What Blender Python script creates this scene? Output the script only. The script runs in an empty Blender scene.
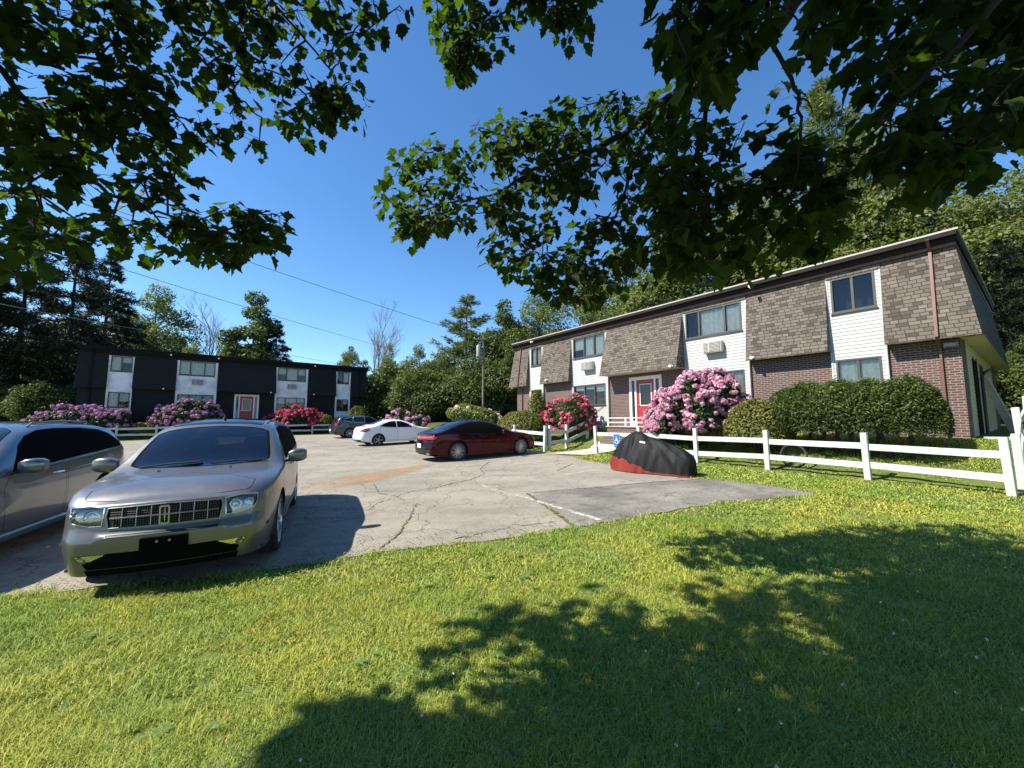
import bpy, bmesh, math, random
import numpy as np
from mathutils import Vector, Matrix
R = math.radians
rnd = random.Random(7)
RNG = np.random.default_rng(11)
sc = bpy.context.scene
COL = sc.collection

# ---------------------------------------------------------------- camera, sky, sun, exposure
FPX, EYE = 395.0, 1.7
PITCH = math.atan(37 / 395)
cam = bpy.data.cameras.new('camera'); cam.sensor_width = 36; cam.lens = FPX / 1024 * 36
cam.clip_start = 0.05; cam.clip_end = 2000
camo = bpy.data.objects.new('camera', cam); COL.objects.link(camo)
camo.location = (0, 0, EYE); camo.rotation_euler = (math.pi / 2 + PITCH, 0, 0)
sc.camera = camo

SUN_EL = R(47)
SUN_AZ = Vector((-0.96, -0.28, 0)).normalized()
SUN_DIR = Vector((SUN_AZ.x * math.cos(SUN_EL), SUN_AZ.y * math.cos(SUN_EL), math.sin(SUN_EL)))
wd = bpy.data.worlds.new('World'); sc.world = wd; wd.use_nodes = True
wn = wd.node_tree; wn.nodes.clear()
sky = wn.nodes.new('ShaderNodeTexSky'); sky.sky_type = 'NISHITA'; sky.sun_disc = False
sky.sun_elevation = SUN_EL; sky.sun_rotation = math.atan2(SUN_AZ.x, SUN_AZ.y)
sky.altitude = 300; sky.air_density = 1.0; sky.dust_density = 0.15; sky.ozone_density = 4.0
bg = wn.nodes.new('ShaderNodeBackground'); bg.inputs['Strength'].default_value = 0.115
wo = wn.nodes.new('ShaderNodeOutputWorld')
hs = wn.nodes.new('ShaderNodeHueSaturation'); hs.inputs['Saturation'].default_value = 1.18
wn.links.new(sky.outputs[0], hs.inputs['Color']); wn.links.new(hs.outputs[0], bg.inputs[0]); wn.links.new(bg.outputs[0], wo.inputs[0])
sl = bpy.data.lights.new('sun', 'SUN'); sl.energy = 5.0; sl.angle = R(0.53); sl.color = (1, 0.93, 0.80)
slo = bpy.data.objects.new('sun', sl); COL.objects.link(slo)
slo.location = SUN_DIR * 50; slo.rotation_euler = SUN_DIR.to_track_quat('Z', 'Y').to_euler()
sc.view_settings.view_transform = 'Standard'; sc.view_settings.look = 'None'
sc.view_settings.exposure = 1.0; sc.view_settings.gamma = 1.0
sc.view_settings.use_curve_mapping = False
sc.render.engine = 'CYCLES'
sc.cycles.max_bounces = 8; sc.cycles.transparent_max_bounces = 12
sc.cycles.diffuse_bounces = 3; sc.cycles.glossy_bounces = 4

# ---------------------------------------------------------------- helpers
CP, SP = math.cos(PITCH), math.sin(PITCH)
def ray(px, py):
    u = (px - 512) / FPX; v = (384 - py) / FPX
    return Vector((u, CP - v * SP, SP + v * CP))
def at_depth(px, py, Y):
    r = ray(px, py); k = Y / r.y
    return Vector((r.x * k, Y, EYE + r.z * k))
def at_line(px, P, D):
    """ground point on the line P + t D seen in column px (near the horizon row)"""
    u = (px - 512) / FPX * 1.0 / (CP + 0.0)
    t = (u * P[1] - P[0]) / (D[0] - u * D[1])
    return (P[0] + D[0] * t, P[1] + D[1] * t)
def project(p):
    x, y, z = p[0], p[1], p[2] - EYE
    d = y * CP + z * SP
    if d <= 0.05: return None
    return (512 + FPX * x / d, 384 - FPX * (-y * SP + z * CP) / d)

def sstep(a, b, v):
    t = np.clip((v - a) / (b - a), 0, 1); return t * t * (3 - 2 * t)
B1A, B1D = (12.15, 10.75), (-0.594, 0.8045)
B2A, B2D = (-30.8, 27.9), (0.788, 0.6157)
def ground(x, y):
    x = np.asarray(x, float); y = np.asarray(y, float)
    z = 0.024 * (np.clip(y, -6, 42) - 4.5) + 0.016 * (np.clip(x, -12, 12) + 3)
    s1 = (x - 9.43) * 0.81 + (y - 7.61) * 0.585
    z = z + 0.85 * sstep(0.5, 3.7, s1)
    s2 = (x - B2A[0]) * -0.6157 + (y - B2A[1]) * 0.788
    t2 = (x - B2A[0]) * 0.788 + (y - B2A[1]) * 0.6157
    z = z + 0.75 * sstep(-3.0, -0.4, s2) * (1 - sstep(21, 27, t2)) * sstep(-20, -8, t2)
    return z
def gz(x, y): return float(ground(x, y))
def gpix(px, py, dz=0.0):
    z = 0.0; r = ray(px, py)
    for _ in range(40):
        k = (z - EYE) / r.z; x, y = r.x * k, r.y * k; z = gz(x, y) + dz
    return (x, y)

def tag(o, label=None, cat=None, group=None, kind=None):
    if label: o['label'] = label
    if cat: o['category'] = cat
    if group: o['group'] = group
    if kind: o['kind'] = kind
    return o
def empty(name, loc=(0, 0, 0), rz=0.0):
    o = bpy.data.objects.new(name, None); COL.objects.link(o)
    o.empty_display_size = 0.2; o.location = loc; o.rotation_euler = (0, 0, rz); return o
def link_mesh(name, me, mats, parent=None):
    o = bpy.data.objects.new(name, me); COL.objects.link(o)
    for m in (mats if isinstance(mats, (list, tuple)) else [mats]): me.materials.append(m)
    if parent: o.parent = parent
    return o
def copy_tree(o, parent=None):
    c = o.copy(); COL.objects.link(c); c.parent = parent
    for ch in list(o.children): copy_tree(ch, c)
    return c

class MB:
    def __init__(s): s.v = []; s.f = []; s.m = []; s.mi = 0
    def add(s, vs, fs):
        b = len(s.v); s.v += [tuple(p) for p in vs]
        for f in fs: s.f.append(tuple(i + b for i in f)); s.m.append(s.mi)
        return s
    def box(s, c, d, M=None):
        x, y, z = d[0] / 2, d[1] / 2, d[2] / 2
        vs = [Vector((sx * x, sy * y, sz * z)) for sx in (-1, 1) for sy in (-1, 1) for sz in (-1, 1)]
        if M is not None: vs = [M @ p for p in vs]
        vs = [p + Vector(c) for p in vs]
        return s.add(vs, [(0, 1, 3, 2), (4, 6, 7, 5), (0, 4, 5, 1), (2, 3, 7, 6), (0, 2, 6, 4), (1, 5, 7, 3)])
    def bx(s, x0, x1, y0, y1, z0, z1):
        return s.box(((x0 + x1) / 2, (y0 + y1) / 2, (z0 + z1) / 2), (x1 - x0, y1 - y0, z1 - z0))
    def bar(s, a, b, w, h):
        a, b = Vector(a), Vector(b); d = b - a; L = d.length
        M = d.to_track_quat('X', 'Z').to_matrix()
        return s.box((a + b) / 2, (L, w, h), M)
    def tube(s, pts, rad, n=8, cap=True):
        pts = [Vector(p) for p in pts]
        if not isinstance(rad, (list, tuple)): rad = [rad] * len(pts)
        b = len(s.v); ref = None
        for i, p in enumerate(pts):
            t = (pts[min(i + 1, len(pts) - 1)] - pts[max(i - 1, 0)])
            if t.length < 1e-9: t = Vector((0, 0, 1))
            t.normalize()
            if ref is None:
                ref = Vector((0, 0, 1)) if abs(t.z) < 0.9 else Vector((1, 0, 0))
            u = (ref - t * ref.dot(t))
            if u.length < 1e-6: u = t.orthogonal()
            u.normalize(); w = t.cross(u); ref = u
            for k in range(n):
                a = 2 * math.pi * k / n
                s.v.append(tuple(p + (u * math.cos(a) + w * math.sin(a)) * rad[i]))
        for i in range(len(pts) - 1):
            for k in range(n):
                q = b + i * n; s.f.append((q + k, q + (k + 1) % n, q + n + (k + 1) % n, q + n + k)); s.m.append(s.mi)
        if cap:
            s.f.append(tuple(b + k for k in reversed(range(n)))); s.m.append(s.mi)
            s.f.append(tuple(b + (len(pts) - 1) * n + k for k in range(n))); s.m.append(s.mi)
        return s
    def lathe(s, prof, n=24, axis='Z', c=(0, 0, 0), closed=False):
        b = len(s.v); c = Vector(c)
        for k in range(n):
            a = 2 * math.pi * k / n
            for r, h in prof:
                p = (r * math.cos(a), r * math.sin(a), h)
                if axis == 'Y': p = (p[0], h, p[1])
                if axis == 'X': p = (h, p[0], p[1])
                s.v.append(tuple(Vector(p) + c))
        m = len(prof)
        for k in range(n):
            k2 = (k + 1) % n
            for i in range(m if closed else m - 1):
                j = (i + 1) % m
                s.f.append((b + k * m + i, b + k2 * m + i, b + k2 * m + j, b + k * m + j)); s.m.append(s.mi)
        return s
    def prism(s, poly, y0, y1, axes='xz'):
        """polygon extruded along the missing axis"""
        n = len(poly); vs = []
        for h in (y0, y1):
            for a, b in poly:
                vs.append({'xz': (a, h, b), 'xy': (a, b, h), 'yz': (h, a, b)}[axes])
        return s.add(vs, [tuple(range(n)), tuple(n + i for i in reversed(range(n)))] +
                     [(i, (i + 1) % n, n + (i + 1) % n, n + i) for i in range(n)])
    def build(s, name, mats, parent=None, smooth=False, bevel=0.0, recalc=True):
        me = bpy.data.meshes.new(name); me.from_pydata(s.v, [], s.f)
        if len(set(s.m)) > 1: me.polygons.foreach_set('material_index', s.m)
        if recalc or bevel:
            bm = bmesh.new(); bm.from_mesh(me)
            bmesh.ops.recalc_face_normals(bm, faces=bm.faces)
            if bevel:
                es = [e for e in bm.edges if len(e.link_faces) == 2 and e.calc_face_angle(0) > 0.6]
                bmesh.ops.bevel(bm, geom=es, offset=bevel, segments=2, affect='EDGES', clamp_overlap=True)
            bm.to_mesh(me); bm.free()
        if smooth:
            me.polygons.foreach_set('use_smooth', [True] * len(me.polygons))
            try: me.set_sharp_from_angle(angle=R(40))
            except Exception: pass
        me.update()
        return link_mesh(name, me, mats, parent)

def np_mesh(name, V, F, mats, parent=None, smooth=False):
    """V (n,3), F (m,k) with one face size"""
    me = bpy.data.meshes.new(name)
    n, (m, k) = len(V), F.shape
    me.vertices.add(n); me.vertices.foreach_set('co', np.ascontiguousarray(V, np.float32).ravel())
    me.loops.add(m * k); me.loops.foreach_set('vertex_index', np.ascontiguousarray(F, np.int32).ravel())
    me.polygons.add(m); me.polygons.foreach_set('loop_start', np.arange(0, m * k, k, dtype=np.int32))
    me.polygons.foreach_set('loop_total', np.full(m, k, np.int32))
    if smooth: me.polygons.foreach_set('use_smooth', np.ones(m, bool))
    me.update(calc_edges=True); me.validate()
    return link_mesh(name, me, mats, parent)

# ---------------------------------------------------------------- materials
class NT:
    def __init__(s, name):
        s.m = bpy.data.materials.new(name); s.m.use_nodes = True; s.t = s.m.node_tree; s.t.nodes.clear()
        s.out = s.t.nodes.new('ShaderNodeOutputMaterial')
    def n(s, typ, **kw):
        nd = s.t.nodes.new('ShaderNode' + typ)
        for k, v in kw.items(): setattr(nd, k, v)
        return nd
    def l(s, a, b): s.t.links.new(a, b)
    def sv(s, sock, v):
        if hasattr(v, 'is_output') or isinstance(v, bpy.types.NodeSocket): s.l(v, sock)
        elif isinstance(v, (tuple, list)) and len(v) == 3 and sock.type == 'RGBA': sock.default_value = (*v, 1)
        else: sock.default_value = v
    def coord(s, kind='Object'):
        return s.n('TexCoord').outputs[kind]
    def noise(s, vec, scale, detail=4, rough=0.55, out='Fac'):
        nd = s.n('TexNoise'); s.sv(nd.inputs['Scale'], scale); nd.inputs['Detail'].default_value = detail
        nd.inputs['Roughness'].default_value = rough
        if vec is not None: s.l(vec, nd.inputs['Vector'])
        return nd.outputs[out]
    def ramp(s, fac, stops, interp='LINEAR'):
        nd = s.n('ValToRGB'); cr = nd.color_ramp; cr.interpolation = interp
        while len(cr.elements) < len(stops): cr.elements.new(0.5)
        for e, (p, c) in zip(cr.elements, stops):
            e.position = p; e.color = (*c, 1) if isinstance(c, (tuple, list)) else (c, c, c, 1)
        s.l(fac, nd.inputs[0]); return nd.outputs[0]
    def mix(s, f, a, b, mode='MIX'):
        nd = s.n('Mix', data_type='RGBA', blend_type=mode)
        s.sv(nd.inputs[0], f); s.sv(nd.inputs[6], a); s.sv(nd.inputs[7], b); return nd.outputs[2]
    def math(s, op, a, b=0.0):
        nd = s.n('Math', operation=op); s.sv(nd.inputs[0], a); s.sv(nd.inputs[1], b); return nd.outputs[0]
    def sep(s, vec):
        nd = s.n('SeparateXYZ'); s.l(vec, nd.inputs[0]); return nd.outputs
    def comb(s, x, y, z=0.0):
        nd = s.n('CombineXYZ'); s.sv(nd.inputs[0], x); s.sv(nd.inputs[1], y); s.sv(nd.inputs[2], z); return nd.outputs[0]
    def bump(s, h, strength=0.3, dist=0.01):
        nd = s.n('Bump'); nd.inputs['Strength'].default_value = strength; nd.inputs['Distance'].default_value = dist
        s.l(h, nd.inputs['Height']); return nd.outputs[0]
    def bsdf(s, color, rough=0.6, metal=0.0, normal=None, coat=0.0, spec=0.5):
        b = s.n('BsdfPrincipled'); s.sv(b.inputs['Base Color'], color); s.sv(b.inputs['Roughness'], rough)
        s.sv(b.inputs['Metallic'], metal); b.inputs['Specular IOR Level'].default_value = spec
        b.inputs['Coat Weight'].default_value = coat; b.inputs['Coat Roughness'].default_value = 0.03
        if normal is not None: s.l(normal, b.inputs['Normal'])
        return b
    def done(s, shader):
        s.l(shader.outputs[0] if hasattr(shader, 'outputs') else shader, s.out.inputs[0]); return s.m

def plain(name, color, rough=0.6, metal=0.0, var=0.12, scale=6.0, coat=0.0, spec=0.5, bump=0.0):
    t = NT(name); c = t.coord()
    f = t.noise(c, scale, 5)
    col = t.mix(t.ramp(f, [(0.3, 0.0), (0.7, 1.0)]), tuple(x * (1 - var) for x in color), tuple(min(1, x * (1 + var)) for x in color))
    nm = t.bump(t.noise(c, scale * 8, 3), bump, 0.01) if bump else None
    return t.done(t.bsdf(col, rough, metal, nm, coat, spec))

def foliage_mat(name, dark, light, trans=0.35, rough=0.55, tcol=None, spec=0.35):
    t = NT(name); g = t.n('NewGeometry').outputs['Random Per Island']
    col = t.ramp(g, [(0.0, dark), (0.55, tuple((a + b) / 2 for a, b in zip(dark, light))), (1.0, light)])
    oi = t.n('ObjectInfo').outputs['Random']
    col = t.mix(t.math('MULTIPLY', oi, 0.35), col, t.mix(1.0, col, (0.75, 0.8, 0.55), 'MULTIPLY'))
    p = t.bsdf(col, rough, 0, None, 0, spec)
    tr = t.n('BsdfTranslucent')
    t.l(t.mix(1.0, col, tcol or (1.15, 1.35, 0.5), 'MULTIPLY'), tr.inputs[0])
    mx = t.n('MixShader'); mx.inputs[0].default_value = trans
    t.l(p.outputs[0], mx.inputs[1]); t.l(tr.outputs[0], mx.inputs[2])
    return t.done(mx)

def glass_mat(name, tint=(0.3, 0.33, 0.33), refl=1.0, base=0.05):
    t = NT(name)
    fr = t.n('Fresnel'); fr.inputs['IOR'].default_value = 1.5
    tr = t.n('BsdfTransparent'); tr.inputs[0].default_value = (*tint, 1)
    gl = t.n('BsdfGlossy'); gl.inputs['Roughness'].default_value = 0.01; gl.inputs[0].default_value = (0.95, 0.97, 1, 1)
    mx = t.n('MixShader')
    t.l(t.math('MULTIPLY', t.math('ADD', fr.outputs[0], base), refl), mx.inputs[0])
    t.l(tr.outputs[0], mx.inputs[1]); t.l(gl.outputs[0], mx.inputs[2])
    return t.done(mx)

def brick_mat(name, c1, c2, mortar, bw=0.21, bh=0.07, ms=0.013, rough=0.85, bump=0.5):
    t = NT(name); x, y, z = t.sep(t.coord())
    v = t.comb(t.math('ADD', x, y), z)
    b = t.n('TexBrick'); t.l(v, b.inputs['Vector'])
    t.sv(b.inputs['Color1'], c1); t.sv(b.inputs['Color2'], c2); t.sv(b.inputs['Mortar'], mortar)
    b.inputs['Scale'].default_value = 1; b.inputs['Brick Width'].default_value = bw; b.inputs['Row Height'].default_value = bh
    b.inputs['Mortar Size'].default_value = ms; b.inputs['Mortar Smooth'].default_value = 0.2; b.inputs['Bias'].default_value = 0.0
    col = t.mix(t.math('MULTIPLY', t.noise(t.coord(), 1.3, 5), 0.5), b.outputs['Color'], t.mix(1.0, b.outputs['Color'], (0.6, 0.6, 0.6), 'MULTIPLY'))
    return t.done(t.bsdf(col, rough, 0, t.bump(t.math('SUBTRACT', 1.0, b.outputs['Fac']), bump, 0.008)))

def shingle_mat(name, cols, bw=0.19, bh=0.112, gap=(0.03, 0.027, 0.024), dirt=0.4):
    t = NT(name); x, y, z = t.sep(t.coord())
    v = t.comb(t.math('ADD', x, y), z)
    # warp the courses a little so that tabs differ in width and the laps are not ruler straight
    wob = t.math('MULTIPLY', t.math('SUBTRACT', t.noise(v, 5.0, 2), 0.5), 0.02)
    v2 = t.comb(t.math('ADD', x, y), t.math('ADD', z, wob))
    b = t.n('TexBrick'); t.l(v2, b.inputs['Vector'])
    t.sv(b.inputs['Color1'], (0, 0, 0)); t.sv(b.inputs['Color2'], (1, 1, 1)); t.sv(b.inputs['Mortar'], (0, 0, 0))
    b.inputs['Scale'].default_value = 1; b.inputs['Brick Width'].default_value = bw; b.inputs['Row Height'].default_value = bh
    b.inputs['Mortar Size'].default_value = 0.012; b.inputs['Mortar Smooth'].default_value = 0.5
    b.offset = 0.43; b.squash = 1.35; b.squash_frequency = 3
    k = t.ramp(b.outputs['Color'], [(0.0, cols[0]), (0.10, cols[0]), (0.28, cols[1]), (0.75, cols[2]), (1.0, cols[3])])
    grit = t.noise(v, 90, 2)
    k = t.mix(t.math('MULTIPLY', grit, 0.5), k, t.mix(1.0, k, (0.5, 0.5, 0.5), 'MULTIPLY'))
    k = t.mix(t.math('MULTIPLY', t.ramp(t.noise(v, 0.8, 5), [(0.4, 0.0), (0.75, 1.0)]), dirt), k, t.mix(1.0, k, (0.62, 0.6, 0.6), 'MULTIPLY'))
    k = t.mix(t.math('MULTIPLY', b.outputs['Fac'], 0.9), k, gap)  # joints between tabs, darkened to paint in shadow lines under the laps
    # each course rises toward its butt edge
    saw = t.math('FRACT', t.math('DIVIDE', t.math('ADD', z, wob), bh))
    h = t.math('SUBTRACT', t.math('SUBTRACT', 1.0, saw), t.math('MULTIPLY', b.outputs['Fac'], 0.6))
    return t.done(t.bsdf(k, 0.92, 0, t.bump(h, 0.7, 0.012)))

M = {}
M['white_paint'] = None
def weathered_white(name, base=(0.78, 0.77, 0.73), stain=(0.32, 0.30, 0.27), amt=0.5, sc_=3.0, streak=0.8):
    t = NT(name); c = t.coord()
    f = t.ramp(t.noise(c, sc_, 7, 0.7), [(0.46, 0.0), (0.72, 1.0)])
    mp = t.n('Mapping'); t.l(c, mp.inputs[0]); mp.inputs['Scale'].default_value = (1, 1, 14)
    g = t.ramp(t.noise(mp.outputs[0], sc_ * 1.3, 5, 0.6), [(0.56, 0.0), (0.72, 1.0)])
    col = t.mix(t.math('MULTIPLY', f, amt), base, stain)
    col = t.mix(t.math('MULTIPLY', g, amt * streak), col, stain)
    return t.done(t.bsdf(col, 0.7, 0, t.bump(t.noise(c, 40, 4), 0.15, 0.004)))
M['fence'] = weathered_white('fence_paint', (0.53, 0.52, 0.49), (0.20, 0.34, 0.31), 0.9, 6)
M['siding'] = weathered_white('white_siding', (0.41, 0.41, 0.40), (0.31, 0.44, 0.41), 0.35, 1.2, 0.0)
M['siding2'] = weathered_white('old_white_siding', (0.82, 0.82, 0.80), (0.35, 0.35, 0.34), 0.6, 1.6, 0.0)
M['cream'] = weathered_white('cream_siding', (0.62, 0.57, 0.38), (0.42, 0.38, 0.26), 0.4, 1.0, 0.0)
M['trim'] = plain('white_trim', (0.78, 0.78, 0.76), 0.5, var=0.05)
M['brick'] = brick_mat('brown_brick', (0.065, 0.030, 0.025), (0.115, 0.052, 0.041), (0.23, 0.195, 0.172))
M['brick_black'] = brick_mat('black_painted_brick', (0.006, 0.0065, 0.007), (0.009, 0.0095, 0.0095), (0.005, 0.005, 0.0055))
M['shingle'] = shingle_mat('brown_shingle', [(0.070, 0.056, 0.044), (0.128, 0.107, 0.085), (0.150, 0.128, 0.103), (0.185, 0.160, 0.131)])
M['shingle_dark'] = shingle_mat('dark_green_shingle', [(0.004, 0.0065, 0.006), (0.006, 0.009, 0.008), (0.008, 0.012, 0.0105), (0.010, 0.015, 0.013)], gap=(0.005, 0.006, 0.006))
M['dark_trim'] = plain('dark_brown_trim', (0.016, 0.012, 0.010), 0.75, spec=.2)
M['black_trim'] = plain('black_trim', (0.006, 0.006, 0.0065), 0.75, spec=.2)
M['drip'] = plain('pale_drip_edge', (0.36, 0.34, 0.31), 0.5)
M['downspout'] = plain('brown_downspout', (0.14, 0.062, 0.048), 0.5)
M['soffit'] = plain('cream_soffit', (0.55, 0.51, 0.38), 0.7)
M['window_frame'] = plain('bronze_window_frame', (0.06, 0.054, 0.048), 0.5)
M['curtain'] = plain('pale_curtain', (0.50, 0.54, 0.50), 0.9, var=0.15, scale=9)
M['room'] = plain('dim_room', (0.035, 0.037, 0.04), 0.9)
M['glass'] = glass_mat('window_glass', (0.88, 0.92, 0.90), 0.8, 0.02)
M['red_door'] = plain('red_door', (0.32, 0.025, 0.025), 0.4)
M['concrete'] = plain('concrete', (0.42, 0.39, 0.34), 0.9, var=0.2, scale=3, bump=0.3)
M['metal_grey'] = plain('grey_metal', (0.22, 0.22, 0.22), 0.4, 0.6)
M['ac'] = plain('ac_case', (0.55, 0.53, 0.48), 0.5)
M['ac_dark'] = plain('ac_grille', (0.09, 0.085, 0.08), 0.6)
M['black'] = plain('black_plastic', (0.012, 0.012, 0.013), 0.45)
M['intake'] = plain('matt_black', (0.004, 0.004, 0.0042), 0.95, spec=0.05)
M['rubber'] = plain('tyre_rubber', (0.022, 0.022, 0.023), 0.8, var=0.3, scale=20)
M['chrome'] = plain('chrome', (0.72, 0.72, 0.73), 0.12, 1.0, var=0.04)
M['alloy'] = plain('alloy_rim', (0.50, 0.50, 0.51), 0.28, 0.9)
M['dull_chrome'] = plain('dull_chrome', (0.27, 0.27, 0.27), 0.3, 0.9)
M['bark'] = plain('bark', (0.075, 0.058, 0.045), 0.95, var=0.4, scale=7, bump=0.6)
M['bark_dark'] = plain('dark_bark', (0.035, 0.028, 0.023), 0.95, var=0.4, scale=9, bump=0.5)
M['bark_grey'] = plain('grey_bark', (0.20, 0.18, 0.16), 0.95, var=0.3, scale=7)
# ---------------------------------------------------------------- ground
def terrain():
    xs = np.concatenate([np.linspace(-420, -60, 13), np.arange(-54, 54.1, 0.75), np.linspace(60, 420, 13)])
    ys = np.concatenate([np.linspace(-120, -9, 8), np.arange(-6, 60.1, 0.75), np.linspace(70, 520, 14)])
    X, Y = np.meshgrid(xs, ys); Z = ground(X, Y)
    # the wood behind rises and rolls a little
    Z += 0.25 * np.sin(X * 0.11 + 1) * np.cos(Y * 0.13) * sstep(36, 60, np.hypot(X, Y))
    V = np.stack([X, Y, Z], -1).reshape(-1, 3); nx = len(xs); ny = len(ys)
    i = np.arange((ny - 1) * (nx - 1)); r, c = i // (nx - 1), i % (nx - 1); a = r * nx + c
    t = NT('ground_soil_grass'); co = t.coord()
    n1 = t.noise(co, 0.5, 5); n2 = t.noise(co, 9, 6, 0.7); n3 = t.noise(co, 60, 3)
    g = t.ramp(n2, [(0.3, (0.06, 0.085, 0.018)), (0.5, (0.11, 0.15, 0.03)), (0.7, (0.15, 0.16, 0.05))])
    g = t.mix(t.ramp(n1, [(0.45, 0.0), (0.7, 0.6)]), g, (0.10, 0.085, 0.045))
    x, y, z = t.sep(co)
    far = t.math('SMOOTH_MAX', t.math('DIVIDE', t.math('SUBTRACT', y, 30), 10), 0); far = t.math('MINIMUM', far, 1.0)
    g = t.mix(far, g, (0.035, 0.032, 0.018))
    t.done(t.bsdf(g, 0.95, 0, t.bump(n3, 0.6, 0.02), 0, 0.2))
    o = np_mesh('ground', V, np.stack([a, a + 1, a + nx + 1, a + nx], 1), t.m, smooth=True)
    return tag(o, kind='structure')
terrain()

def jitter_line(pts, step=0.12, amp=0.03, seed=1):
    r = random.Random(seed); out = []
    for (x0, y0), (x1, y1) in zip(pts, pts[1:]):
        L = math.hypot(x1 - x0, y1 - y0); n = max(1, int(L / step)); nx, ny = -(y1 - y0) / L, (x1 - x0) / L
        for i in range(n):
            k = i / n; j = r.uniform(-amp, amp)
            out.append((x0 + (x1 - x0) * k + nx * j, y0 + (y1 - y0) * k + ny * j))
    out.append(pts[-1]); return out

def sheet(name, poly, dz, mat, label=None):
    bm = bmesh.new()
    vs = [bm.verts.new((x, y, 0)) for x, y in poly]
    es = [bm.edges.new((vs[i], vs[(i + 1) % len(vs)])) for i in range(len(vs))]
    bmesh.ops.triangle_fill(bm, use_beauty=True, use_dissolve=False, edges=es)
    for co, no in (((-12, 0, 0), (1, 0, 0)), ((12, 0, 0), (1, 0, 0)), ((0, 42, 0), (0, 1, 0))):
        bmesh.ops.bisect_plane(bm, geom=bm.verts[:] + bm.edges[:] + bm.faces[:], plane_co=co, plane_no=no)
    for v in bm.verts: v.co.z = gz(v.co.x, v.co.y) + dz
    bmesh.ops.recalc_face_normals(bm, faces=bm.faces)
    for f in bm.faces:
        if f.normal.z < 0: f.normal_flip()
    me = bpy.data.meshes.new(name); bm.to_mesh(me); bm.free()
    o = link_mesh(name, me, mat); tag(o, label, kind='structure'); return o

FRONT_PX = [(0, 598), (60, 592), (130, 584), (215, 577), (300, 566), (345, 558), (400, 550), (470, 543), (520, 537), (560, 530), (640, 517), (700, 506), (760, 500), (822, 494)]
FRONT = [gpix(*p) for p in FRONT_PX]
RIGHT = [gpix(*p) for p in [(775, 487), (735, 482), (700, 479), (655, 474), (618, 466), (590, 461), (572, 457)]]
LOT = [(-22, 2.4), (-9, 3.3)] + FRONT + RIGHT + [(1.35, 16.9), (0.0, 19.0), (-2.5, 22.6), (-4.6, 27), (-8.5, 31.5), (-12.5, 34.6), (-16.9, 33.0), (-27.6, 24.6), (-44, 12)]
def asphalt_mat():
    t = NT('old_asphalt'); co = t.coord()
    base = t.ramp(t.noise(co, 0.45, 6, 0.6), [(0.3, (0.26, 0.236, 0.192)), (0.52, (0.345, 0.315, 0.258)), (0.72, (0.42, 0.384, 0.318))])
    grit = t.noise(co, 55, 4, 0.75)
    base = t.mix(t.ramp(grit, [(0.35, 0.0), (0.68, 1.0)]), t.mix(1.0, base, (0.58, 0.57, 0.56), 'MULTIPLY'), base)
    ag = t.n('TexVoronoi'); t.l(co, ag.inputs['Vector']); ag.inputs['Scale'].default_value = 95
    base = t.mix(t.ramp(ag.outputs['Distance'], [(0.0, 0.35), (0.35, 0.0)]), base, (0.50, 0.47, 0.42))
    blot = t.ramp(t.noise(co, 1.7, 8, 0.78), [(0.5, 0.0), (0.66, 0.55)])
    base = t.mix(blot, base, t.mix(1.0, base, (0.62, 0.6, 0.57), 'MULTIPLY'))
    # fine alligator cracking in patches
    wv = t.n('VectorMath', operation='ADD'); t.l(co, wv.inputs[0])
    wn_ = t.n('VectorMath', operation='SCALE'); t.l(t.noise(co, 2.2, 3, 0.6, 'Color'), wn_.inputs[0]); wn_.inputs['Scale'].default_value = 0.7
    t.l(wn_.outputs[0], wv.inputs[1])
    mask = t.ramp(t.noise(co, 0.35, 3), [(0.42, 0.0), (0.6, 1.0)])
    cr = 0.0
    for sc_, w in ((0.75, 0.012), (2.3, 0.022)):
        v = t.n('TexVoronoi', feature='DISTANCE_TO_EDGE'); t.l(wv.outputs[0], v.inputs['Vector']); v.inputs['Scale'].default_value = sc_
        k = t.ramp(v.outputs['Distance'], [(0.0, 1.0), (w, 0.0)])
        cr = k if cr == 0.0 else t.math('MAXIMUM', cr, t.math('MULTIPLY', k, mask))
    base = t.mix(t.math('MULTIPLY', cr, 0.65), base, (0.07, 0.065, 0.05))
    # dark worn streaks
    mp = t.n('Mapping'); t.l(co, mp.inputs[0]); mp.inputs['Rotation'].default_value = (0, 0, R(-28)); mp.inputs['Scale'].default_value = (0.5, 2.2, 1)
    st = t.ramp(t.noise(mp.outputs[0], 0.9, 6, 0.7), [(0.5, 0.0), (0.72, 0.6)])
    base = t.mix(st, base, (0.14, 0.13, 0.115))
    h = t.math('SUBTRACT', t.math('ADD', grit, t.math('MULTIPLY', ag.outputs['Distance'], 0.5)), t.math('MULTIPLY', cr, 1.5))
    return t.done(t.bsdf(base, 0.9, 0, t.bump(h, 0.55, 0.012), 0, 0.3))
M['asphalt'] = asphalt_mat()
sheet('parking_lot', jitter_line(LOT + LOT[:1], 0.12, 0.035, 3)[:-1], 0.008, M['asphalt'])
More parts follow.
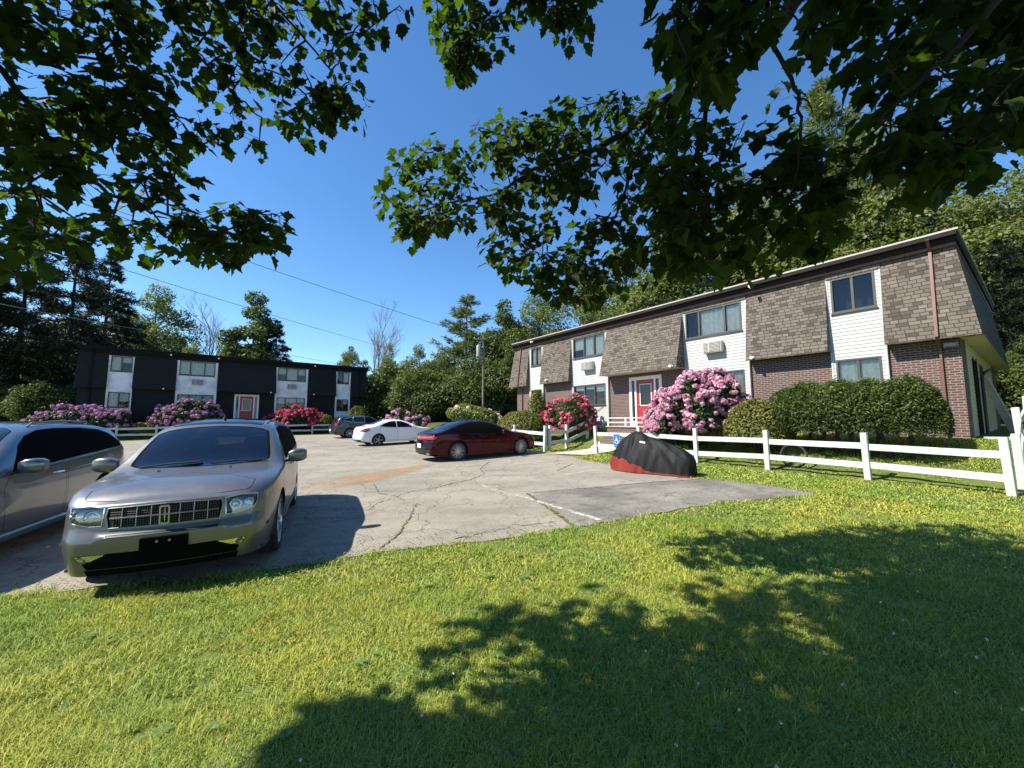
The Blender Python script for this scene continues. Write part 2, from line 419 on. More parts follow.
def patch_mat():
    t = NT('grey_asphalt_patch'); co = t.coord()
    b = t.ramp(t.noise(co, 0.9, 7, 0.65), [(0.32, (0.155, 0.148, 0.128)), (0.5, (0.25, 0.236, 0.203)), (0.68, (0.36, 0.338, 0.288))])
    g = t.noise(co, 60, 4, 0.75)
    b = t.mix(t.ramp(g, [(0.35, 0.0), (0.65, 1.0)]), t.mix(1.0, b, (0.45, 0.45, 0.45), 'MULTIPLY'), b)
    b = t.mix(t.ramp(t.noise(co, 3.5, 6, 0.7), [(0.55, 0.0), (0.66, 0.7)]), b, (0.07, 0.068, 0.058))
    for sc_, w in ((0.6, 0.010), (1.7, 0.016)):
        v = t.n('TexVoronoi', feature='DISTANCE_TO_EDGE'); wv = t.n('VectorMath', operation='ADD'); t.l(co, wv.inputs[0]); ws_ = t.n('VectorMath', operation='SCALE'); t.l(t.noise(co, 1.8, 4, 0.65, 'Color'), ws_.inputs[0]); ws_.inputs['Scale'].default_value = 0.9; t.l(ws_.outputs[0], wv.inputs[1])
        t.l(wv.outputs[0], v.inputs['Vector']); v.inputs['Scale'].default_value = sc_
        b = t.mix(t.math('MULTIPLY', t.ramp(v.outputs['Distance'], [(0.0, 1.0), (w, 0.0)]), 0.6), b, (0.07, 0.066, 0.05))
    return t.done(t.bsdf(b, 0.9, 0, t.bump(g, 0.5, 0.012), 0, 0.3))
PATCH = [gpix(*p) for p in [(527, 494), (600, 487), (656, 482), (705, 479), (735, 482), (775, 487), (822, 494), (760, 500), (700, 506), (640, 517), (574, 528)]]
sheet('asphalt_patch', jitter_line(PATCH + PATCH[:1], 0.12, 0.04, 5)[:-1], 0.013, patch_mat())

def ribbon(name, pts, width, mat, dz, kind='structure', step=0.1, amp=0.0, vary=0.0, seed=1):
    pts = jitter_line(pts, step, amp, seed); r = random.Random(seed)
    V = []; F = []
    for i, (x, y) in enumerate(pts):
        a, b = pts[max(i - 1, 0)], pts[min(i + 1, len(pts) - 1)]
        dx, dy = b[0] - a[0], b[1] - a[1]; L = math.hypot(dx, dy) or 1
        w = width / 2 * (1 + vary * r.uniform(-1, 1))
        for s_ in (-1, 1):
            px, py = x - dy / L * w * s_, y + dx / L * w * s_
            V.append((px, py, gz(px, py) + dz))
        if i: F.append((2 * i - 2, 2 * i - 1, 2 * i + 1, 2 * i))
    me = bpy.data.meshes.new(name); me.from_pydata(V, [], F); me.update()
    return tag(link_mesh(name, me, mat), kind=kind)
def alpha_sheet(name, col, lo, hi, scale, strength=1.0, rough=0.9):
    t = NT(name); co = t.coord()
    a = t.math('MULTIPLY', t.ramp(t.noise(co, scale, 7, 0.75), [(lo, 0.0), (hi, 1.0)]), strength)
    tr = t.n('BsdfTransparent'); p = t.bsdf(col, rough, 0, None, 0, 0.2)
    mx = t.n('MixShader'); t.l(a, mx.inputs[0]); t.l(tr.outputs[0], mx.inputs[1]); t.l(p.outputs[0], mx.inputs[2])
    return t.done(mx)
M['line'] = alpha_sheet('worn_line_paint', (0.62, 0.60, 0.54), 0.42, 0.60, 9, 0.8)
M['line_faint'] = alpha_sheet('very_worn_line_paint', (0.60, 0.57, 0.50), 0.45, 0.62, 7, 0.7)
M['crack'] = plain('crack_dirt', (0.07, 0.07, 0.05), 1.0, var=0.5, scale=4)
M['crack_moss'] = plain('mossy_crack', (0.075, 0.085, 0.025), 1.0, var=0.5, scale=6)
def px3(*pts): return [gpix(280 + x / 3.2, 430 + y / 3.2) for x, y in pts]
ribbon('parking_line', px3((755, 210), (1024, 292)), 0.11, M['line'], 0.022, amp=0.004)
ribbon('parking_line', px3((640, 178), (725, 205)), 0.11, M['line_faint'], 0.018, amp=0.004)
ribbon('parking_line', px3((580, 127), (900, 96)), 0.11, M['line_faint'], 0.018, amp=0.004)
ribbon('parking_line', [gpix(560, 476), gpix(612, 468)], 0.11, M['line_faint'], 0.018, amp=0.004)
CR = [([(668, 103), (640, 125), (655, 142), (610, 160), (560, 170), (500, 186), (430, 196), (380, 212), (312, 236), (285, 258)], 0.02),
      ([(300, 175), (318, 205), (370, 214), (398, 228)], 0.014), ([(436, 238), (410, 290), (385, 325), (368, 346), (318, 382)], 0.016),
      ([(560, 352), (640, 334), (700, 320), (780, 308), (880, 296)], 0.014), ([(888, 132), (936, 109)], 0.022), ([(100, 40), (160, 55)], 0.02)]
for i, (p, w) in enumerate(CR):
    ribbon('asphalt_crack', px3(*p), w, M['crack'], 0.017, step=.07, amp=0.022, vary=0.9, seed=20 + i)
ribbon('asphalt_crack', px3((788, 203), (850, 245), (905, 285), (948, 318)), 0.05, M['crack_moss'], 0.019, step=.06, amp=0.015, vary=0.7, seed=31)
ribbon('asphalt_crack', [gpix(527, 494), gpix(600, 487.5), gpix(656, 482.5), gpix(705, 479.3)], 0.022, M['crack'], 0.019, step=.07, amp=0.015, vary=0.9, seed=32)
# rusty dirt washed across the lot
def stain():
    a, b = gpix(434, 464), gpix(296, 492); L = math.hypot(b[0] - a[0], b[1] - a[1]); dx, dy = (b[0] - a[0]) / L, (b[1] - a[1]) / L
    V = []; F = []; n = 24
    for i in range(n + 1):
        k = i / n; w = 0.16 + 0.72 * math.sin(min(1, k * 1.15) * math.pi * 0.62) * (1 - 0.35 * max(0, k - .7) / .3)
        for s_ in (-1, -.5, 0, .5, 1):
            x, y = a[0] + dx * L * k - dy * w * s_, a[1] + dy * L * k + dx * w * s_
            V.append((x, y, gz(x, y) + 0.015))
        if i:
            for c in range(4): F.append((5 * i - 5 + c, 5 * i - 4 + c, 5 * i + 1 + c, 5 * i + c))
    me = bpy.data.meshes.new('rust_stain'); me.from_pydata(V, [], F)
    uv = me.uv_layers.new(name='UVMap')
    for lp in me.loops:
        uv.data[lp.index].uv = ((lp.vertex_index // 5) / n, (lp.vertex_index % 5) / 4)
    t = NT('rusty_dirt'); co = t.coord(); u, v, _ = t.sep(t.coord('UV'))
    e = t.math('SUBTRACT', 1.0, t.math('ABSOLUTE', t.math('SUBTRACT', t.math('MULTIPLY', v, 2.0), 1.0)))
    e2 = t.math('MULTIPLY', t.math('MINIMUM', t.math('MULTIPLY', u, 8.0), 1.0), t.math('MINIMUM', t.math('MULTIPLY', t.math('SUBTRACT', 1.0, u), 3.0), 1.0))
    al = t.math('MULTIPLY', t.math('MULTIPLY', t.ramp(e, [(0.0, 0.0), (0.6, 1.0)]), e2), t.ramp(t.noise(co, 2.2, 7, 0.7), [(0.28, 0.0), (0.64, 0.7)]))
    tr = t.n('BsdfTransparent'); p = t.bsdf(t.mix(t.noise(co, 3, 4), (0.34, 0.19, 0.085), (0.43, 0.28, 0.15)), 0.95, 0, None, 0, 0.2)
    mx = t.n('MixShader'); t.l(al, mx.inputs[0]); t.l(tr.outputs[0], mx.inputs[1]); t.l(p.outputs[0], mx.inputs[2]); t.done(mx)
    tag(link_mesh('rust_stain', me, t.m), kind='structure')
stain()
# concrete walkway up to the front door
WN = (0.8045, 0.594)
def walkway():
    a = gpix(553, 457.5); b = gpix(604, 454.5); q0 = (2.0, 16.75); q1 = (3.45, 16.0)
    V = []; F = []; n = 14
    for i in range(n + 1):
        k = i / n * 3.3 - 0.75
        for q in (q0, q1):
            x, y = q[0] + WN[0] * k, q[1] + WN[1] * k
            V.append((x, y, gz(x, y) + 0.03))
        if i: F.append((2 * i - 2, 2 * i - 1, 2 * i + 1, 2 * i))
    t = NT('paving_slabs'); co = t.coord(); x, y, z = t.sep(co)
    mp = t.n('Mapping'); t.l(co, mp.inputs[0]); mp.inputs['Rotation'].default_value = (0, 0, R(-36))
    b_ = t.n('TexBrick'); t.l(mp.outputs[0], b_.inputs['Vector']); b_.inputs['Scale'].default_value = 1
    b_.inputs['Brick Width'].default_value = 0.4; b_.inputs['Row Height'].default_value = 0.2; b_.inputs['Mortar Size'].default_value = 0.01
    t.sv(b_.inputs['Color1'], (0.40, 0.36, 0.30)); t.sv(b_.inputs['Color2'], (0.48, 0.44, 0.37)); t.sv(b_.inputs['Mortar'], (0.22, 0.2, 0.16))
    t.done(t.bsdf(b_.outputs[0], 0.9))
    me = bpy.data.meshes.new('walkway'); me.from_pydata(V, [], F); me.update()
    tag(link_mesh('walkway', me, t.m), kind='structure')
walkway()
# ---------------------------------------------------------------- apartment buildings
def clapboard(mb, x0, x1, z0, z1, y, holes=(), course=0.115, lip=0.012):
    """lapped boards facing -y"""
    zs = [z0]
    k = 0
    while zs[-1] < z1 - 1e-6: k += 1; zs.append(min(z1, z0 + k * course))
    cuts = sorted({h for hh in holes for h in hh[2:]})
    for a, b in zip(zs, zs[1:]):
        seg = [a] + [c for c in cuts if a + 1e-4 < c < b - 1e-4] + [b]
        for p, q in zip(seg, seg[1:]):
            xs = [(x0, x1)]
            for hx0, hx1, hz0, hz1 in holes:
                if p >= hz0 - 1e-5 and q <= hz1 + 1e-5:
                    xs = [t for (u, v) in xs for t in ((u, min(v, hx0)), (max(u, hx1), v)) if t[1] - t[0] > 1e-4]
            yp = y - lip * (1 - (p - a) / course); yq = y - lip * (1 - (q - a) / course)
            for u, v in xs:
                mb.add([(u, yp, p), (v, yp, p), (v, yq, q), (u, yq, q)], [(0, 1, 2, 3)])
                if p == a: mb.add([(u, y, p), (v, y, p), (v, yp, p), (u, yp, p)], [(0, 1, 2, 3)])

def window(root, x0, x1, z0, z1, y, splits, blinds, P, open_at=None):
    """aluminium sliding window; the outer face of the frame at y"""
    f = MB(); t = 0.055; d0, d1 = y, y + 0.10
    f.bx(x0, x1, d0, d1, z1 - t, z1); f.bx(x0, x1, d0, d1, z0, z0 + t)
    f.bx(x0, x0 + t, d0, d1, z0 + t, z1 - t); f.bx(x1 - t, x1, d0, d1, z0 + t, z1 - t)
    f.bx(x0 - 0.03, x1 + 0.03, y - 0.035, y + 0.02, z0 - 0.035, z0 - 0.002)
    xs = [x0 + t] + [x0 + (x1 - x0) * s for s in splits] + [x1 - t]
    for s in xs[1:-1]: f.bx(s - 0.035, s + 0.035, d0 + 0.012, d1, z0 + t, z1 - t)
    fr = f.build('window', P['frame'], root)
    g = MB(); c = MB(); rm = MB()
    for i, (a, b) in enumerate(zip(xs, xs[1:])):
        yy = y + (0.045 if i % 2 else 0.06)
        g.add([(a, yy, z0 + t), (b, yy, z0 + t), (b, yy, z1 - t), (a, yy, z1 - t)], [(0, 1, 2, 3)])
        bl = blinds[i] if i < len(blinds) else 0
        if bl:
            zb = z1 - t - (z1 - z0 - 2 * t) * bl; n = max(6, int((b - a) / 0.06)); vs = []
            for k in range(n + 1):
                xx = a + (b - a) * k / n; yv = y + 0.115 + 0.012 * math.sin(k * 1.9 + i)
                vs += [(xx, yv, zb), (xx, yv, z1 - t)]
            c.add(vs, [(2 * k, 2 * k + 2, 2 * k + 3, 2 * k + 1) for k in range(n)])
    g.build('pane', M['glass'], fr, recalc=False)
    if c.v: c.build('curtain', P.get('curtain', M['curtain']), fr, recalc=False)
    # a dim room behind the glass
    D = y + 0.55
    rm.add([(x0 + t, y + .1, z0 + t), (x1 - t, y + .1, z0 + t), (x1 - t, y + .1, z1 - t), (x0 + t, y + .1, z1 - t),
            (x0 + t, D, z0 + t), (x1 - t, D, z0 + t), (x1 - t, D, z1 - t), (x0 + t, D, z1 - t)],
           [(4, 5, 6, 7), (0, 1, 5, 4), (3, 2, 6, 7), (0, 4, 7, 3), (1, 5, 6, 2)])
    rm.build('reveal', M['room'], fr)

def wall_holes(mb, x0, x1, z0, z1, y, holes):
    """flat wall facing -y with rectangular openings"""
    zs = sorted({z0, z1, *[h for hh in holes for h in hh[2:] if z0 < h < z1]})
    for p, q in zip(zs, zs[1:]):
        xs = [(x0, x1)]
        for hx0, hx1, hz0, hz1 in holes:
            if p >= hz0 - 1e-5 and q <= hz1 + 1e-5:
                xs = [t for (u, v) in xs for t in ((u, min(v, hx0)), (max(u, hx1), v)) if t[1] - t[0] > 1e-4]
        for u, v in xs: mb.add([(u, y, p), (v, y, p), (v, y, q), (u, y, q)], [(0, 1, 2, 3)])

def apartment(loc, rz, P, label, wins, detail):
    W, DEP = 20.0, 11.5
    root = empty('apartment_building', loc, rz); tag(root, label, 'apartment building')
    Z1, ZM, ZW, ZT = 5.12, 2.58, 4.97, 5.50          # mansard top, mansard foot, head of the panels, roof
    YP = -0.10                                       # face of the white panels
    pan = [(1.45, 2.82), (5.30, 7.90), (12.10, 14.70), (17.18, 18.55)]
    hol = []
    for (a, b), wd_ in zip(pan, wins):
        hs = []
        for (u, v, z0, z1, *_r) in wd_: hs.append((a + u, a + v, z0, z1))
        hol.append(hs)
    allh = [h for hs in hol for h in hs]
    DX0, DX1, DZ1 = 9.15, 10.92, 2.42
    w = MB(); wall_holes(w, 0, W, -1.3, ZT - .05, 0.0, allh + [(DX0, DX1, 0.05, DZ1)])
    w.add([(0, 0, -1.3), (0, DEP, -1.3), (0, DEP, ZT - .05), (0, 0, ZT - .05)], [(0, 1, 2, 3)])
    w.add([(W, 0, -1.3), (W, DEP, -1.3), (W, DEP, ZT - .05), (W, 0, ZT - .05)], [(0, 1, 2, 3)])
    w.add([(0, DEP, -1.3), (W, DEP, -1.3), (W, DEP, ZT - .05), (0, DEP, ZT - .05)], [(0, 1, 2, 3)])
    w.build('wall', P['brick'], root, recalc=False)
    for (a, b), hs, wd_ in zip(pan, hol, wins):
        s = MB(); clapboard(s, a + .05, b - .05, -0.75, ZW, YP, hs)
        for x in (a, b):   # side returns and corner boards
            s.bx(x - (0 if x == a else .05), x + (.05 if x == a else 0), YP - .022, -0.003, -0.75, ZW)
        s.add([(a, YP, ZW), (b, YP, ZW), (b, 0, ZW), (a, 0, ZW)], [(0, 1, 2, 3)])
        s.build('siding_panel', P['siding'], root, recalc=False)
        for (u, v, z0, z1, sp, bl) in wd_: window(root, a + u, a + v, z0, z1, YP - .03, sp, bl, P)
    # mansard slopes hung between the panels
    def mansard(x0, x1, x0t, x1t, out, name='mansard_slope'):
        m = MB(); yt, yb = -0.10, -out
        vs = [(x0, yb, ZM), (x1, yb, ZM), (x1t, yt, Z1), (x0t, yt, Z1), (x0, -.002, ZM), (x1, -.002, ZM), (x1t, -.002, Z1), (x0t, -.002, Z1)]
        m.mi = 0; m.add(vs, [(0, 1, 2, 3), (0, 3, 7, 4), (1, 5, 6, 2)])
        m.mi = 1; m.add([(x0, yb, ZM), (x1, yb, ZM), (x1, -.002, ZM), (x0, -.002, ZM)], [(0, 3, 2, 1)])
        m.mi = 0; m.bx(x0, x1, yb - .010, yb + .02, ZM - .035, ZM - .002)
        return m.build(name, [P['shingle'], P['soffit']], root, recalc=False)
    EO = P.get('end_out', .42)
    mansard(-EO, 1.45, -0.1, 1.45, 0.42); mansard(2.82, 5.30, 2.82, 5.30, 0.42); mansard(7.90, 12.10, 7.90, 12.10, 0.78)
    mansard(14.70, 17.18, 14.70, 17.18, 0.42); mansard(18.55, W + EO, 18.55, W + 0.1, 0.42)
    for sgn, X in ((-1, 0.0), (1, W)):               # the two gable ends, hipped into the front
        m = MB(); xb, xt = X + sgn * EO, X + sgn * .1; xi = X + sgn * .004
        m.mi = 0; m.add([(xb, -.42, ZM), (xb, DEP + .42, ZM), (xt, DEP + .1, Z1), (xt, -.1, Z1)], [(0, 1, 2, 3)])
        m.add([(xb, DEP + .42, ZM), (X, DEP, ZM), (X, DEP, Z1), (xt, DEP + .1, Z1)], [(0, 1, 2, 3)])
        m.mi = 1; m.add([(xb, -.004 - .42, ZM), (xb, DEP + .42, ZM), (xi, DEP + .42, ZM), (xi, .0, ZM)], [(0, 1, 2, 3)])
        m.build('mansard_slope', [P['shingle_end'], P['soffit']], root, recalc=False)
    for a, b in pan: hb = MB(); hb.bx(a, b, YP - .045, -.003, ZW + .004, Z1); hb.build('shingle_band', P['shingle'], root)
    r = MB(); r.bx(-.17, W + .17, -.30, DEP + .30, Z1 + .10, ZT); r.build('fascia', P['fascia'], root)
    r = MB(); r.bx(-.12, W + .12, -.20, DEP + .2, Z1 + .002, Z1 + .098); r.build('eave_trim', P['eave'], root)
    r = MB(); r.bx(-.20, W + .20, -.33, DEP + .33, ZT + .002, ZT + .055); r.build('roof', P['drip'], root)
    r = MB(); r.bx(-.14, W + .14, -.27, DEP + .27, ZT + .057, ZT + .075); r.build('roof_deck', M['black_trim'], root)
    # gutter along the front
    g = MB(); g.bx(-.17, W + .17, -.42, -.302, ZT - .16, ZT - .04); g.build('gutter', P['fascia'], root, bevel=.012)
    # entrance
    d = MB(); y0, y1 = -0.05, 0.09
    d.bx(DX0, DX0 + .13, y0, y1, .05, DZ1); d.bx(DX1 - .13, DX1, y0, y1, .05, DZ1); d.bx(DX0 + .13, DX1 - .13, y0, y1, DZ1 - .16, DZ1)
    lx0, lx1 = DX0 + .40, DX1 - .40
    d.bx(lx0 - .09, lx0, y0, y1, .05, DZ1 - .16); d.bx(lx1, lx1 + .09, y0, y1, .05, DZ1 - .16)
    d.bx(DX0 + .13, lx0 - .09, y0, y1, .05, .30); d.bx(lx1 + .09, DX1 - .13, y0, y1, .05, .30)
    dr = d.build('door_frame', M['trim'], root)
    for a, b in ((DX0 + .13, lx0 - .09), (lx1 + .09, DX1 - .13)):
        s = MB(); s.add([(a, .03, .30), (b, .03, .30), (b, .03, DZ1 - .16), (a, .03, DZ1 - .16)], [(0, 1, 2, 3)]); s.build('sidelight', M['glass'], dr, recalc=False)
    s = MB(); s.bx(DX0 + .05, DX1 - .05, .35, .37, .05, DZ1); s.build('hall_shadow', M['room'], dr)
    dl = MB(); zt_ = DZ1 - .16; gx0, gx1 = lx0 + .16, lx1 - .16
    dl.bx(lx0, lx1, .01, .055, .05, 1.02); dl.bx(lx0, gx0, .01, .055, 1.02, zt_); dl.bx(gx1, lx1, .01, .055, 1.02, zt_); dl.bx(gx0, gx1, .01, .055, zt_ - .2, zt_)
    dd = dl.build('door', M['red_door'], root)
    p = MB(); q = .035; p.bx(gx0, gx1, -.003, .01, 1.02, 1.02 + q); p.bx(gx0, gx1, -.003, .01, zt_ - .2 - q, zt_ - .2)
    p.bx(gx0, gx0 + q, -.003, .01, 1.02 + q, zt_ - .2 - q); p.bx(gx1 - q, gx1, -.003, .01, 1.02 + q, zt_ - .2 - q); p.build('glazing_bead', M['trim'], dd)
    p = MB(); p.add([(gx0, .03, 1.02), (gx1, .03, 1.02), (gx1, .03, zt_ - .2), (gx0, .03, zt_ - .2)], [(0, 1, 2, 3)]); p.build('glass', M['glass'], dd, recalc=False)
    p = MB(); p.lathe([(0, -.05), (.03, -.045), (.034, -.03), (.02, -.01), (.02, .01)], 12, 'Y', (lx0 + .08, 0, 1.05)); p.build('handle', M['chrome'], dd, True)
    # through-wall air conditioners under the wide upper windows
    for x in detail['ac']:
        a = MB(); a.bx(x, x + .74, YP - .26, YP + .02, 3.05, 3.50); ao = a.build('air_conditioner', M['ac'], root, bevel=.012)
        g = MB(); g.bx(x + .03, x + .71, YP - .268, YP - .262, 3.08, 3.47)
        gr = g.build('grille', M['ac_dark'], ao)
        l = MB()
        for k in range(7): l.bx(x + .04, x + .70, YP - .282, YP - .269, 3.10 + k * .053, 3.118 + k * .053)
        l.bx(x + .24, x + .27, YP - .285, YP - .269, 3.08, 3.47); l.build('louvre', M['ac'], ao)
    # downspouts follow the slope, step back under the soffit and run down the brick
    for x, side in detail['spout']:
        m = MB(); yb = -.47
        m.bar((x, -.42, ZT - .12), (x, -.145, Z1 - .02), .065, .05); m.bar((x, -.145, Z1), (x, yb, ZM + .02), .065, .05)
        m.bar((x, yb, ZM + .03), (x, -.06, ZM - .25), .065, .05); m.bar((x, -.05, ZM - .22), (x, -.05, -0.9), .065, .05)
        m.build('downspout', P['spout'], root)
    for x, z, y in detail['lamps']:
        m = MB(); m.lathe([(0, -.16), (.055, -.15), (.06, -.08), (.035, -.03), (.03, 0)], 12, 'Y', (x, y, z))
        m.bx(x - .05, x + .05, y - .02, y, z - .05, z + .05); m.build('flood_lamp', M['trim'], root, True)
    # foundation strip
    m = MB(); m.bx(-.03, W + .03, -.035, -.003, -1.3, -.28); m.build('foundation', M['concrete'], root)
    return root

def wn2(u0, u1, bl_up, bl_lo, sp):
    return [(u0, u1, 3.80, 4.95, sp, bl_up), (u0, u1, 1.14, 2.27, sp, bl_lo)]
PA = dict(brick=M['brick'], siding=M['siding'], shingle=M['shingle'], shingle_end=M['shingle'], soffit=M['soffit'], fascia=M['dark_trim'], eave=M['downspout'],
          drip=M['drip'], spout=M['downspout'], frame=M['window_frame'])
F1 = (B1A[0] + B1D[0] * 19.85, B1A[1] + B1D[1] * 19.85)
winsA = [wn2(.20, 1.20, [0.95, 0.95], [0.95, 0.0], [.5]), wn2(.14, 2.42, [0.6, 1.0, 1.0], [0.25, .2, .35], [.36, .68]),
         wn2(.12, 2.40, [0.0, 0.98, 0.98], [0.97, 0.97], [.26, .72]), wn2(.12, 1.22, [0.0, 0.0], [0.97, 0.97], [.5])]
winsA[2][1] = (.12, 2.40, 1.14, 2.27, [.5], [0.97, 0.97])
b1 = apartment((F1[0], F1[1], 1.40), math.atan2(-B1D[1], -B1D[0]), PA, 'brick and white two-storey apartment block with brown shingled mansard slopes, in full sun', winsA,
               dict(ac=[6.25, 13.05], spout=[(19.62, 1), (.62, -1)], lamps=[(14.95, 2.62, -.42), (15.05, 5.28, -.455), (11.9, 2.62, -.78), (3.5, 2.75, -.39), (2.2, 5.28, -.455)]))
def b1_end():
    """cream clapboard on the shaded end wall, with its windows, conduit and lamp"""
    W = 20.0; e = MB(); t = MB()
    clapboard(t, 0.66, 9.4, -0.9, 2.57, 0.0, [(2.3, 3.1, -0.3, 2.2), (4.4, 5.4, .9, 2.2)])
    # turn the panel to face +x
    vs = [(W + .004 - y, x, z) for x, y, z in t.v]
    e.add(vs, t.f); e.build('end_siding', M['cream'], b1, recalc=False)
    m = MB(); m.bx(W + .004, W + .035, .60, .66, -1.0, 2.57); m.build('corner_board', M['metal_grey'], b1)
    m = MB(); m.bx(W - .0, W + .03, 2.3, 3.1, -.3, 2.2); m.bx(W + .03, W + .05, 2.24, 2.3, -.36, 2.26); m.bx(W + .03, W + .05, 3.1, 3.16, -.36, 2.26)
    m.build('side_door', M['black_trim'], b1)
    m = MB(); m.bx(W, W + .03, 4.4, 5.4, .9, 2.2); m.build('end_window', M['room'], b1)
    m = MB(); m.tube([(W + .10, 3.45, -.6), (W + .10, 3.45, 1.7), (W + .16, 3.5, 1.85), (W + .22, 4.4, 2.0), (W + .22, 5.6, 2.12)], .04, 8); m.build('conduit', M['black'], b1, True)
    m = MB(); m.bx(W - .31, W - .03, -.14, -.003, 2.32, 2.45); m.bx(W - .28, W - .06, -.2, -.143, 2.34, 2.42); m.build('wall_lamp', M['metal_grey'], b1)
b1_end()
PB = dict(brick=M['brick_black'], siding=M['siding2'], shingle=M['shingle_dark'], shingle_end=M['shingle_dark'], soffit=M['black_trim'], fascia=M['black_trim'], eave=M['black_trim'], end_out=.14,
          drip=M['dark_trim'], spout=M['black_trim'], frame=M['window_frame'])
winsB = [wn2(.12, 1.28, [0.97, 0.4], [0.97, 0.6], [.5]), wn2(.14, 2.42, [0.95, 0.97, 0.95], [0.5, .5, .5], [.3, .7]),
         wn2(.14, 2.42, [0.5, 0.97, 0.5], [0.5, .4, .35], [.3, .7]), wn2(.12, 1.22, [0.0, 0.9], [0.0, 0.4], [.5])]
b2 = apartment((B2A[0], B2A[1], 1.55), math.atan2(B2D[1], B2D[0]), PB, 'long black-painted apartment block with white panels and a red door, in shade', winsB,
               dict(ac=[6.25, 13.0], spout=[(.62, -1), (19.35, 1)], lamps=[(4.6, 2.62, -.42), (11.7, 2.62, -.78), (4.9, 5.28, -.455), (15.2, 5.28, -.455), (15.2, 2.62, -.42), (7.9, 5.3, -.455)]))

# ---------------------------------------------------------------- fences
def fence(name_label, pts, post_h=1.12, rails=((.34, .15), (.80, .15)), post=.12, label_kind='fence', over=0.0, jit=0.006, cap=False):
    root = empty('rail_fence', (pts[0][0], pts[0][1], gz(*pts[0]))); tag(root, name_label, 'fence')
    bx_, by_, bz_ = root.location
    ps = [Vector((x - bx_, y - by_, gz(x, y) - bz_)) for x, y in pts]
    n = len(ps)
    for i, p in enumerate(ps):
        d = (ps[min(i + 1, n - 1)] - ps[max(i - 1, 0)]); a = math.atan2(d.y, d.x)
        lean = Matrix.Rotation(rnd.uniform(-.035, .035), 3, 'X') @ Matrix.Rotation(rnd.uniform(-.035, .035), 3, 'Y')
        m = MB(); m.box((0, 0, post_h / 2 - .1), (post, post, post_h + .2)); 
        if cap: m.box((0, 0, post_h + .018), (post + .03, post + .03, .03))
        o = m.build('post', M['fence'], root, bevel=.008)
        o.location = p; o.rotation_euler = (lean @ Matrix.Rotation(a, 3, 'Z')).to_euler()
    for i in range(n - 1):
        a, b = ps[i], ps[i + 1]; d = (b - a).normalized(); off = Vector((0, 0, 0))
        for h, w in rails:
            s = rnd.uniform(-.03, .03); s2 = rnd.uniform(-.03, .03)
            k = post / 2 + .002
            m = MB(); m.bar(a + d * k + Vector((0, 0, h + s)), b - d * k + Vector((0, 0, h + s2)), .045, w)
            m.build('rail', M['fence'], root, bevel=.006)
    return root
FR = [(9.43, 7.61), (8.42, 9.50), (7.2, 11.28), (5.98, 12.95), (4.7, 14.7), (3.42, 16.15)]
fence('white two-rail timber fence in front of the covered motorcycle and hedge', FR)
fence('short white fence turning away toward the trees at the far right', [(9.43 + .75, 7.61 + .42), (11.45, 8.95), (13.4, 10.3)])
fence('white rail fence beside the dark red sedan', [(1.42, 17.3), (0.15, 19.1), (-1.2, 21.0), (-2.6, 22.9)])
fence('short white fence lining the paved walkway in front of the red flowering shrub', [(1.62, 17.42), (2.5, 18.3), (3.62, 19.15)])
B2N = (0.6157, -0.788)
F2 = (B2A[0] + B2N[0] * 3.5, B2A[1] + B2N[1] * 3.5)
fence('long white rail fence in front of the black apartment block', [(F2[0] + B2D[0] * t, F2[1] + B2D[1] * t) for t in [-9.4 + 2 * k for k in range(16)]], 1.0, ((.36, .14), (.78, .14)), .12)
# ---------------------------------------------------------------- cars
def pchip(xk, yk, x):
    xk = np.asarray(xk, float); yk = np.asarray(yk, float); h = np.diff(xk); dl = np.diff(yk) / h; n = len(xk)
    d = np.zeros(n)
    for i in range(1, n - 1):
        if dl[i - 1] * dl[i] > 0:
            w1 = 2 * h[i] + h[i - 1]; w2 = h[i] + 2 * h[i - 1]; d[i] = (w1 + w2) / (w1 / dl[i - 1] + w2 / dl[i])
    d[0] = dl[0]; d[-1] = dl[-1]
    i = np.clip(np.searchsorted(xk, x) - 1, 0, n - 2); t = (x - xk[i]) / h[i]
    return ((2 * t**3 - 3 * t**2 + 1) * yk[i] + (t**3 - 2 * t**2 + t) * h[i] * d[i] + (-2 * t**3 + 3 * t**2) * yk[i + 1] + (t**3 - t**2) * h[i] * d[i + 1])
def catmull(P, sub):
    """P list of (k,) arrays -> smooth curve through them, sub[i] steps in segment i"""
    out = []; n = len(P)
    for i in range(n - 1):
        p0 = P[i - 1] if i else 2 * P[0] - P[1]; p1, p2 = P[i], P[i + 1]; p3 = P[i + 2] if i + 2 < n else 2 * P[-1] - P[-2]
        l0, l1, l2 = max(np.linalg.norm(p1 - p0), 1e-4), max(np.linalg.norm(p2 - p1), 1e-4), max(np.linalg.norm(p3 - p2), 1e-4)
        m1 = ((p1 - p0) / l0 * l1 + (p2 - p1)) / 2; m2 = ((p2 - p1) + (p3 - p2) / l2 * l1) / 2
        for k in range(sub[i]):
            t = k / sub[i]
            out.append((2 * t**3 - 3 * t**2 + 1) * p1 + (t**3 - 2 * t**2 + t) * m1 + (-2 * t**3 + 3 * t**2) * p2 + (t**3 - t**2) * m2)
    out.append(P[-1]); return out

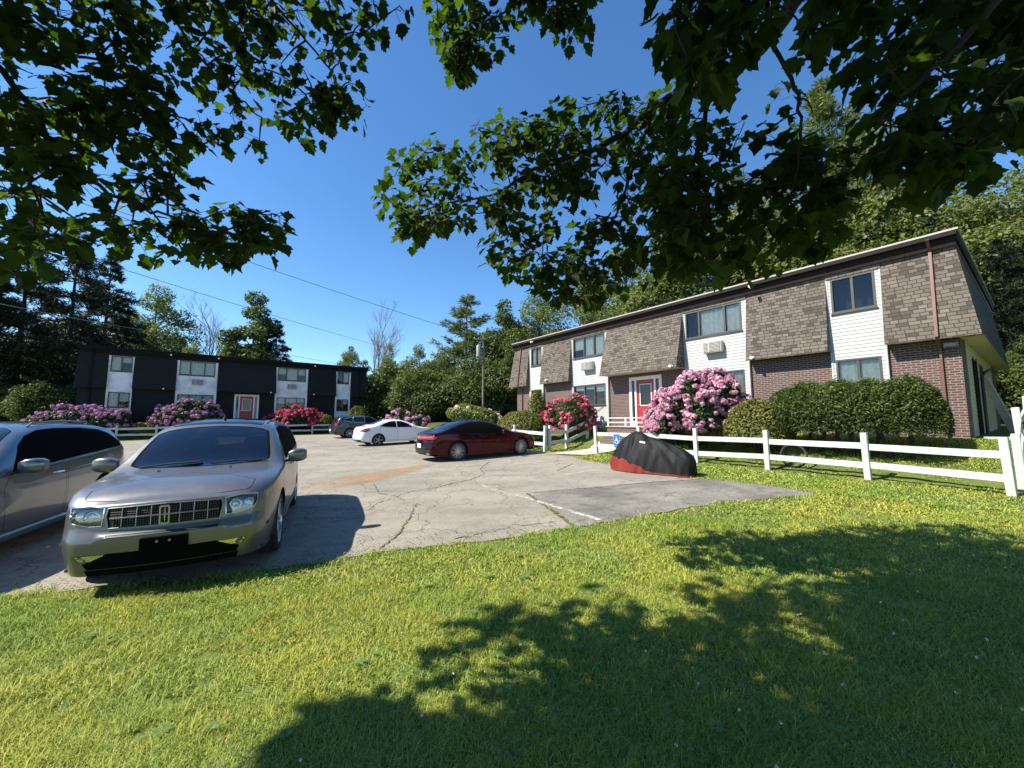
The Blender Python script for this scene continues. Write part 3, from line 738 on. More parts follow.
SUB = [4, 5, 4, 2, 4, 2, 3, 3]
ROWS = sum(SUB) + 1
ZONE_BELT, ZONE_RAIL = 15, 19      # curve index of the belt and of the roof rail
def car_shell(S):
    """Body surface of a car. X runs from the nose (0) to the tail (L). Returns a bmesh with layers zone: 1 flank, 2 side glass band,
    3 top, 4 nose cap, 5 tail cap."""
    L, HW = S['L'], S['W'] / 2
    xs = np.unique(np.concatenate([np.linspace(0, .5, 13), np.linspace(.5, L - .5, S.get('nx', 58)), np.linspace(L - .5, L, 13)]))
    K = lambda key: pchip([p[0] for p in S[key]], [p[1] for p in S[key]], xs)
    top, belt, plan, clr, tum = K('top'), K('belt'), K('plan'), K('clear'), K('tumble')
    bm = bmesh.new(); zl = bm.faces.layers.int.new('zone'); pl = bm.faces.layers.int.new('part')
    secs = []
    for i, x in enumerate(xs):
        w = HW * plan[i]; zt = top[i]; hoodf = max(0.0, 1 - max(0.0, zt - belt[i] - .12) / .1) * min(1, x / .3) * (1 if x < L * .4 else 0)
        glassy = max(0.0, min(1.0, (zt - belt[i] - .06) / .35))
        crown = .045 + .05 * glassy
        ze = zt - crown
        z3 = min(belt[i], ze - .035)
        w3 = w * (0.982 - .022 * glassy)
        y4 = w3 - .06 * (1 - glassy) - tum[i] * max(0, ze - z3 - .05) * 1.0 - .02
        z0 = clr[i]
        hb = z3 - z0
        P = [(w * .94, z0), (w * .978, z0 + .27 * hb), (w * .997, z0 + .66 * hb), (w3 + .5 * (w * .997 - w3) * .6, z3 - .045), (w3, z3), (y4, ze), (y4 - .07, ze + (zt - .016 - ze) * .42), (y4 * .56, zt - .016 + .012 * hoodf), (0, zt - .004 * hoodf)]
        c = catmull([np.array(p) for p in P], SUB)
        secs.append(c)
    def shift(x, z):
        s = 0.0
        f = max(0, 1 - x / .55)
        if f > 0: s -= f * (np.interp(z, S['nose'][0], S['nose'][1]) - S.get('nose_bulge', .08))
        g = max(0, 1 - (L - x) / .55)
        if g > 0: s += g * (np.interp(z, S['tail'][0], S['tail'][1]) - S.get('tail_bulge', .05))
        return s
    grid = []
    for i, x in enumerate(xs):
        right = [bm.verts.new((-(x + shift(x, z)), y, z)) for y, z in secs[i]]
        left = [bm.verts.new((-(x + shift(x, z)), -y, z)) for y, z in secs[i][:-1]]
        grid.append((right, left + [right[-1]]))
    for i in range(len(xs) - 1):
        for side in (0, 1):
            a, b = grid[i][side], grid[i + 1][side]
            for j in range(ROWS - 1):
                q = [a[j], b[j], b[j + 1], a[j + 1]] if side == 0 else [a[j], a[j + 1], b[j + 1], b[j]]
                f = bm.faces.new(q); f[zl] = 1 if j < ZONE_BELT else 2 if j < ZONE_RAIL - 0 else 3
    # nose and tail caps: rows up to the rail are spanned across, the last row joins the hood or deck edge
    M2 = ROWS - 1 - ZONE_RAIL      # columns from the rail to the centre
    for end, zone, bulge in ((0, 4, S.get('nose_bulge', .08)), (len(xs) - 1, 5, S.get('tail_bulge', .05))):
        rt, lf = grid[end]; sg = 1 if end == 0 else -1
        edge = [v.co.copy() for v in rt[ZONE_RAIL:]]            # rail..centre
        tops = rt[ZONE_RAIL:] + lf[ZONE_RAIL:-1][::-1]          # right rail .. centre .. left rail
        y4 = edge[0].y
        rows = []
        for j in range(ZONE_RAIL):
            v = rt[j].co; row = [rt[j]]
            for k in range(1, len(tops) - 1):
                t = tops[k].co.y / y4                            # 1 .. -1
                y = v.y * t
                fade = min(1.0, (ZONE_RAIL - j) / 2.5)
                crown_z = (tops[k].co.z - edge[0].z) * (j / ZONE_RAIL) ** 4
                row.append(bm.verts.new((v.x + sg * bulge * (1 - t * t) * fade, y, v.z + crown_z)))
            row.append(lf[j]); rows.append(row)
        rows.append(tops)
        # also push the leading edge of the hood forward so it meets the bulge
        for a, b in zip(rows, rows[1:]):
            for k in range(len(a) - 1):
                q = [a[k], b[k], b[k + 1], a[k + 1]]
                f = bm.faces.new(q if end == 0 else q[::-1]); f[zl] = zone
    # floor
    bmesh.ops.recalc_face_normals(bm, faces=bm.faces)
    cen = sum((f.calc_center_median().z * f.normal.z for f in bm.faces if f[zl] == 3), 0)
    if cen < 0:
        for f in bm.faces: f.normal_flip()
    bm.normal_update()
    return bm

AX = {'xz': (0, 2), 'yz': (1, 2), 'xy': (0, 1)}
def convex_sort(poly):
    a = sum(x0 * y1 - x1 * y0 for (x0, y0), (x1, y1) in zip(poly, poly[1:] + poly[:1]))
    return poly if a > 0 else poly[::-1]
def cut(bm, poly, proj, filt):
    """cut a convex polygon (in a projection) out of the faces that pass the filter; returns the faces inside"""
    ia, ib = AX[proj]; poly = convex_sort(list(poly))
    x0, x1 = min(p[0] for p in poly), max(p[0] for p in poly); y0, y1 = min(p[1] for p in poly), max(p[1] for p in poly)
    cur = []
    for f in bm.faces:
        if not filt(f): continue
        a = [v.co[ia] for v in f.verts]; b = [v.co[ib] for v in f.verts]
        if max(a) < x0 or min(a) > x1 or max(b) < y0 or min(b) > y1: continue
        cur.append(f)
    for (ax, ay), (bx, by) in zip(poly, poly[1:] + poly[:1]):
        dx, dy = bx - ax, by - ay; Ld = math.hypot(dx, dy)
        if Ld < 1e-7: continue
        co = [0, 0, 0]; no = [0, 0, 0]; co[ia], co[ib] = ax, ay; no[ia], no[ib] = -dy / Ld, dx / Ld
        geom = set(cur)
        for f in cur: geom.update(f.edges); geom.update(f.verts)
        r = bmesh.ops.bisect_plane(bm, geom=list(geom), dist=1e-6, plane_co=co, plane_no=no)
        fs = {g for g in r['geom'] if isinstance(g, bmesh.types.BMFace)} | {f for f in cur if f.is_valid}
        nv = Vector(no); cv = Vector(co)
        cur = [f for f in fs if f.is_valid and (f.calc_center_median() - cv).dot(nv) > 1e-7]
    return cur
def inset_poly(poly, d):
    poly = convex_sort(list(poly)); n = len(poly); out = []
    for i in range(n):
        p0, p1, p2 = Vector(poly[i - 1]), Vector(poly[i]), Vector(poly[(i + 1) % n])
        a = (p1 - p0).normalized(); b = (p2 - p1).normalized(); na, nb = Vector((-a.y, a.x)), Vector((-b.y, b.x))
        k = (na + nb); k = k / max(k.length_squared / 2, .3)
        out.append(tuple(p1 + k * d))
    return out
def rounded(poly, r=0.05, n=4):
    """round the corners of a convex polygon"""
    poly = list(poly); out = []; m = len(poly)
    for i in range(m):
        p0, p1, p2 = Vector(poly[i - 1]), Vector(poly[i]), Vector(poly[(i + 1) % m])
        ra = min(r, (p0 - p1).length * .45); rb = min(r, (p2 - p1).length * .45)
        a = p1 + (p0 - p1).normalized() * ra; b = p1 + (p2 - p1).normalized() * rb
        for k in range(n + 1):
            t = k / n; out.append(tuple(a * (1 - t)**2 + p1 * 2 * t * (1 - t) + b * t * t))
    return out

def split_parts(bm, table, root):
    """table: part id -> (name, materials, parent key). Faces become one mesh per id, keeping the body's smooth normals."""
    bm.normal_update(); pl = bm.faces.layers.int['part']
    objs = {}
    ids = sorted({f[pl] for f in bm.faces})
    for pid in ids:
        name, mats, par = table[pid]
        vm = {}; V = []; N = []; F = []
        for f in bm.faces:
            if f[pl] != pid: continue
            idx = []
            for v in f.verts:
                if v not in vm: vm[v] = len(V); V.append(tuple(v.co)); N.append(tuple(v.normal))
                idx.append(vm[v])
            F.append(idx)
        me = bpy.data.meshes.new(name); me.from_pydata(V, [], F)
        me.polygons.foreach_set('use_smooth', [True] * len(F)); me.update()
        me.normals_split_custom_set_from_vertices(N)
        objs[pid] = link_mesh(name, me, mats, None)
    for pid, o in objs.items():
        par = table[pid][2]; o.parent = root if par is None else objs.get(par, root)
    return objs
def rim_edges(bm, pid, r, mb, flt=None):
    """a thin bead along the border of a part"""
    pl = bm.faces.layers.int['part']
    for e in bm.edges:
        ids = [f[pl] for f in e.link_faces]
        if ids.count(pid) == 1 and (flt is None or flt(e)):
            a, b = e.verts[0].co, e.verts[1].co
            n = (e.verts[0].normal + e.verts[1].normal).normalized()
            if (b - a).length > 1e-4:
                d = (b - a).normalized() * r * .4
                mb.tube([a - d + n * r * .5, b + d + n * r * .5], r, 5, cap=False)

def wheel(root, pos, rad, wid, spokes, side, style, mat_rim):
    """side: +1 outer face toward +y"""
    w = empty('wheel', pos); w.parent = root
    t = MB(); rr = rad * .745
    prof = [(rr, -wid / 2 + .01), (rad * .93, -wid / 2), (rad * .985, -wid / 2 + .03), (rad, -wid / 4), (rad, wid / 4), (rad * .985, wid / 2 - .03), (rad * .93, wid / 2), (rr, wid / 2 - .01), (rr * .97, 0)]
    t.lathe(prof, 36, 'Y', closed=True); t.build('tyre', M['rubber'], w, True)
    o = wid / 2 * side
    m = MB()
    m.lathe([(rr * 1.0, o - .012 * side), (rr * .965, o - .004 * side), (rr * .93, o - .03 * side), (rr * .92, o - .14 * side)], 36, 'Y')
    for k in range(spokes):
        a = 2 * math.pi * k / spokes
        pr = []
        for q in style:       # angular offsets of the legs of one spoke
            for (r0, a0, w0, d0), (r1, a1, w1, d1) in zip(q, q[1:]):
                A = a + a0; B = a + a1
                p = [Vector((r0 * rr * math.cos(A), o - d0 * side, r0 * rr * math.sin(A))), Vector((r1 * rr * math.cos(B), o - d1 * side, r1 * rr * math.sin(B)))]
                m.bar(p[0], p[1], .03, w0 * rr) if False else m.tube(p, [w0 * rr, w1 * rr], 6)
    m.lathe([(0, o - .018 * side), (rr * .14, o - .02 * side), (rr * .2, o - .035 * side), (rr * .22, o - .08 * side)], 20, 'Y')
    m.build('rim', mat_rim, w, True)
    d = MB(); d.lathe([(0, o - .12 * side), (rr * .66, o - .12 * side), (rr * .66, o - .14 * side), (0, o - .14 * side)], 24, 'Y')
    d.lathe([(0, o - .17 * side), (rr * .95, o - .17 * side)], 24, 'Y')
    d.build('brake_disc', M['black'], w, True)
    return w
SP_SINGLE = [[(.15, 0, .085, .03), (.95, 0, .055, .03)]]
SP_TWIN = [[(.15, -.05, .06, .03), (.95, -.13, .05, .025)], [(.15, .05, .06, .03), (.95, .13, .05, .025)]]

def paint(name, col, rough=0.28, metal=0.6, flake=True, dust=0.15, coat=1.0):
    t = NT(name); c = t.coord()
    dn = t.ramp(t.noise(c, 1.6, 6, .65), [(.45, 0), (.75, 1)])
    base = t.mix(t.math('MULTIPLY', dn, dust), col, tuple(x * .55 + .12 for x in col))
    rg = t.math('ADD', rough, t.math('MULTIPLY', dn, .12))
    return t.done(t.bsdf(base, rg, metal, None, coat, .5))
M['gap'] = plain('panel_gap', (0.005, 0.005, 0.005), 0.95, spec=.05)
M['car_glass'] = glass_mat('tinted_car_glass', (0.05, 0.055, 0.06), 1.0, 0.035)
M['windscreen'] = glass_mat('windscreen_glass', (0.62, 0.68, 0.68), 1.0, 0.05)
M['lens'] = glass_mat('clear_lens', (0.85, 0.87, 0.88), 1.0, 0.10)
M['tail'] = plain('red_tail_lens', (0.30, 0.012, 0.015), 0.12, coat=1.0)
M['tail_clear'] = plain('pale_tail_lens', (0.5, 0.35, 0.34), 0.12, coat=1.0)
M['amber'] = plain('amber_lens', (0.55, 0.17, 0.02), 0.2, coat=1.0)
M['plate'] = plain('number_plate', (0.75, 0.75, 0.73), 0.5)
M['seat'] = plain('grey_leather', (0.19, 0.175, 0.155), 0.6)
M['dash'] = plain('dark_dash', (0.05, 0.048, 0.045), 0.6)

def make_car(S, loc, heading, label, group='cars parked in the lot'):
    """origin midway between the axles on the ground, nose toward +x"""
    root = empty(S['name'], (loc[0], loc[1], gz(*loc)), math.atan2(heading[1], heading[0]))
    # tilt with the lot
    e = 1.5; fx, fy = heading
    pz = (gz(loc[0] + fx * e, loc[1] + fy * e) - gz(loc[0] - fx * e, loc[1] - fy * e)) / (2 * e)
    qz = (gz(loc[0] - fy * e, loc[1] + fx * e) - gz(loc[0] + fy * e, loc[1] - fx * e)) / (2 * e)
    root.rotation_euler = (math.atan(qz), -math.atan(pz), math.atan2(fy, fx))
    tag(root, label, S.get('cat', 'car'), group)
    inner = root
    bm = car_shell(S); zl = bm.faces.layers.int['zone']; pl = bm.faces.layers.int['part']
    L = S['L']; x0 = S['front'] + S['wb'] / 2       # shell x is -X; shift so the origin is between the axles
    for v in bm.verts: v.co.x += x0
    X = lambda q: x0 - q                             # distance from nose -> local x
    P = lambda poly: [(X(a), b) for a, b in poly]
    table = {0: ('body', S['paint'], None), 1: ('panel_gap', M['gap'], None)}
    nid = [10]
    def new(name, mat, par=None):
        nid[0] += 1; table[nid[0]] = (name, mat, par); return nid[0]
    # wheel arches
    for xw in (S['front'], S['front'] + S['wb']):
        for sd in (1, -1):
            R_ = S['arch']; c = [(X(xw) + R_ * math.cos(a), S['rad'] + R_ * math.sin(a)) for a in np.linspace(0, 2 * math.pi, 28, endpoint=False)]
            fs = cut(bm, c, 'xz', lambda f: f[zl] == 1 and f.calc_center_median().y * sd > .3)
            lip = []
            bmesh.ops.delete(bm, geom=fs, context='FACES')
    beads = []
    def panel(name, mat, poly, proj, filt, gap=.006, par=None, r=0.0, bead=None):
        """bead: (radius, material) of a trim along the border"""
        if r: poly = rounded(poly, r)
        pid = new(name, mat, par)
        fs = cut(bm, poly, proj, lambda f: f[pl] == 0 and filt(f))
        if not fs: return pid
        if gap:
            for f in fs: f[pl] = 1
            keep = set(fs)
            inn = cut(bm, inset_poly(poly, gap), proj, lambda f: f[pl] == 1 and f in keep or (f[pl] == 1 and filt(f)))
            for f in inn: f[pl] = pid
        else:
            for f in fs: f[pl] = pid
        if bead: beads.append((pid, bead))
        return pid
    # glass
    wsl = S['windscreen']; rw = S['rear_window']
    panel('windscreen', S.get('ws_mat', M['windscreen']), P(wsl), 'xy', lambda f: f[zl] == 3, S.get('frit', .012), r=.025)
    panel('rear_window', M['car_glass'], P(rw), 'xy', lambda f: f[zl] == 3, 0.010, r=.05)
    for poly in S['side_glass']:
        for sd in (1, -1):
            panel('side_window', S.get('side_mat', M['car_glass']), P(poly), 'xz', lambda f: f[zl] in (2, 1) and f.calc_center_median().y * sd > .2 and f.normal.y * sd > .3, .008, r=.035,
                  bead=S.get('window_bead'))
    if 'moonroof' in S:
        panel('glass_roof', M['car_glass'], P(S['moonroof']), 'xy', lambda f: f[zl] == 3 and f.normal.z > .8, .008, r=.05)
    # lamps, grille and lower intake on the nose; lamps and plate on the tail
    front = lambda f: f.normal.x > .12 and f[zl] in (1, 4, 3, 2)
    back = lambda f: f.normal.x < -.12 and f[zl] in (1, 5, 3, 2)
    for nm, mat, poly, mir, bead, lim in S['nose_cuts']:
        for sd in ((1, -1) if mir else (1,)):
            panel(nm, mat, [(sd * y, z) for y, z in poly], 'yz', lambda f: front(f) and f.calc_center_median().x > X(lim), .005, bead=bead)
    for nm, mat, poly, mir, bead, lim in S['tail_cuts']:
        for sd in ((1, -1) if mir else (1,)):
            panel(nm, mat, [(sd * y, z) for y, z in poly], 'yz', lambda f: back(f) and f.calc_center_median().x < X(L - lim), .005, bead=bead)
    for nm, mat, poly in S.get('side_cuts', []):
        for sd in (1, -1):
            panel(nm, mat, P(poly), 'xz', lambda f: f[zl] == 1 and f.calc_center_median().y * sd > .2, 0.0)
    doors = []
    for poly in S['doors']:
        for sd in (1, -1):
            doors.append((poly, sd, panel('door', S['paint'], P(poly), 'xz', lambda f: f[zl] in (1, 2) and f.calc_center_median().y * sd > .2 and f.normal.y * sd > .2, .007, r=.05)))
    if 'hood' in S:
        panel('hood', S['paint'], P(S['hood']), 'xy', lambda f: f[zl] in (3, 2) and f.normal.z > .4, .008, r=.06)
    # dark lower cladding
    # surface points for the fittings
    from mathutils.bvhtree import BVHTree
    tree = BVHTree.FromBMesh(bm)
    def surf(X_, z, sd, off=0.0):
        h = tree.ray_cast(Vector((X(X_), sd * 3, z)), Vector((0, -sd, 0)))
        return (h[0] + h[1] * off, h[1]) if h[0] else (Vector((X(X_), sd * S['W'] / 2, z)), Vector((0, sd, 0)))
    bm.normal_update()
    for pid, (r, mt) in beads: pass
    bead_mb = {}
    for pid, (r, mt) in beads:
        mb = bead_mb.setdefault(mt.name, (MB(), mt))[0]; rim_edges(bm, pid, r, mb)
    objs = split_parts(bm, table, inner)
    if not any(f for f in bm.faces if f[pl] == 1): pass
    for mb, mt in bead_mb.values():
        if mb.v: mb.build('bright_trim', mt, inner, True, recalc=False)
    # belly pan, wheel wells
    m = MB(); m.bx(X(L - .25), X(.25), -S['W'] / 2 * .86, S['W'] / 2 * .86, S['belly'], S['belly'] + .02)
    for xw in (S['front'], S['front'] + S['wb']):
        for sd in (1, -1):
            prof = []
            for a in np.linspace(-.35, math.pi + .35, 18): prof.append((X(xw) + S['arch'] * 1.015 * math.cos(a), S['rad'] + S['arch'] * 1.015 * math.sin(a)))
            ya, yb = sd * (S['W'] / 2 * .955), sd * (S['W'] / 2 - .36)
            vs = [(x, ya, z) for x, z in prof] + [(x, yb, z) for x, z in prof]; n = len(prof)
            m.add(vs, [(i, i + 1, n + i + 1, n + i) for i in range(n - 1)] + [tuple(range(n, 2 * n))])
    m.build('underbody', M['black'], inner, recalc=False)
    for xw in (S['front'], S['front'] + S['wb']):
        for sd in (1, -1):
            wheel(inner, (X(xw), sd * (S['W'] / 2 - .015 - S['tw'] / 2 - .015), S['rad']), S['rad'], S['tw'], S['spokes'], sd, S['spoke'], S.get('rim_mat', M['alloy']))
    # door handles
    for poly, sd, pid in doors:
        hx = max(p[0] for p in poly) - S.get('handle_in', .22); hz = S['handle_z']
        c, n = surf(hx, hz, sd, .03); m = MB()
        a, b = surf(hx - .10, hz, sd, .0)[0], surf(hx + .10, hz, sd, 0)[0]
        m.tube([a, a + n * .035 + Vector((-.02, 0, 0)), c, b + n * .035 + Vector((.02, 0, 0)), b], [.011, .012, .013, .012, .011], 8)
        m.build('handle', S.get('handle_mat', M['chrome']), objs.get(pid, inner), True)
    # mirrors
    mx, mz, my = S['mirror']
    for sd in (1, -1):
        m = MB(); prof = []
        for k in range(7):
            t = k / 6; sc_ = [.55, .85, .97, 1.0, .97, .88, .60][k]
            ring = []
            for a in np.linspace(0, 2 * math.pi, 14, endpoint=False):
                q = math.copysign(abs(math.cos(a)) ** .45, math.cos(a)), math.copysign(abs(math.sin(a)) ** .45, math.sin(a))
                ring.append((X(mx) + .085 * q[0] * sc_ - .03 * (t - .5), sd * (my - .02 + .24 * t), mz + .095 * q[1] * sc_ + .01 * t))
            prof.append(ring)
        vs = [p for r_ in prof for p in r_]; fs = [(k * 14 + i, k * 14 + (i + 1) % 14, k * 14 + 14 + (i + 1) % 14, k * 14 + 14 + i) for k in range(6) for i in range(14)]
        fs += [tuple(range(14)), tuple(range(6 * 14, 7 * 14))]
        m.add(vs, fs); mo = m.build('wing_mirror', S.get('mirror_mat', S['paint']), inner, True)
        m = MB(); m.bx(X(mx) - .03, X(mx) + .05, min(sd * (my - .16), sd * (my + .02)), max(sd * (my - .16), sd * (my + .02)), mz - .085, mz - .05); m.build('stalk', M['black'], mo, bevel=.01)
        m = MB(); m.box((X(mx) - .088, sd * (my + .10), mz), (.004, .19, .12)); m.build('mirror_glass', M['chrome'], mo)
    # plate(s)
    if 'plate_z' in S:
        h = tree.ray_cast(Vector((X(L) - 2, 0, S['plate_z'])), Vector((1, 0, 0))); xx = h[0].x if h[0] else X(L)
        m = MB(); m.bx(xx - .02, xx - .006, -.155, .155, S['plate_z'] - .078, S['plate_z'] + .078); m.build('number_plate', M['plate'], inner)
    S['_surf'] = surf; S['_X'] = X; S['_tree'] = tree; S['_inner'] = inner
    return root

def interior(S, inner, X, full=True):
    for sd in (1, -1):
        m = MB(); m.box((X(S['seat'][0]), sd * .37, .62), (.5, .50, .16)); 
        M_ = Matrix.Rotation(-.25, 3, 'Y'); m.box((X(S['seat'][0] + .32), sd * .37, .95), (.14, .48, .62), M_)
        m.box((X(S['seat'][0] + .42), sd * .37, 1.33), (.10, .27, .18), M_)
        m.build('front_seat', M['seat'], inner, bevel=.04)
    m = MB(); m.box((X(S['seat'][1]), 0, .62), (.5, 1.35, .16)); m.box((X(S['seat'][1] + .3), 0, .95), (.14, 1.35, .62), Matrix.Rotation(-.25, 3, 'Y'))
    for y in (-.42, .42): m.box((X(S['seat'][1] + .40), y, 1.30), (.10, .27, .16))
    m.build('rear_seat', M['seat'], inner, bevel=.04)
    m = MB(); m.box((X(S['dash'][0]), 0, S['dash'][1] - .12), (.5, S['W'] * .80, .2)); m.build('dashboard', M['dash'], inner, bevel=.06)
    m = MB(); pts = []
    for a in np.linspace(0, 2 * math.pi, 25): pts.append((X(S['dash'][0] + .42) + .07 * math.sin(a), .38 + .185 * math.cos(a), S['dash'][1] - .08 + .17 * math.sin(a)))
    m.tube(pts, .016, 8, False); m.bar(pts[0], pts[12], .03, .02); m.build('steering_wheel', M['black'], inner, True)
    m = MB(); m.bx(X(S['seat'][1] + .5), X(S['dash'][0] - .2), -S['W'] * .42, S['W'] * .42, .45, .47); m.build('cabin_floor', M['dash'], inner)
    m = MB(); m.box((X(S['rear_mirror'][0]), 0, S['rear_mirror'][1]), (.02, .24, .065)); m.build('rear_view_mirror', M['black'], inner, bevel=.01)

# ---- silver crossover, nose toward the lawn
P_SILVER = paint('silver_gold_paint', (0.165, 0.166, 0.166), .36, .7, dust=.35, coat=.55)
MKX = dict(name='parked_car', cat='crossover', paint=P_SILVER, L=4.74, W=1.925, front=.95, wb=2.825, rad=.37, tw=.245, arch=.43, belly=.26,
    top=[(0, .945), (.12, .995), (.35, 1.04), (.8, 1.09), (1.2, 1.135), (1.32, 1.18), (1.6, 1.38), (1.95, 1.58), (2.2, 1.675), (2.5, 1.712), (2.9, 1.722), (3.5, 1.69), (4.0, 1.645), (4.25, 1.58), (4.52, 1.30), (4.62, 1.19), (4.74, 1.12)],
    belt=[(0, .86), (.5, .97), (1.2, 1.06), (2.2, 1.10), (3.4, 1.14), (4.2, 1.19), (4.74, 1.15)],
    plan=[(0, .745), (.06, .81), (.16, .875), (.35, .93), (.8, .982), (1.6, 1), (3.4, 1), (4.2, .965), (4.55, .90), (4.69, .84), (4.74, .79)],
    clear=[(0, .235), (.3, .245), (1, .235), (3.6, .24), (4.4, .29), (4.74, .34)], tumble=[(0, .5), (1.3, .5), (2, .50), (3.5, .52), (4.3, .5), (4.74, .4)],
    nose=([.2, .30, .44, .56, .605, .65, .80, .93], [-.03, .0, .04, .05, .045, -.005, -.02, -.05]), tail=([.2, .4, .62, .8, 1.1], [0, .05, .04, -.03, -.10]), nose_bulge=.10, tail_bulge=.07,
    windscreen=[(1.13, 0), (1.145, .35), (1.21, .60), (1.32, .74), (1.40, .75), (1.95, .665), (2.0, .56), (2.03, 0), (2.0, -.56), (1.95, -.665), (1.40, -.75), (1.32, -.74), (1.21, -.60), (1.145, -.35)],
    rear_window=[(4.22, 0), (4.24, .48), (4.5, .56), (4.56, 0), (4.5, -.56), (4.24, -.48)],
    moonroof=[(2.10, .56), (3.55, .48), (3.55, -.48), (2.10, -.56)],
    side_glass=[[(1.62, 1.10), (4.02, 1.195), (3.95, 1.45), (3.54, 1.55), (2.9, 1.585), (2.28, 1.555), (2.0, 1.42)]],
    side_mat=M['car_glass'],
    doors=[[(1.50, .36), (2.62, .34), (2.64, 1.10), (1.58, 1.075), (1.44, .9)], [(2.655, .34), (3.40, .34), (3.72, .80), (3.72, 1.135), (2.675, 1.11)]],
    hood=[(.13, 0), (.145, .45), (.20, .70), (1.26, .80), (1.12, .55), (1.085, 0), (1.12, -.55), (1.26, -.80), (.20, -.70), (.145, -.45)],
    nose_cuts=[('grille', M['intake'], [(-.455, .675), (.455, .675), (.475, .80), (.465, .872), (0, .885), (-.465, .872), (-.475, .80)], False, (.006, M['dull_chrome']), .6),
               ('headlight', M['lens'], [(.495, .70), (.60, .70), (.74, .735), (.775, .80), (.775, .885), (.62, .895), (.485, .878)], True, (.005, M['chrome']), .8),
               ('bumper_slot', M['black'], [(-.44, .598), (.44, .598), (.455, .622), (-.455, .622)], False, None, .5),
               ('lower_intake', M['intake'], [(-.60, .30), (.60, .30), (.63, .36), (.43, .455), (-.43, .455), (-.63, .36)], False, None, .5),
               ('fog_lamp', M['chrome'], [(.45, .375), (.66, .385), (.69, .445), (.45, .45)], True, None, .6),
               ('lower_bumper', M['intake'], [(-.60, .225), (.60, .225), (.62, .298), (-.62, .298)], False, None, .5)],
    tail_cuts=[('tail_light', M['tail'], [(.55, .95), (.84, .93), (.86, 1.06), (.6, 1.10)], True, None, .5)],
    handle_z=.97, mirror=(1.62, 1.155, .98), spokes=8, spoke=SP_SINGLE, frit=.032, seat=(2.15, 3.05), dash=(1.62, 1.10), rear_mirror=(1.98, 1.50))
HD = Vector((.42, -.9075)).normalized(); HR = Vector((-HD.y, HD.x))     # HR: the car's own left
fa = Vector((-3.064, 5.386)) - HR * .93 * 1.0       # front axle centre from the tyre seen on the right
lc = fa - HD * 2.825 / 2
mkx = make_car(MKX, (lc.x, lc.y), (HD.x, HD.y), 'silver crossover with chrome grille, nose to the grass, nearest car')
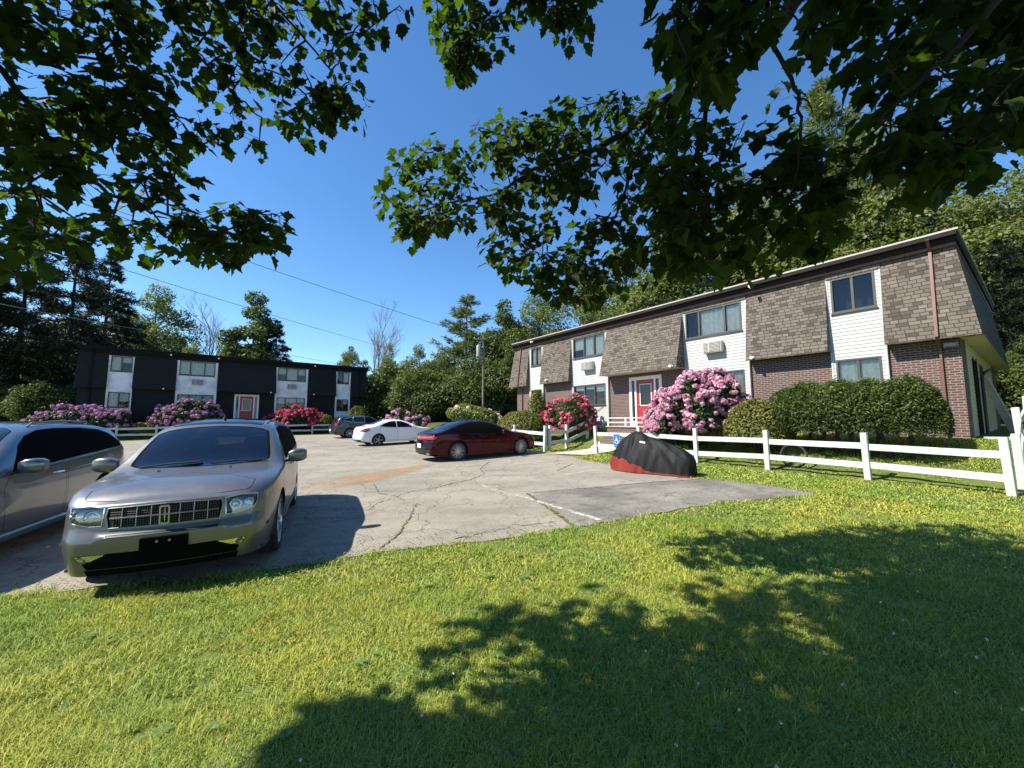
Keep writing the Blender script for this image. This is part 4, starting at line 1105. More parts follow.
def mkx_details():
    X, tree, inner = MKX['_X'], MKX['_tree'], MKX['_inner']
    interior(MKX, inner, X)
    fx = lambda y, z: (tree.ray_cast(Vector((5, y, z)), Vector((-1, 0, 0)))[0] or Vector((X(0), y, z)))
    g = MB()                                       # chrome grille: a bar across and eight uprights
    ys = np.linspace(-.44, .44, 13)
    for a, b in zip(ys, ys[1:]):
        for z, r in ((.775, .006),): g.tube([fx(a, z) + Vector((.012, 0, 0)), fx(b, z) + Vector((.012, 0, 0))], r, 6)
    for y in np.linspace(-.345, .345, 7):
        if abs(y) < .01: continue
        g.tube([fx(y, z) + Vector((.008, 0, 0)) for z in (.685, .74, .80, .868)], .004, 6)
    g.build('grille_bar', M['dull_chrome'], inner, True)
    g = MB()                                       # fine mesh behind
    for y in np.arange(-.43, .431, .0215): g.tube([fx(y, z) + Vector((.003, 0, 0)) for z in (.69, .78, .865)], .0022, 4)
    for z in np.arange(.70, .86, .0215): g.tube([fx(y, z) + Vector((.003, 0, 0)) for y in np.linspace(-.44, .44, 11)], .0022, 4)
    g.build('grille_mesh', M['ac_dark'], inner)
    g = MB(); c = fx(0, .775) + Vector((.028, 0, 0)); w, h = .036, .085   # upright rectangular badge with a cross star
    for s in (1, -1): g.bar(c + Vector((0, s * w, -h)), c + Vector((0, s * w, h)), .014, .016); g.bar(c + Vector((0, -w, s * h)), c + Vector((0, w, s * h)), .014, .016)
    g.tube([c + Vector((0, 0, -h)), c + Vector((.004, 0, 0)), c + Vector((0, 0, h))], [.002, .011, .002], 4); g.tube([c + Vector((0, -w, 0)), c + Vector((.004, 0, 0)), c + Vector((0, w, 0))], [.002, .011, .002], 4)
    g.build('badge', M['alloy'], inner)
    for sd in (1, -1):                             # lamp bowls behind the lens
        hl = MB(); 
        for y, z, r in ((.585, .80, .062), (.70, .805, .045)):
            p = fx(sd * y, z); hl.lathe([(.004, -.05), (r * .55, -.045), (r * .9, -.02), (r, -.006), (r * 1.06, -.006)], 18, 'X', p)
        hl.build('lamp_bowl', M['chrome'], inner, True)
        hl = MB(); pts = [(.50, .71), (.72, .742), (.765, .80), (.765, .878), (.62, .888), (.49, .872)]
        vs = [fx(sd * y, z) + Vector((-.055, 0, 0)) for y, z in pts]; hl.add(vs, [tuple(range(6))]); hl.build('lamp_back', M['metal_grey'], inner, recalc=False)
        fg = MB(); p = fx(sd * .63, .412); fg.lathe([(0, .012), (.036, .008), (.04, -.02)], 16, 'X', p); fg.build('fog_bulb', M['lens'], inner, True)
        mk = MB(); q, n = MKX['_surf'](.33, .52, sd, .004); mk.box(q, (.11, .012, .035)); mk.build('side_marker', M['amber'], inner, bevel=.004)
        wp = MB(); ht = lambda x, y: tree.ray_cast(Vector((X(x), y, 3)), Vector((0, 0, -1)))[0] + Vector((0, 0, .022))
        y0 = .12 if sd > 0 else -.62
        wp.tube([ht(1.15 + .06 * abs(y0), y0), ht(1.23, y0 + .25), ht(1.26, y0 + .6)], .009, 6); wp.tube([ht(1.205, y0 - .02), ht(1.245, y0 + .3), ht(1.29, y0 + .62)], .006, 6)
        wp.build('wiper', M['black'], inner, True)
    b = MB(); p = fx(0, .50); b.box((p.x + .02, .02, .50), (.03, .38, .15)); b.box((p.x + .035, .02, .555), (.012, .09, .035)); b.build('plate_bracket', M['intake'], inner, bevel=.008)
    b = MB()
    for y in (-.03, .07): b.lathe([(0, .052), (.012, .05), (.012, .03)], 8, 'X', (p.x, y, .535))
    b.build('bracket_bolt', M['metal_grey'], inner)
    a = MB(); t = tree.ray_cast(Vector((X(2.42), -.0, 3)), Vector((0, 0, -1)))[0]
    a.lathe([(.03, -.01), (.026, .01), (.012, .035), (.009, .05), (0, .055)], 10, 'Z', t + Vector((0, 0, .005))); a.build('antenna', M['black'], inner, True)
    for sd in (1, -1):
        r = MB(); r.tube([tree.ray_cast(Vector((X(x), sd * y, 3)), Vector((0, 0, -1)))[0] + Vector((0, 0, .006)) for x, y in ((2.26, .60), (2.7, .60), (3.3, .59), (3.9, .57), (4.2, .55))], .012, 6)
        r.build('roof_moulding', M['black'], inner, True)
        z = MB()
        for s in (.68, .74): pass
    nz = MB()
    for y in (-.36, .36): nz.box(tree.ray_cast(Vector((X(.98), y, 3)), Vector((0, 0, -1)))[0] + Vector((0, 0, .006)), (.03, .022, .012))
    nz.build('washer_nozzle', M['black'], inner)
    for sd in (1, -1):
        sk = MB(); sk.tube([MKX['_surf'](x, .30, sd, .004)[0] for x in np.linspace(1.45, 3.3, 8)], .02, 6); sk.build('sill_moulding', M['black'], inner, True)
mkx_details()

# ---- grey-blue SUV beside it
MDX = dict(name='parked_car', cat='SUV', paint=paint('grey_blue_paint', (0.17, 0.19, 0.215), .28, .75, dust=.2), L=4.95, W=1.97, front=.93, wb=2.82, rad=.375, tw=.25, arch=.435, belly=.27,
    top=[(0, .90), (.12, .98), (.4, 1.05), (.9, 1.11), (1.2, 1.15), (1.32, 1.19), (1.6, 1.36), (2.0, 1.57), (2.3, 1.67), (2.7, 1.725), (3.3, 1.73), (4.0, 1.69), (4.45, 1.61), (4.68, 1.42), (4.82, 1.23), (4.95, 1.12)],
    belt=[(0, .85), (.5, .97), (1.2, 1.05), (2.2, 1.09), (3.4, 1.14), (4.4, 1.22), (4.95, 1.15)],
    plan=[(0, .78), (.06, .85), (.16, .91), (.35, .95), (.8, .985), (1.6, 1), (3.6, 1), (4.4, .965), (4.75, .905), (4.9, .85), (4.95, .80)],
    clear=[(0, .28), (.3, .25), (1, .24), (3.6, .24), (4.5, .30), (4.95, .36)], tumble=[(0, .5), (1.3, .5), (2, .52), (3.5, .52), (4.5, .5), (4.95, .4)],
    nose=([.2, .4, .6, .9], [0, .04, .03, -.06]), tail=([.2, .45, .65, .8, 1.1], [0, .06, .05, -.01, -.08]), nose_bulge=.14, tail_bulge=.08,
    windscreen=[(1.21, 0), (1.23, .4), (1.38, .74), (1.46, .75), (2.2, .61), (2.3, .5), (2.33, 0), (2.3, -.5), (2.2, -.61), (1.46, -.75), (1.38, -.74), (1.23, -.4)],
    rear_window=[(4.45, 0), (4.48, .5), (4.74, .58), (4.78, 0), (4.74, -.58), (4.48, -.5)],
    side_glass=[[(1.62, 1.085), (4.48, 1.235), (4.42, 1.33), (4.2, 1.48), (3.95, 1.56), (3.5, 1.605), (2.9, 1.62), (2.5, 1.60), (2.2, 1.53), (1.95, 1.40)]],
    window_bead=(.010, M['chrome']),
    doors=[[(1.52, .36), (2.66, .34), (2.69, 1.10), (1.58, 1.07), (1.45, .9)], [(2.70, .34), (3.45, .34), (3.80, .85), (3.82, 1.15), (2.73, 1.105)]],
    hood=[(.20, 0), (.25, .5), (.33, .66), (1.32, .77), (1.2, .5), (1.16, 0), (1.2, -.5), (1.32, -.77), (.33, -.66), (.25, -.5)],
    nose_cuts=[('grille', M['black'], [(-.42, .62), (.42, .62), (.5, .84), (-.5, .84)], False, (.01, M['chrome']), .6),
               ('headlight', M['lens'], [(.53, .72), (.75, .75), (.8, .86), (.55, .84)], True, None, .8), ('lower_intake', M['black'], [(-.5, .30), (.5, .30), (.55, .45), (-.55, .45)], False, None, .5)],
    tail_cuts=[('tail_light', M['tail'], [(.45, .97), (.86, .93), (.88, 1.08), (.5, 1.12)], True, None, .55)],
    handle_z=.985, mirror=(1.70, 1.15, 1.0), spokes=7, spoke=SP_TWIN)
h2 = Vector((.40, -.9165)).normalized(); l2 = Vector((-h2.y, h2.x))
sill = Vector((-6.32, 5.12))                          # a point of its sill on the camera side
q2 = sill - l2 * .965; c2 = q2 - h2 * 0.75
mdx = make_car(MDX, (c2.x, c2.y), (h2.x, h2.y), 'grey-blue SUV with dark windows and chrome sill, cut by the left edge')
def mdx_details():
    X, surf, inner = MDX['_X'], MDX['_surf'], MDX['_inner']
    for sd in (1, -1):
        m = MB(); m.tube([surf(x, .315, sd, .006)[0] for x in np.linspace(1.45, 3.35, 9)], .019, 6); m.build('sill_moulding', M['chrome'], inner, True)
        m = MB(); t = MDX['_tree']
        m.tube([t.ray_cast(Vector((X(x), sd * y, 3)), Vector((0, 0, -1)))[0] + Vector((0, 0, z)) for x, y, z in ((2.5, .60, .0), (2.6, .60, .045), (3.3, .60, .05), (4.0, .58, .045), (4.12, .575, 0))], .014, 6)
        m.build('roof_rail', M['metal_grey'], inner, True)
mdx_details()

# ---- dark red sedan
P_RED = paint('dark_red_paint', (0.045, 0.002, 0.006), .22, .9, dust=.03, coat=.35)
MKZ = dict(name='parked_car', cat='sedan', paint=P_RED, L=4.93, W=1.865, front=.99, wb=2.85, rad=.345, tw=.235, arch=.395, belly=.2, ws_mat=M['car_glass'],
    top=[(0, .66), (.10, .73), (.35, .83), (.8, .92), (1.25, .985), (1.4, 1.02), (1.75, 1.19), (2.1, 1.34), (2.45, 1.435), (2.75, 1.47), (3.1, 1.465), (3.5, 1.405), (3.95, 1.275), (4.3, 1.145), (4.55, 1.085), (4.75, 1.06), (4.86, 1.035), (4.93, .98)],
    belt=[(0, .62), (.5, .80), (1.3, .90), (2.2, .935), (3.4, .97), (4.2, 1.0), (4.93, .93)],
    plan=[(0, .72), (.06, .80), (.18, .88), (.4, .94), (.9, .985), (1.6, 1), (3.6, 1), (4.3, .965), (4.7, .90), (4.87, .835), (4.93, .77)],
    clear=[(0, .22), (.4, .19), (1, .185), (3.6, .185), (4.5, .24), (4.93, .30)], tumble=[(0, .5), (1.4, .5), (2.2, .60), (3.4, .62), (4.2, .55), (4.93, .4)],
    nose=([.15, .35, .6, .8], [0, .04, .0, -.05]), tail=([.2, .35, .5, .62, .75, 1.0], [0, .03, .04, .0, -.04, -.03]), nose_bulge=.16, tail_bulge=.13,
    windscreen=[(1.30, 0), (1.33, .4), (1.46, .68), (1.55, .70), (2.4, .53), (2.48, .4), (2.5, 0), (2.48, -.4), (2.4, -.53), (1.55, -.70), (1.46, -.68), (1.33, -.4)],
    rear_window=[(3.45, 0), (3.47, .45), (3.55, .52), (4.22, .60), (4.3, .5), (4.36, 0), (4.3, -.5), (4.22, -.60), (3.55, -.52), (3.47, -.45)],
    side_glass=[[(1.80, .93), (3.72, .985), (3.92, 1.05), (3.45, 1.27), (3.15, 1.345), (2.8, 1.375), (2.55, 1.35), (2.2, 1.22)]],
    window_bead=(.009, M['chrome']),
    doors=[[(1.55, .28), (2.78, .27), (2.80, .935), (1.62, .905), (1.50, .7)], [(2.82, .27), (3.52, .28), (3.86, .70), (3.88, .965), (2.84, .94)]],
    nose_cuts=[('grille', M['chrome'], [(-.5, .48), (-.05, .45), (.05, .45), (.5, .48), (.5, .60), (-.5, .60)], False, None, .6), ('headlight', M['lens'], [(.45, .62), (.74, .60), (.76, .68), (.5, .70)], True, None, .8)],
    tail_cuts=[('tail_light', M['tail'], [(-.80, .80), (.80, .80), (.82, .90), (.78, .945), (-.78, .945), (-.82, .90)], False, None, .45),
               ('rear_apron', M['black'], [(-.62, .28), (.62, .28), (.70, .46), (-.70, .46)], False, None, .4)],
    handle_z=.865, handle_mat=P_RED, mirror=(1.95, .97, .95), spokes=10, spoke=SP_TWIN, plate_z=.575)
hr = Vector((.815, .58)).normalized(); rr_ = Vector((hr.y, -hr.x))
mid = (Vector((-2.04, 14.41)) + Vector((.48, 16.2))) / 2 - rr_ * .90
mkz = make_car(MKZ, (mid.x, mid.y), (hr.x, hr.y), 'dark red fastback sedan seen from its rear corner, beside the white fence')
def mkz_details():
    X, tree, inner = MKZ['_X'], MKZ['_tree'], MKZ['_inner']
    bx = lambda y, z: (tree.ray_cast(Vector((-5, y, z)), Vector((1, 0, 0)))[0] or Vector((X(4.93), y, z)))
    for sd in (1, -1):
        e = MB(); p = bx(sd * .52, .31); e.bx(p.x - .02, p.x + .1, p.y - .09, p.y + .09, .275, .335); e.build('exhaust_tip', M['chrome'], inner, bevel=.02)
    m = MB(); m.tube([bx(y, .875) + Vector((-.006, 0, 0)) for y in np.linspace(-.78, .78, 15)], .006, 6); m.build('tail_light_strip', M['tail_clear'], inner)
    for sd in (1, -1):
        m = MB(); m.tube([MKZ['_surf'](x, z, sd, .004)[0] for x, z in [(1.6, .60), (2.2, .615), (3.0, .63), (3.6, .645)]], .006, 6); m.build('side_crease', P_RED, inner, True)
mkz_details()

# ---- white compact sedan
P_WHITE = paint('white_paint', (0.72, 0.73, 0.74), .3, 0.0, dust=.08)
ELA = dict(name='parked_car', cat='sedan', paint=P_WHITE, L=4.55, W=1.78, front=.88, wb=2.70, rad=.32, tw=.21, arch=.37, belly=.2, ws_mat=M['car_glass'],
    top=[(0, .70), (.1, .77), (.4, .88), (.9, .97), (1.15, 1.01), (1.5, 1.17), (1.9, 1.34), (2.3, 1.42), (2.7, 1.435), (3.1, 1.40), (3.5, 1.30), (3.85, 1.16), (4.1, 1.09), (4.35, 1.07), (4.48, 1.03), (4.55, .97)],
    belt=[(0, .66), (.5, .82), (1.2, .90), (2.2, .95), (3.4, 1.01), (4.1, 1.02), (4.55, .94)],
    plan=[(0, .70), (.06, .79), (.18, .87), (.4, .94), (.9, .985), (1.6, 1), (3.4, 1), (4.0, .965), (4.35, .90), (4.5, .83), (4.55, .77)],
    clear=[(0, .22), (.4, .19), (1, .185), (3.4, .185), (4.2, .24), (4.55, .30)], tumble=[(0, .5), (1.4, .5), (2.2, .58), (3.2, .58), (4.0, .5), (4.55, .4)],
    nose=([.15, .35, .6, .8], [0, .04, .0, -.05]), tail=([.2, .4, .55, .65, .8, 1.0], [0, .06, .07, .03, .0, -.02]), nose_bulge=.16, tail_bulge=.14,
    windscreen=[(1.12, 0), (1.2, .5), (1.35, .64), (2.1, .53), (2.2, 0), (2.1, -.53), (1.35, -.64), (1.2, -.5)],
    rear_window=[(3.15, 0), (3.2, .48), (3.78, .56), (3.86, 0), (3.78, -.56), (3.2, -.48)],
    side_glass=[[(1.55, .955), (2.50, .975), (2.50, 1.33), (2.2, 1.31), (1.9, 1.2)], [(2.55, .98), (3.25, 1.02), (3.52, 1.08), (3.2, 1.22), (2.9, 1.31), (2.55, 1.335)]],
    doors=[[(1.40, .28), (2.48, .27), (2.50, .955), (1.45, .93), (1.36, .7)], [(2.52, .27), (3.18, .28), (3.48, .70), (3.52, 1.00), (2.54, .96)]],
    nose_cuts=[('headlight', M['lens'], [(.45, .66), (.74, .62), (.74, .72), (.5, .74)], True, None, .8)],
    tail_cuts=[('tail_light', M['tail'], [(.46, .80), (.82, .77), (.86, .88), (.84, .97), (.62, .93)], True, None, .6),
               ('rear_apron', M['black'], [(-.60, .28), (.60, .28), (.66, .38), (-.66, .38)], False, None, .4)],
    handle_z=.88, handle_mat=P_WHITE, mirror=(1.65, 1.0, .90), spokes=5, spoke=SP_TWIN, plate_z=.80)
hw_ = Vector((.77, .64)).normalized(); rw_ = Vector((hw_.y, -hw_.x))
cw = Vector((-7.26, 21.72)) - rw_ * .86 + hw_ * 1.35
make_car(ELA, (cw.x, cw.y), (hw_.x, hw_.y), 'white compact sedan parked between the grey SUV and the dark red sedan')

# ---- grey SUV behind it
SFE = dict(MDX); SFE.update(name='parked_car', paint=paint('dark_grey_paint', (0.045, 0.046, 0.05), .3, .7), L=4.70, W=1.88, front=.90, wb=2.70, rad=.36, plate_z=.62,
    top=[(0, .90), (.12, .98), (.4, 1.05), (.9, 1.10), (1.2, 1.14), (1.6, 1.34), (2.0, 1.54), (2.3, 1.63), (2.7, 1.675), (3.3, 1.68), (3.9, 1.65), (4.25, 1.59), (4.45, 1.42), (4.58, 1.2), (4.70, 1.08)],
    belt=[(0, .85), (.5, .97), (1.2, 1.05), (2.2, 1.09), (3.4, 1.14), (4.2, 1.24), (4.7, 1.1)],
    plan=[(0, .78), (.06, .85), (.16, .91), (.35, .95), (.8, .985), (1.6, 1), (3.5, 1), (4.2, .965), (4.5, .905), (4.65, .85), (4.70, .80)],
    clear=[(0, .28), (.3, .25), (1, .24), (3.6, .24), (4.3, .30), (4.70, .36)], tumble=[(0, .5), (1.3, .5), (2, .52), (3.5, .52), (4.3, .5), (4.7, .4)],
    rear_window=[(4.26, 0), (4.29, .52), (4.52, .62), (4.55, 0), (4.52, -.62), (4.29, -.52)],
    side_glass=[[(1.6, 1.09), (2.5, 1.12), (2.5, 1.56), (2.2, 1.53), (1.95, 1.42)], [(2.56, 1.12), (3.35, 1.155), (3.35, 1.55), (2.56, 1.565)], [(3.42, 1.16), (4.05, 1.27), (3.95, 1.44), (3.42, 1.55)]],
    doors=[[(1.46, .36), (2.50, .34), (2.53, 1.10), (1.5, 1.07)], [(2.54, .34), (3.22, .34), (3.55, .85), (3.58, 1.15), (2.57, 1.105)]],
    window_bead=(.012, M['chrome']), handle_mat=M['black'],
    tail_cuts=[('tail_light', M['tail'], [(.42, .98), (.84, .93), (.86, 1.07), (.5, 1.10)], True, None, .55), ('rear_apron', M['black'], [(-.8, .36), (.8, .36), (.82, .55), (-.82, .55)], False, None, .5)])
hg = Vector((.80, .60)).normalized(); rg_ = Vector((hg.y, -hg.x))
cg = Vector((-11.75, 28.9)) - rg_ * .90 + hg * 1.35
make_car(SFE, (cg.x, cg.y), (hg.x, hg.y), 'dark grey SUV farthest into the lot, partly behind the white sedan')
# ---- dark car whose roof shows beyond the grey-blue SUV
DRK = dict(ELA); DRK.update(paint=paint('black_paint', (0.012, 0.013, 0.014), .25, .3), name='parked_car')
make_car(DRK, (-17.6, 13.6), (HD.x, HD.y), 'black sedan showing only its roof over the grey-blue SUV')
# ---------------------------------------------------------------- covered motorcycle, signs, pole, wires, small things
def covered_motorcycle():
    a, b = Vector((3.03, 12.05)), Vector((4.74, 10.32)); d = (b - a); L = d.length; d.normalize()
    root = empty('covered_motorcycle', (a.x, a.y, gz(a.x, a.y)), math.atan2(d.y, d.x))
    tag(root, 'motorcycle parked under a black cover with a red lower edge', 'motorcycle')
    ns = 110
    HK = ([0, .03, .10, .19, .27, .33, .39, .53, .66, .80, .91, .97, 1], [.36, .48, .76, .95, 1.07, 1.12, 1.09, .96, .86, .74, .62, .46, .10])
    hs = lambda s: float(pchip(HK[0], HK[1], np.array([s]))[0])
    ws = lambda s: float(pchip([0, .06, .2, .34, .6, .85, .96, 1], [.10, .26, .42, .46, .40, .38, .30, .08], np.array([s]))[0])
    es = lambda s: float(np.interp(s, [0, .2, .34, .5, .7, .9, 1], [1.6, 1.45, 1.4, 1.8, 2.3, 2.5, 2.4]))
    zb = gz(b.x, b.y) - gz(a.x, a.y); NK, NR = 26, 7
    V = []; hn = NK + NR
    for i in range(ns + 1):
        s = i / ns; h, w, e = hs(s), ws(s), es(s); x = s * L
        lim = min(.85 * h, float(np.interp(s, [0, .15, .3, .42, .52, .6, 1], [.38, .35, .29, .18, .08, .04, .03])) * (1 + .10 * math.sin(s * 33) + .06 * math.sin(s * 71)))
        kb = (1 - lim / h) ** (1 / e)
        ks = [kb * q / NK for q in range(NK)] + [kb + (1 - kb) * q / NR for q in range(NR + 1)]
        for t in [-k for k in ks[::-1]] + ks[1:]:
            k = abs(t); sg = 1 if t > 0 else -1
            y = w * (.55 * k + .45 * math.sin(k * math.pi / 2)) * (1 + .10 * max(0, k - .7)); z = h * (1 - k ** e) + .015
            # folds fan out from the handlebar peak and hang straighter toward the hem
            u = (s - .33) / (.25 + .9 * k)
            f = .022 * math.sin(u * 13 + sg + 1.5 * k) + .010 * math.sin(u * 37 + 2 * sg - 3 * k) + .012 * math.sin(s * 26 - k * 9) + .008 * math.sin(s * 60 + k * 5)
            f += .055 * (.5 - abs(math.sin(u * 3.4 + 1.3 * k + sg))) + .022 * (.5 - abs(math.sin(s * 15 + k * 4.5))) + .008 * math.sin(s * 31 - k * 6)
            y += f * (k ** .7) * (1.1 - .25 * k)
            z += (.012 * math.sin(s * 12 + k * 2.5 + sg) + .014 * math.sin(s * 24 + k * 5 + sg) + .012 * math.sin(s * 52 - k * 8)) * (1 - k) * min(1, k * 4) - .03 * math.exp(-((s - .47 - k * .2) / .04) ** 2) * (1 - k)
            z += .11 * math.exp(-((s - .30) / .028) ** 2) * math.exp(-((k - .42) / .15) ** 2)
            x2 = x + .025 * math.sin(k * 8 + s * 17) * k - .05 * k * max(0, 1 - s / .08)
            V.append((x2, sg * y, max(z, .012) + zb * s))
    def fold_mat(name, col, rough):
        t = NT(name); c = t.coord(); mp = t.n('Mapping'); t.l(c, mp.inputs[0]); mp.inputs['Rotation'].default_value = (0, R(35), 0); mp.inputs['Scale'].default_value = (5, 2.0, .9)
        n = t.noise(mp.outputs[0], 2.2, 3, .5); n2 = t.noise(c, 7, 3)
        return t.done(t.bsdf(t.mix(n2, col, tuple(x * 1.3 + .001 for x in col)), rough, 0, t.bump(t.math('ADD', n, t.math('MULTIPLY', n2, .3)), .13, .06), 0, .18))
    mk, mr = fold_mat('black_cover_cloth', (.007, .0072, .0085), .62), fold_mat('red_cover_cloth', (.15, .020, .013), .5)
    Fk, Fr = [], []; nc = 2 * hn
    for i in range(ns):
        for j in range(nc):
            q = (i * (nc + 1) + j, i * (nc + 1) + j + 1, (i + 1) * (nc + 1) + j + 1, (i + 1) * (nc + 1) + j)
            (Fr if (j < NR or j >= nc - NR) else Fk).append(q)
    for nm, F, mt in (('black_cover', Fk, mk), ('red_skirt', Fr, mr)):
        used = sorted({i for f in F for i in f}); mp = {o: n for n, o in enumerate(used)}
        me = bpy.data.meshes.new(nm); me.from_pydata([V[o] for o in used], [], [tuple(mp[i] for i in f) for f in F])
        me.polygons.foreach_set('use_smooth', [True] * len(F)); me.update(); link_mesh(nm, me, mt, root)
    m = MB()
    i, j = int(.42 * ns), hn - int(.45 * NK)
    p0, p1 = Vector(V[i * (nc + 1) + j]), Vector(V[(i + 7) * (nc + 1) + j]); n = Vector((.12, -.75, .6)).normalized(); u = (p1 - p0).normalized(); w = n.cross(u)
    p0 += n * .012; p1 += n * .012
    m.add([p0 - w * .03, p1 - w * .03, p1 + w * .03, p0 + w * .03], [(0, 1, 2, 3)]); m.build('cloth_label', plain('pale_label', (.5, .42, .40), .6), root, recalc=False)
    for x in (.42, L - .42):
        t = MB(); t.lathe([(.22, -.05), (.29, -.06), (.31, 0), (.29, .06), (.22, .05)], 24, 'Y', (x, 0, .31 + zb * x / L), closed=True); t.build('tyre', M['rubber'], root, True)
    return root
covered_motorcycle()

M['sign_blue'] = plain('sign_blue', (.02, .12, .42), .4, var=.04)
M['sign_white'] = plain('sign_white', (.8, .8, .8), .4, var=.02)
def wheelchair_sign(P, facing, w, h, label):
    """blue plate with the white wheelchair symbol; facing is the horizontal outward normal"""
    root = empty('parking_sign', P, math.atan2(facing[0], -facing[1])); tag(root, label, 'sign')   # local -y faces out
    m = MB(); m.bx(-w / 2, w / 2, 0, .006, 0, h); m.build('plate', M['sign_blue'], root)
    m = MB(); y0, y1 = -.005, -.001; k = w / .30; c = (0, h * .48)
    def bar(a, b, t): m.bar((c[0] + a[0] * k, -.003, c[1] + a[1] * k), (c[0] + b[0] * k, -.003, c[1] + b[1] * k), .003, t * k)
    m.lathe([(0, y0), (.018 * k, y0), (.018 * k, y1), (0, y1)], 12, 'Y', (c[0] - .02 * k, 0, c[1] + .125 * k))
    bar((-.02, .10), (-.012, .0), .024); bar((-.015, .05), (.04, .05), .018); bar((-.012, .0), (.05, .0), .022); bar((.05, .005), (.075, -.085), .022); bar((.07, -.085), (.10, -.075), .018)
    pts = [(-.005 + .075 * math.cos(a), -.045 + .075 * math.sin(a)) for a in np.linspace(R(118), R(345), 16)]
    for a, b in zip(pts, pts[1:]): bar(a, b, .017)
    m.build('symbol', M['sign_white'], root)
    m = MB(); t = .006
    for (x0, x1, z0, z1) in ((-w / 2 + .008, w / 2 - .008, .008, .008 + t), (-w / 2 + .008, w / 2 - .008, h - .008 - t, h - .008), (-w / 2 + .008, -w / 2 + .008 + t, .008 + t, h - .008 - t), (w / 2 - .008 - t, w / 2 - .008, .008 + t, h - .008 - t)):
        m.bx(x0, x1, y0, y1, z0, z1)
    m.build('border', M['sign_white'], root)
    return root
fd = Vector((-.81, -.585))
sp = Vector((4.09, 15.39)) + fd * .075
wheelchair_sign((sp.x, sp.y, gz(sp.x, sp.y) + .36), (fd.x, fd.y), .31, .47, 'blue wheelchair parking sign on the fence behind the covered motorcycle')
q = at_line(332, F2, B2D); q = (q[0] + B2N[0] * .075, q[1] + B2N[1] * .075)
wheelchair_sign((q[0], q[1], gz(*q) + .36), B2N, .31, .45, 'small blue wheelchair sign on the far fence left of the grey SUV')

# pole with a transformer, and the lines strung over the lot
M['pole'] = plain('weathered_pole', (.16, .135, .11), .95, var=.3)
M['wire'] = plain('black_wire', (.03, .03, .032), .6)
M['wire_grey'] = plain('grey_wire', (.16, .16, .17), .5)
PB_ = at_depth(483, 420, 37)
def pole():
    x, y = PB_.x, PB_.y; g = gz(x, y)
    root = empty('utility_pole', (x, y, g)); tag(root, 'grey wooden utility pole carrying a pale transformer, in front of the woods', 'utility pole')
    m = MB(); m.tube([(0, 0, -.5), (0, 0, 4), (0, 0, 8.2)], [.115, .10, .08], 12); m.build('shaft', M['pole'], root, True)
    m = MB(); m.lathe([(0, 0), (.20, 0), (.22, .06), (.22, 1.0), (.20, 1.08), (.08, 1.15), (0, 1.15)], 20, 'Z', (-.45, -.1, 6.1)); m.bx(-.3, -.05, -.05, .05, 6.4, 6.5); m.bx(-.3, -.05, -.05, .05, 7.0, 7.1)
    m.build('transformer', plain('transformer_grey', (.30, .31, .31), .5), root, True)
    m = MB(); m.bx(-.95, .25, -.16, -.06, 7.75, 7.85); m.build('crossarm', M['pole'], root)
    m = MB()
    for px in (-.85, -.45): m.lathe([(0, 0), (.05, 0), (.06, .08), (.03, .14), (0, .15)], 10, 'Z', (px, -.11, 7.85))
    m.build('insulator', M['metal_grey'], root, True)
    return Vector((x, y, g))
pg = pole()
def wire(a, b, sag, r, label, mat=None):
    a, b = Vector(a), Vector(b); n = 28
    pts = [a.lerp(b, i / n) - Vector((0, 0, sag * 4 * (i / n) * (1 - i / n))) for i in range(n + 1)]
    m = MB(); o = pts[0].copy(); m.tube([p - o for p in pts], r, 6); w = m.build('overhead_wire', mat or M['wire'], None, True); w.location = o
    tag(w, label, 'wire', 'overhead wires'); return w
wire(pg + Vector((-.45, -.11, 8.0)), at_depth(-60, 152, 15), .25, .016, 'upper overhead wire running from the utility pole to the top left')
wire(at_depth(400, 351, 62), at_depth(-60, 211, 17), .3, .018, 'middle overhead wire passing above the black apartment block')
wire(at_depth(165, 333, 46), at_depth(-70, 289, 22), .2, .026, 'low pale overhead wire in front of the dark conifers', M['wire_grey'])
wire(at_depth(345, 365, 66), at_depth(250, 347.5, 56), .05, .022, 'short overhead wire over the right half of the black roof')
wire(pg + Vector((.0, -.1, 5.6)), at_depth(390, 404, 37), .9, .028, 'sagging service cable hung low from the pole across the woods')
wire(pg + Vector((.1, -.1, 5.9)), at_depth(502, 389, 37), .3, .03, 'short guy cable on the right of the pole')

